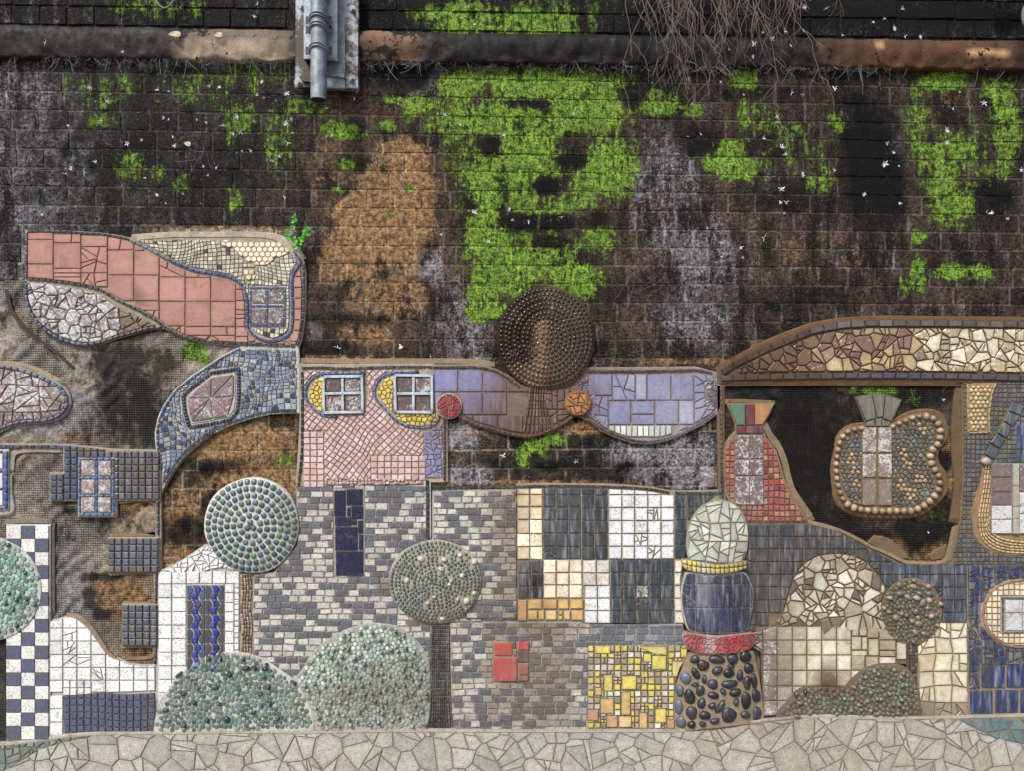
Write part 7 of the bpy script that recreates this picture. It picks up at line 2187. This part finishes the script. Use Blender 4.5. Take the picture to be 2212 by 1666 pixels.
def bracket():
    T = Thing('pole_bracket', 'galvanised steel wall bracket with bolted plate and clamped pole, over the ledge', 'bracket', (706, 190))
    a0, b0 = w(100, 20)
    a1, b1 = w(636, 745)
    plate = [(a0, -60), (a1 - 3, -60), (a1, b0)] + [(a1 + 1, b1), (a0 - 1, b1)]
    r = prismd([(w(100, 0)[0], -70), (w(632, 0)[0], -70), w(638, 40), w(634, 752), w(92, 745)], .03, .064, (.4,) * 3, bev=1.5, dirty=False)
    V, F, _ = r
    mesh_obj('back_plate', V, F, np.full((len(V), 3), .4), 'steel', T.root, False, np.where(V[:, 0] < P(*w(180, 0), 0)[0], .62, .5))
    r = prismd([(w(440, 0)[0], -70), w(480, 0), w(520, 150), w(522, 750), w(370, 750), w(366, 600), w(366, -10)], .06, .072, (.4,) * 3, bev=1, dirty=False)
    free_mesh('side_plate', r[0], r[1], 'steel', T.root, False, aux=.0)
    # box channel carrying the pole
    x0, x1 = w(168, 0)[0], w(456, 0)[0]
    for nm, p, d0_, d1_ in [('channel_web', [(x0, -70), (x1, -70), w(456, 520), w(380, 505), w(230, 500), w(168, 505)], .12, .128)]:
        r = prismd(p, d0_, d1_, (.4,) * 3, bev=1, dirty=False)
        free_mesh(nm, r[0], r[1], 'steel', T.root, False, aux=-.2)
    for x in (x0, x1 - 3):
        r = prismd([(x, -70), (x + 3, -70), (x + 3, w(0, 505)[1]), (x, w(0, 505)[1])], .06, .124, (.4,) * 3, bev=.5, dirty=False)
        free_mesh('channel_flange', r[0], r[1], 'steel', T.root, False, aux=-.2)
    g = [w(380, 500), w(480, 540), w(515, 640), w(520, 660), w(376, 640)]
    r = prismd(g, .062, .085, (.4,) * 3, bev=.6, dirty=False)
    free_mesh('gusset', r[0], r[1], 'steel', T.root, False, aux=.1)
    r = prismd([w(150, 510), w(230, 500), w(228, 700), w(160, 690)], .062, .08, (.4,) * 3, bev=.6, dirty=False)
    free_mesh('gusset', r[0], r[1], 'steel', T.root, False, aux=.5)
    # pole stands out from the wall, so lay it where it is seen
    dp = .175
    kx = (DIST - (dp - REF)) / DIST
    def pp(u, v):
        return (U0 + (u - U0) * kx, V0 + (v - V0) * kx)
    uc, vt = pp(*w(296, -80))
    _, vb = pp(*w(296, 850))
    rad = qs('W', 68) * S * kx
    top = P(uc, -120, dp)
    bot = P(uc, vb, dp)
    n = 28
    V, F = tube([top, (top[0], top[1], (top[2] + bot[2]) / 2), bot], rad, n)
    V2, F2 = tube([bot, top], rad * .9, n)
    o = len(V)
    free_mesh('pole', V, F, 'steel', T.root, True, aux=-.35)
    c = len(V2) // 2
    ring = V[-n:] + [(bot[0] + (x - bot[0]) * .88, bot[1] + (y - bot[1]) * .88, z) for x, y, z in V[-n:]] + [(bot[0] + (x - bot[0]) * .88, bot[1] + (y - bot[1]) * .88, z + .01) for x, y, z in V[-n:]]
    FF = [(i, (i + 1) % n, n + (i + 1) % n, n + i) for i in range(n)] + [(n + i, n + (i + 1) % n, 2 * n + (i + 1) % n, 2 * n + i) for i in range(n)] + [tuple(range(2 * n, 3 * n))]
    free_mesh('pole_end_cap', ring, FF, 'pebble_stone', T.root, False, col=L(64, 60, 66))
    for y, sp in ((160, 1), (240, 1), (420, 1.1)):
        u1, v1 = pp(*w(296, y - 30))
        c0 = P(u1, v1, dp)
        for dz in (0, .012):
            pts = []
            for i in range(15):
                t = math.pi * (i / 14)
                pts.append((c0[0] - (rad + .006) * math.cos(t) * 1.12, c0[1] + .03 - (rad + .036) * math.sin(t), c0[2] - dz - .012 * abs(math.cos(t)) ** 2))
            V, F = tube(pts, .0042, 6)
            free_mesh('clamp_strap', V, F, 'steel', T.root, True, aux=-.1)
        for sx in (-1, 1):
            uu, vv = w(296 + sx * 100, y + 10)
            r = prismd([(uu - 3, vv - 9), (uu + 3, vv - 9), (uu + 3, vv + 9), (uu - 3, vv + 9)], .126, .1285, (.02,) * 3, bev=.3, dirty=False)
            free_mesh('slot', r[0], r[1], 'dark_glass', T.root, False, col=(.01, .01, .01))
    for x, y in ((582, 70), (575, 668), (150, 45), (120, 700)):
        u, v = w(x, y)
        r = prismd(ell(u, v, 9, 9, 18), .062, .068, (.4,) * 3, bev=1, dirty=False)
        wsh = free_mesh('bolt', r[0], r[1], 'steel', T.root, False, aux=.1)
        r = prismd(ell(u, v, 5.5, 5.5, 6), .066, .082, (.4,) * 3, bev=.7, dirty=False)
        free_mesh('nut', r[0], r[1], 'steel', wsh, False, aux=-.1)
        r = prismd(ell(u, v - 1, 2.4, 2.4, 10), .08, .094, (.4,) * 3, bev=.5, dirty=False)
        free_mesh('stud', r[0], r[1], 'steel', wsh, False, aux=-.1)
    T.done()
bracket()

def roots():
    rr = random.Random(21)
    V, F = [], []
    def strand(u, v, length, d, r, depth=0, drift=0.0):
        pts = []
        a = rr.gauss(0, .22) + drift
        steps = max(4, int(length / 9))
        for i in range(steps):
            pts.append(P(u, v, d))
            a += rr.gauss(0, .2)
            a *= .86
            u += math.sin(a) * 9
            v += math.cos(a) * 9
            d += rr.gauss(0, .004)
            d = max(.012 if v > 150 else .055, min(.12, d))
            if depth < 2 and rr.random() < .15:
                strand(u, v, length * rr.uniform(.15, .45), d, r * .65, depth + 1, rr.choice([-1, 1]) * rr.uniform(.5, 1.1))
        v_, f_ = tube(pts, r, 3, .35)
        n = len(V)
        V.extend(v_)
        F.extend(tuple(i + n for i in f) for f in f_)
    for i in range(64):
        u = rr.gauss(1530, 115)
        if not 1320 < u < 1760:
            continue
        ln = rr.uniform(60, 200) * (1.25 if 1450 < u < 1620 else .8)
        strand(u, -60, 60 + ln, rr.uniform(.06, .11), rr.choice([.0008, .0011, .0016, .0022, .0034]))
    for u, ln in ((1480, 290), (1474, 300), (1610, 330), (1455, 230), (1395, 200), (1400, 250), (1390, 260), (1655, 300), (1720, 180), (1350, 210), (1440, 280), (1530, 270)):
        strand(u, -60, ln, rr.uniform(.05, .09), .0022)
    o = free_mesh('hanging_roots', V, F, 'dry_root')
    o['label'] = 'tangle of dry grey-brown roots hanging down over the ledge from above'
    o['category'] = 'roots'
    o['kind'] = 'stuff'
roots()

def sprig():
    T = Thing('green_sprig', 'small bright green leafy sprig rooted above the corner of the cream hexagon mosaic', 'plant', (650, 545))
    rr = random.Random(4)
    stems = [[(650, 545), (645, 520), (640, 490), (642, 472)], [(650, 540), (655, 515), (660, 495)], [(648, 535), (632, 520), (622, 505)], [(650, 530), (664, 515), (668, 500)]]
    for s in stems:
        sp = spline(s, 4, False)
        V, F = tube([P(u, v, .03 + .02 * i / len(sp)) for i, (u, v) in enumerate(sp)], .0016, 5, .5)
        free_mesh('stem', V, F, 'fresh_leaf', T.root)
        for i in range(2, len(sp)):
            for k in (0, 1):
                if rr.random() < .75:
                    u, v = sp[i]
                    t = rr.uniform(0, 6.28)
                    L_ = rr.uniform(7, 12)
                    wd = L_ * .38
                    d = .04 + rr.uniform(0, .03)
                    ca, sa = math.cos(t), math.sin(t)
                    pt = lambda a, b, dd: P(u + a * ca - b * sa, v + a * sa + b * ca, d + dd)
                    Vl = [pt(0, 0, 0), pt(L_ * .35, wd, .004), pt(L_ * .75, wd * .7, .006), pt(L_, 0, 0), pt(L_ * .75, -wd * .7, .006), pt(L_ * .35, -wd, .004), pt(L_ * .4, 0, .001), pt(L_ * .75, 0, .002)]
                    Fl = [(0, 6, 1), (1, 6, 7, 2), (2, 7, 3), (0, 5, 6), (5, 4, 7, 6), (4, 3, 7)]
                    free_mesh('leaf', Vl, Fl, 'fresh_leaf', T.root, True)
    T.done()
sprig()

def blossoms():
    rr = random.Random(8)
    src = [('M', [(570, 555), (610, 645), (680, 640), (1010, 570), (1335, 545), (1405, 555), (1675, 520), (1690, 620), (1765, 640), (1080, 580), (435, 800), (1045, 750), (1080, 760), (1255, 760), (1315, 780), (1520, 740), (1430, 800), (1495, 850), (1535, 840), (1100, 870), (905, 893), (1120, 930), (815, 915), (1550, 965), (1515, 975), (1605, 960), (1785, 995), (1735, 1020), (605, 1030), (535, 1100), (415, 1110), (450, 1075),
                  (930, 1135), (1330, 1120), (1005, 1245), (285, 1215), (270, 1370), (1825, 1260), (1060, 1300), (1285, 1300), (640, 760), (1860, 755), (1825, 785), (1845, 910), (2125, 865), (1385, 1070), (1300, 1060), (1625, 100), (1650, 600), (1835, 595), (2090, 690), (820, 360), (335, 300), (1650, 20)]),
           ('N', [(705, 730), (740, 780), (805, 795), (1090, 860), (1385, 1020), (1315, 1055), (1685, 940), (1120, 1335), (890, 1355), (1140, 1405), (1455, 1385), (990, 1540), (1045, 1600), (900, 190), (685, 1500), (1530, 720), (130, 630), (1245, 1415), (1480, 770), (145, 580)]),
           ('O', [(950, 50), (1430, 50), (1320, 110), (1245, 140), (1380, 180), (1055, 220), (1550, 230), (1415, 260), (800, 190), (520, 235), (655, 230), (810, 35), (690, 320), (570, 280), (270, 520), (420, 600), (725, 590), (790, 600), (1005, 560), (1760, 690), (1960, 655), (1805, 585), (1625, 800), (1715, 830), (2130, 670), (1335, 910), (1720, 915), (1375, 975), (1320, 1045), (1410, 1060), (545, 880), (725, 895), (660, 935), (685, 980), (920, 990),
                  (990, 1085), (635, 745), (635, 800), (790, 1110), (660, 1210), (690, 1290), (655, 1295), (680, 1360), (1190, 1240), (1420, 1300), (1975, 1350), (2010, 1360), (2050, 1125), (2110, 1395), (60, 870), (140, 855), (85, 660), (65, 500), (550, 1520), (185, 1455), (400, 1585), (280, 1640), (410, 1645), (2200, 1085), (300, 345), (460, 310), (450, 390)]),
           ('C', [(570, 185), (970, 215), (620, 1285), (1140, 1325), (65, 655), (95, 560)]), ('D', [(1635, 680), (1520, 1640)]), ('B', [(440, 515), (370, 35), (915, 510)])]
    metas = []
    BL = []
    BL = []
    for vnt in range(9):
        V, F = [], []
        n = [5, 6, 5, 6, 3, 2, 4, 5, 7][vnt]
        for k in range(n):
            t = 2 * math.pi * k / n + rr.uniform(-.3, .3)
            ln, wd = rr.uniform(.006, .016), rr.uniform(.0009, .0026)
            ca, sa = math.cos(t), math.sin(t)
            b = len(V)
            tip = -rr.uniform(.001, .008)
            for a, s, dy in ((0, 0, 0), (ln * .55, wd, -.003), (ln, 0, tip), (ln * .55, -wd, -.003)):
                V.append((a * ca - s * sa, dy, a * sa + s * ca))
            F.append((b, b + 3, b + 2, b + 1))
        b = len(V)
        V += [(-.0012, -.001, 0), (0, -.001, -.0012), (.0012, -.001, 0), (0, -.001, .0012), (rr.uniform(-.002, .002), -.002, -.012)]
        F += [(b, b + 1, b + 2, b + 3), (b, b + 1, b + 4), (b + 1, b + 2, b + 4)]
        me = bpy.data.meshes.new('blossom')
        me.from_pydata(V, [], F)
        me.materials.append(MAT['petal'])
        metas.append(me)
    for z, pts in src:
        for x, y in pts:
            u, v = q(z, x, y)
            over_ledge = 48 + u * 34 / 2212 < v < 122 + u * 27 / 2212
            d = .066 if over_ledge else .012
            if z == 'C' and y < 300 and x > 900:
                d = .07
            o = bpy.data.objects.new('blossom', rr.choice(metas))
            COLL.objects.link(o)
            o.location = P(u, v, d + rr.uniform(0, .006))
            o.rotation_euler = (rr.uniform(-.5, .5), rr.uniform(0, 6.28), rr.uniform(-.6, .6))
            s = rr.choice([.5, .65, .8, .95, 1.1, 1.3])
            o.scale = (s, s, s)
            BL.append((o, u, v))
            o['category'] = 'blossom'
            o['group'] = 'fallen white blossoms stuck to the wall'
    zones = [('against the black bricks above the ledge', lambda u, v: v < 56 + u * 34 / 2212 - 8 and u > 1740), ('dangling among the dry roots', lambda u, v: 1310 < u < 1750 and v < 152),
             ('on the ledge left of the bracket', lambda u, v: u < 640 and v < 128), ('on the ledge right of the bracket', lambda u, v: v < 148),
             ('in the sunken dark render field', lambda u, v: u > 1560 and v > 800), ('on the bricks under the lavender wave', lambda u, v: v > 900), ('on the brown beaded dish', lambda u, v: 1075 < u < 1285 and 615 < v < 845),
             ('on black bricks straight above the terracotta mosaic', lambda u, v: u < 330 and v >= 290), ('on mossy bricks at far left under the ledge', lambda u, v: u < 330),
             ('on mossy bricks just left of the pole end', lambda u, v: u < 640 and v < 215), ('on dark bricks some courses under the pole end', lambda u, v: u < 640 and v < 320), ('on dark bricks above the cream hexagon mosaic', lambda u, v: u < 640),
             ('on the rust-brown bricks below the bracket', lambda u, v: u < 940), ('on the upper half of the big moss column', lambda u, v: u < 1370 and v < 400), ('on the lower half of the big moss column', lambda u, v: u < 1370),
             ('on the grey streak right of the moss column', lambda u, v: u < 1570 and v < 700 and u < 1520), ('on upper bricks left of the black stain', lambda u, v: u < 1800 and v < 330), ('on lower bricks left of the black stain', lambda u, v: u < 1800),
             ('on the tall black stain', lambda u, v: u < 1985), ('on the upper mossy bricks at far right', lambda u, v: v < 310), ('on the lower bricks at far right', lambda u, v: True)]
    words_ = ['first', 'second', 'third', 'fourth', 'fifth', 'sixth', 'seventh', 'eighth', 'ninth', 'tenth', 'eleventh', 'twelfth', 'thirteenth', 'fourteenth', 'fifteenth', 'sixteenth', 'seventeenth', 'eighteenth']
    left = list(BL)
    for nm, fn in zones:
        mine = sorted([b for b in left if fn(b[1], b[2])], key=lambda b: b[1])
        left = [b for b in left if not fn(b[1], b[2])]
        for i, b in enumerate(mine):
            b[0]['label'] = ('single white star blossom ' + nm) if len(mine) == 1 else '%s blossom from left %s' % (words_[min(i, 17)], nm)
    zones = [('against the black bricks above the ledge', lambda u, v: v < 56 + u * 34 / 2212 - 8 and u > 1740), ('dangling among the dry roots', lambda u, v: 1310 < u < 1750 and v < 152),
             ('on the ledge left of the bracket', lambda u, v: u < 640 and v < 128), ('on the ledge right of the bracket', lambda u, v: v < 148),
             ('in the sunken dark render field', lambda u, v: u > 1560 and v > 800), ('on the bricks under the lavender wave', lambda u, v: v > 900), ('on the brown beaded dish', lambda u, v: 1075 < u < 1285 and 615 < v < 845),
             ('on black bricks straight above the terracotta mosaic', lambda u, v: u < 330 and v >= 290), ('on mossy bricks at far left under the ledge', lambda u, v: u < 330),
             ('on mossy bricks just left of the pole end', lambda u, v: u < 640 and v < 215), ('on dark bricks some courses under the pole end', lambda u, v: u < 640 and v < 320), ('on dark bricks above the cream hexagon mosaic', lambda u, v: u < 640),
             ('on the rust-brown bricks below the bracket', lambda u, v: u < 940), ('on the upper half of the big moss column', lambda u, v: u < 1370 and v < 400), ('on the lower half of the big moss column', lambda u, v: u < 1370),
             ('on the grey streak right of the moss column', lambda u, v: u < 1570 and v < 700 and u < 1520), ('on upper bricks left of the black stain', lambda u, v: u < 1800 and v < 330), ('on lower bricks left of the black stain', lambda u, v: u < 1800),
             ('on the tall black stain', lambda u, v: u < 1985), ('on the upper mossy bricks at far right', lambda u, v: v < 310), ('on the lower bricks at far right', lambda u, v: True)]
    words_ = ['first', 'second', 'third', 'fourth', 'fifth', 'sixth', 'seventh', 'eighth', 'ninth', 'tenth', 'eleventh', 'twelfth', 'thirteenth', 'fourteenth', 'fifteenth', 'sixteenth', 'seventeenth', 'eighteenth']
    left = list(BL)
    for nm, fn in zones:
        mine = sorted([b for b in left if fn(b[1], b[2])], key=lambda b: b[1])
        left = [b for b in left if not fn(b[1], b[2])]
        for i, b in enumerate(mine):
            b[0]['label'] = ('single white star blossom ' + nm) if len(mine) == 1 else '%s blossom from left %s' % (words_[min(i, 17)], nm)
    # cobweb fringe under the ledge and in tufts over the bricks
    V, F = [], []
    def thread(p, q_, r=.00055, sag=.01):
        pts = []
        for i in range(5):
            t = i / 4
            pts.append(tuple(p[k] + (q_[k] - p[k]) * t - (sag * 4 * t * (1 - t) if k == 2 else 0) for k in range(3)))
        v_, f_ = tube(pts, r, 3)
        n = len(V)
        V.extend(v_)
        F.extend(tuple(i + n for i in f) for f in f_)
    for i in range(520):
        u = rr.choice([rr.gauss(200, 120), rr.gauss(500, 80), rr.gauss(900, 50), rr.gauss(1300, 120), rr.gauss(1500, 60), rr.gauss(1720, 60), rr.gauss(1850, 60), rr.uniform(0, 2212)])
        if not 0 < u < 2212 or 635 < u < 780:
            continue
        v = 121 + u / 2212 * 27 + rr.uniform(0, 6)
        a = P(u, v, .03 + rr.uniform(0, .01))
        b = P(u + rr.gauss(0, 14), v + rr.expovariate(1 / 9), rr.uniform(.006, .03))
        thread(a, b, rr.uniform(.0004, .001), rr.uniform(0, .012))
    for cu, cv, n_, sp in ((430, 345, 40, 20), (810, 665, 30, 14), (705, 335, 20, 12), (100, 480, 50, 26), (590, 700, 10, 6), (1430, 520, 50, 22), (1395, 620, 40, 26), (270, 400, 20, 20), (960, 605, 30, 16), (1290, 720, 20, 14), (440, 500, 20, 12), (700, 350, 10, 8), (1540, 560, 50, 30), (50, 360, 40, 30)):
        for i in range(n_ // 3):
            a = P(cu + rr.gauss(0, sp), cv + rr.gauss(0, sp), .012)
            b = P(cu + rr.gauss(0, sp), cv + rr.gauss(0, sp), .016)
            thread(a, b, .00035, .008)
    o = free_mesh('cobweb', V, F, 'cobweb_silk')
    o['label'] = 'dusty grey cobweb threads fringing the underside of the ledge and the bricks'
    o['category'] = 'cobweb'
    o['kind'] = 'stuff'
blossoms()

def small_things():
    for lab, z, x, y, a, b, t in [('pale dry leaf lying flat on the bare tan ledge, left of its smaller neighbour', 'M', 1150, 245, 36, 22, .0), ('smaller drop-shaped dry leaf on the bare tan ledge, nearer the bracket', 'M', 1424, 250, 26, 18, -.1),
                                  ('round tan dry leaf on the dark bricks above the terracotta mosaic', 'M', 1198, 915, 20, 18, .2)]:
        u, v = q(z, x, y)
        A_, B_ = qs(z, a), qs(z, b)
        pts = [(-1.25, 0), (-.7, .45), (0, .8), (.6, .85), (1, .4), (1, -.3), (.55, -.85), (-.1, -.8), (-.7, -.45)]
        base = .064 if v < 130 else .01
        V = [P(u, v, base + .004)] + [P(u + px * A_ * math.cos(t) - py * B_ * math.sin(t), v + px * A_ * math.sin(t) + py * B_ * math.cos(t), base + .001 + .003 * ((i * 7) % 3)) for i, (px, py) in enumerate(pts)]
        F = [(0, 1 + i, 1 + (i + 1) % len(pts)) for i in range(len(pts))]
        o = free_mesh('dry_leaf', V, F, 'dry_leaf')
        o['label'] = lab
        o['category'] = 'dry leaf'
        o['group'] = 'dry leaves on the wall'
    # loop of wire at the top, rope at the top right
    pth = spline(Q('M', 1005, -60, 1012, 0, 1030, 40, 1065, 62, 1100, 45, 1125, 10, 1150, -60), 5, False)
    V, F = tube([P(u, v, .04) for u, v in pth], .0035, 6)
    o = free_mesh('wire_loop', V, F, 'wire')
    o['label'] = 'dusty loop of thin wire dangling above the ledge at the upper left'
    o['category'] = 'wire'
    pth = spline(Q('O', 2230, -40, 2185, 40, 2150, 110, 2150, 180, 2185, 225, 2240, 245), 6, False)
    V, F = [], []
    for ph in range(3):
        pts = []
        for i, (u, v) in enumerate(pth):
            t = i * 1.1 + ph * 2.09
            pts.append(P(u + 2.2 * math.cos(t), v, .085 + .004 * math.sin(t)))
        v_, f_ = tube(pts, .0042, 5)
        n = len(V)
        V += v_
        F += [tuple(i + n for i in f) for f in f_]
    o = free_mesh('rope', V, F, 'wire')
    o['label'] = 'twisted grey rope curling in at the upper right corner'
    o['category'] = 'rope'
    r = prism(Q('O', 1960, -60, 2140, -60, 2100, 20, 2040, 50, 1965, 42), .08, .1, (.4,) * 3, bev=2, dirty=False, dome=.02)
    o = free_mesh('glass_shade', r[0], r[1], 'wire', None, False)
    o['label'] = 'corner of a dusty clear plastic shade poking in beside the rope'
    o['category'] = 'shade'
small_things()
print('objects', len(bpy.data.objects), 'tris approx', sum(len(o.data.polygons) for o in bpy.data.objects if o.type == 'MESH') * 2)
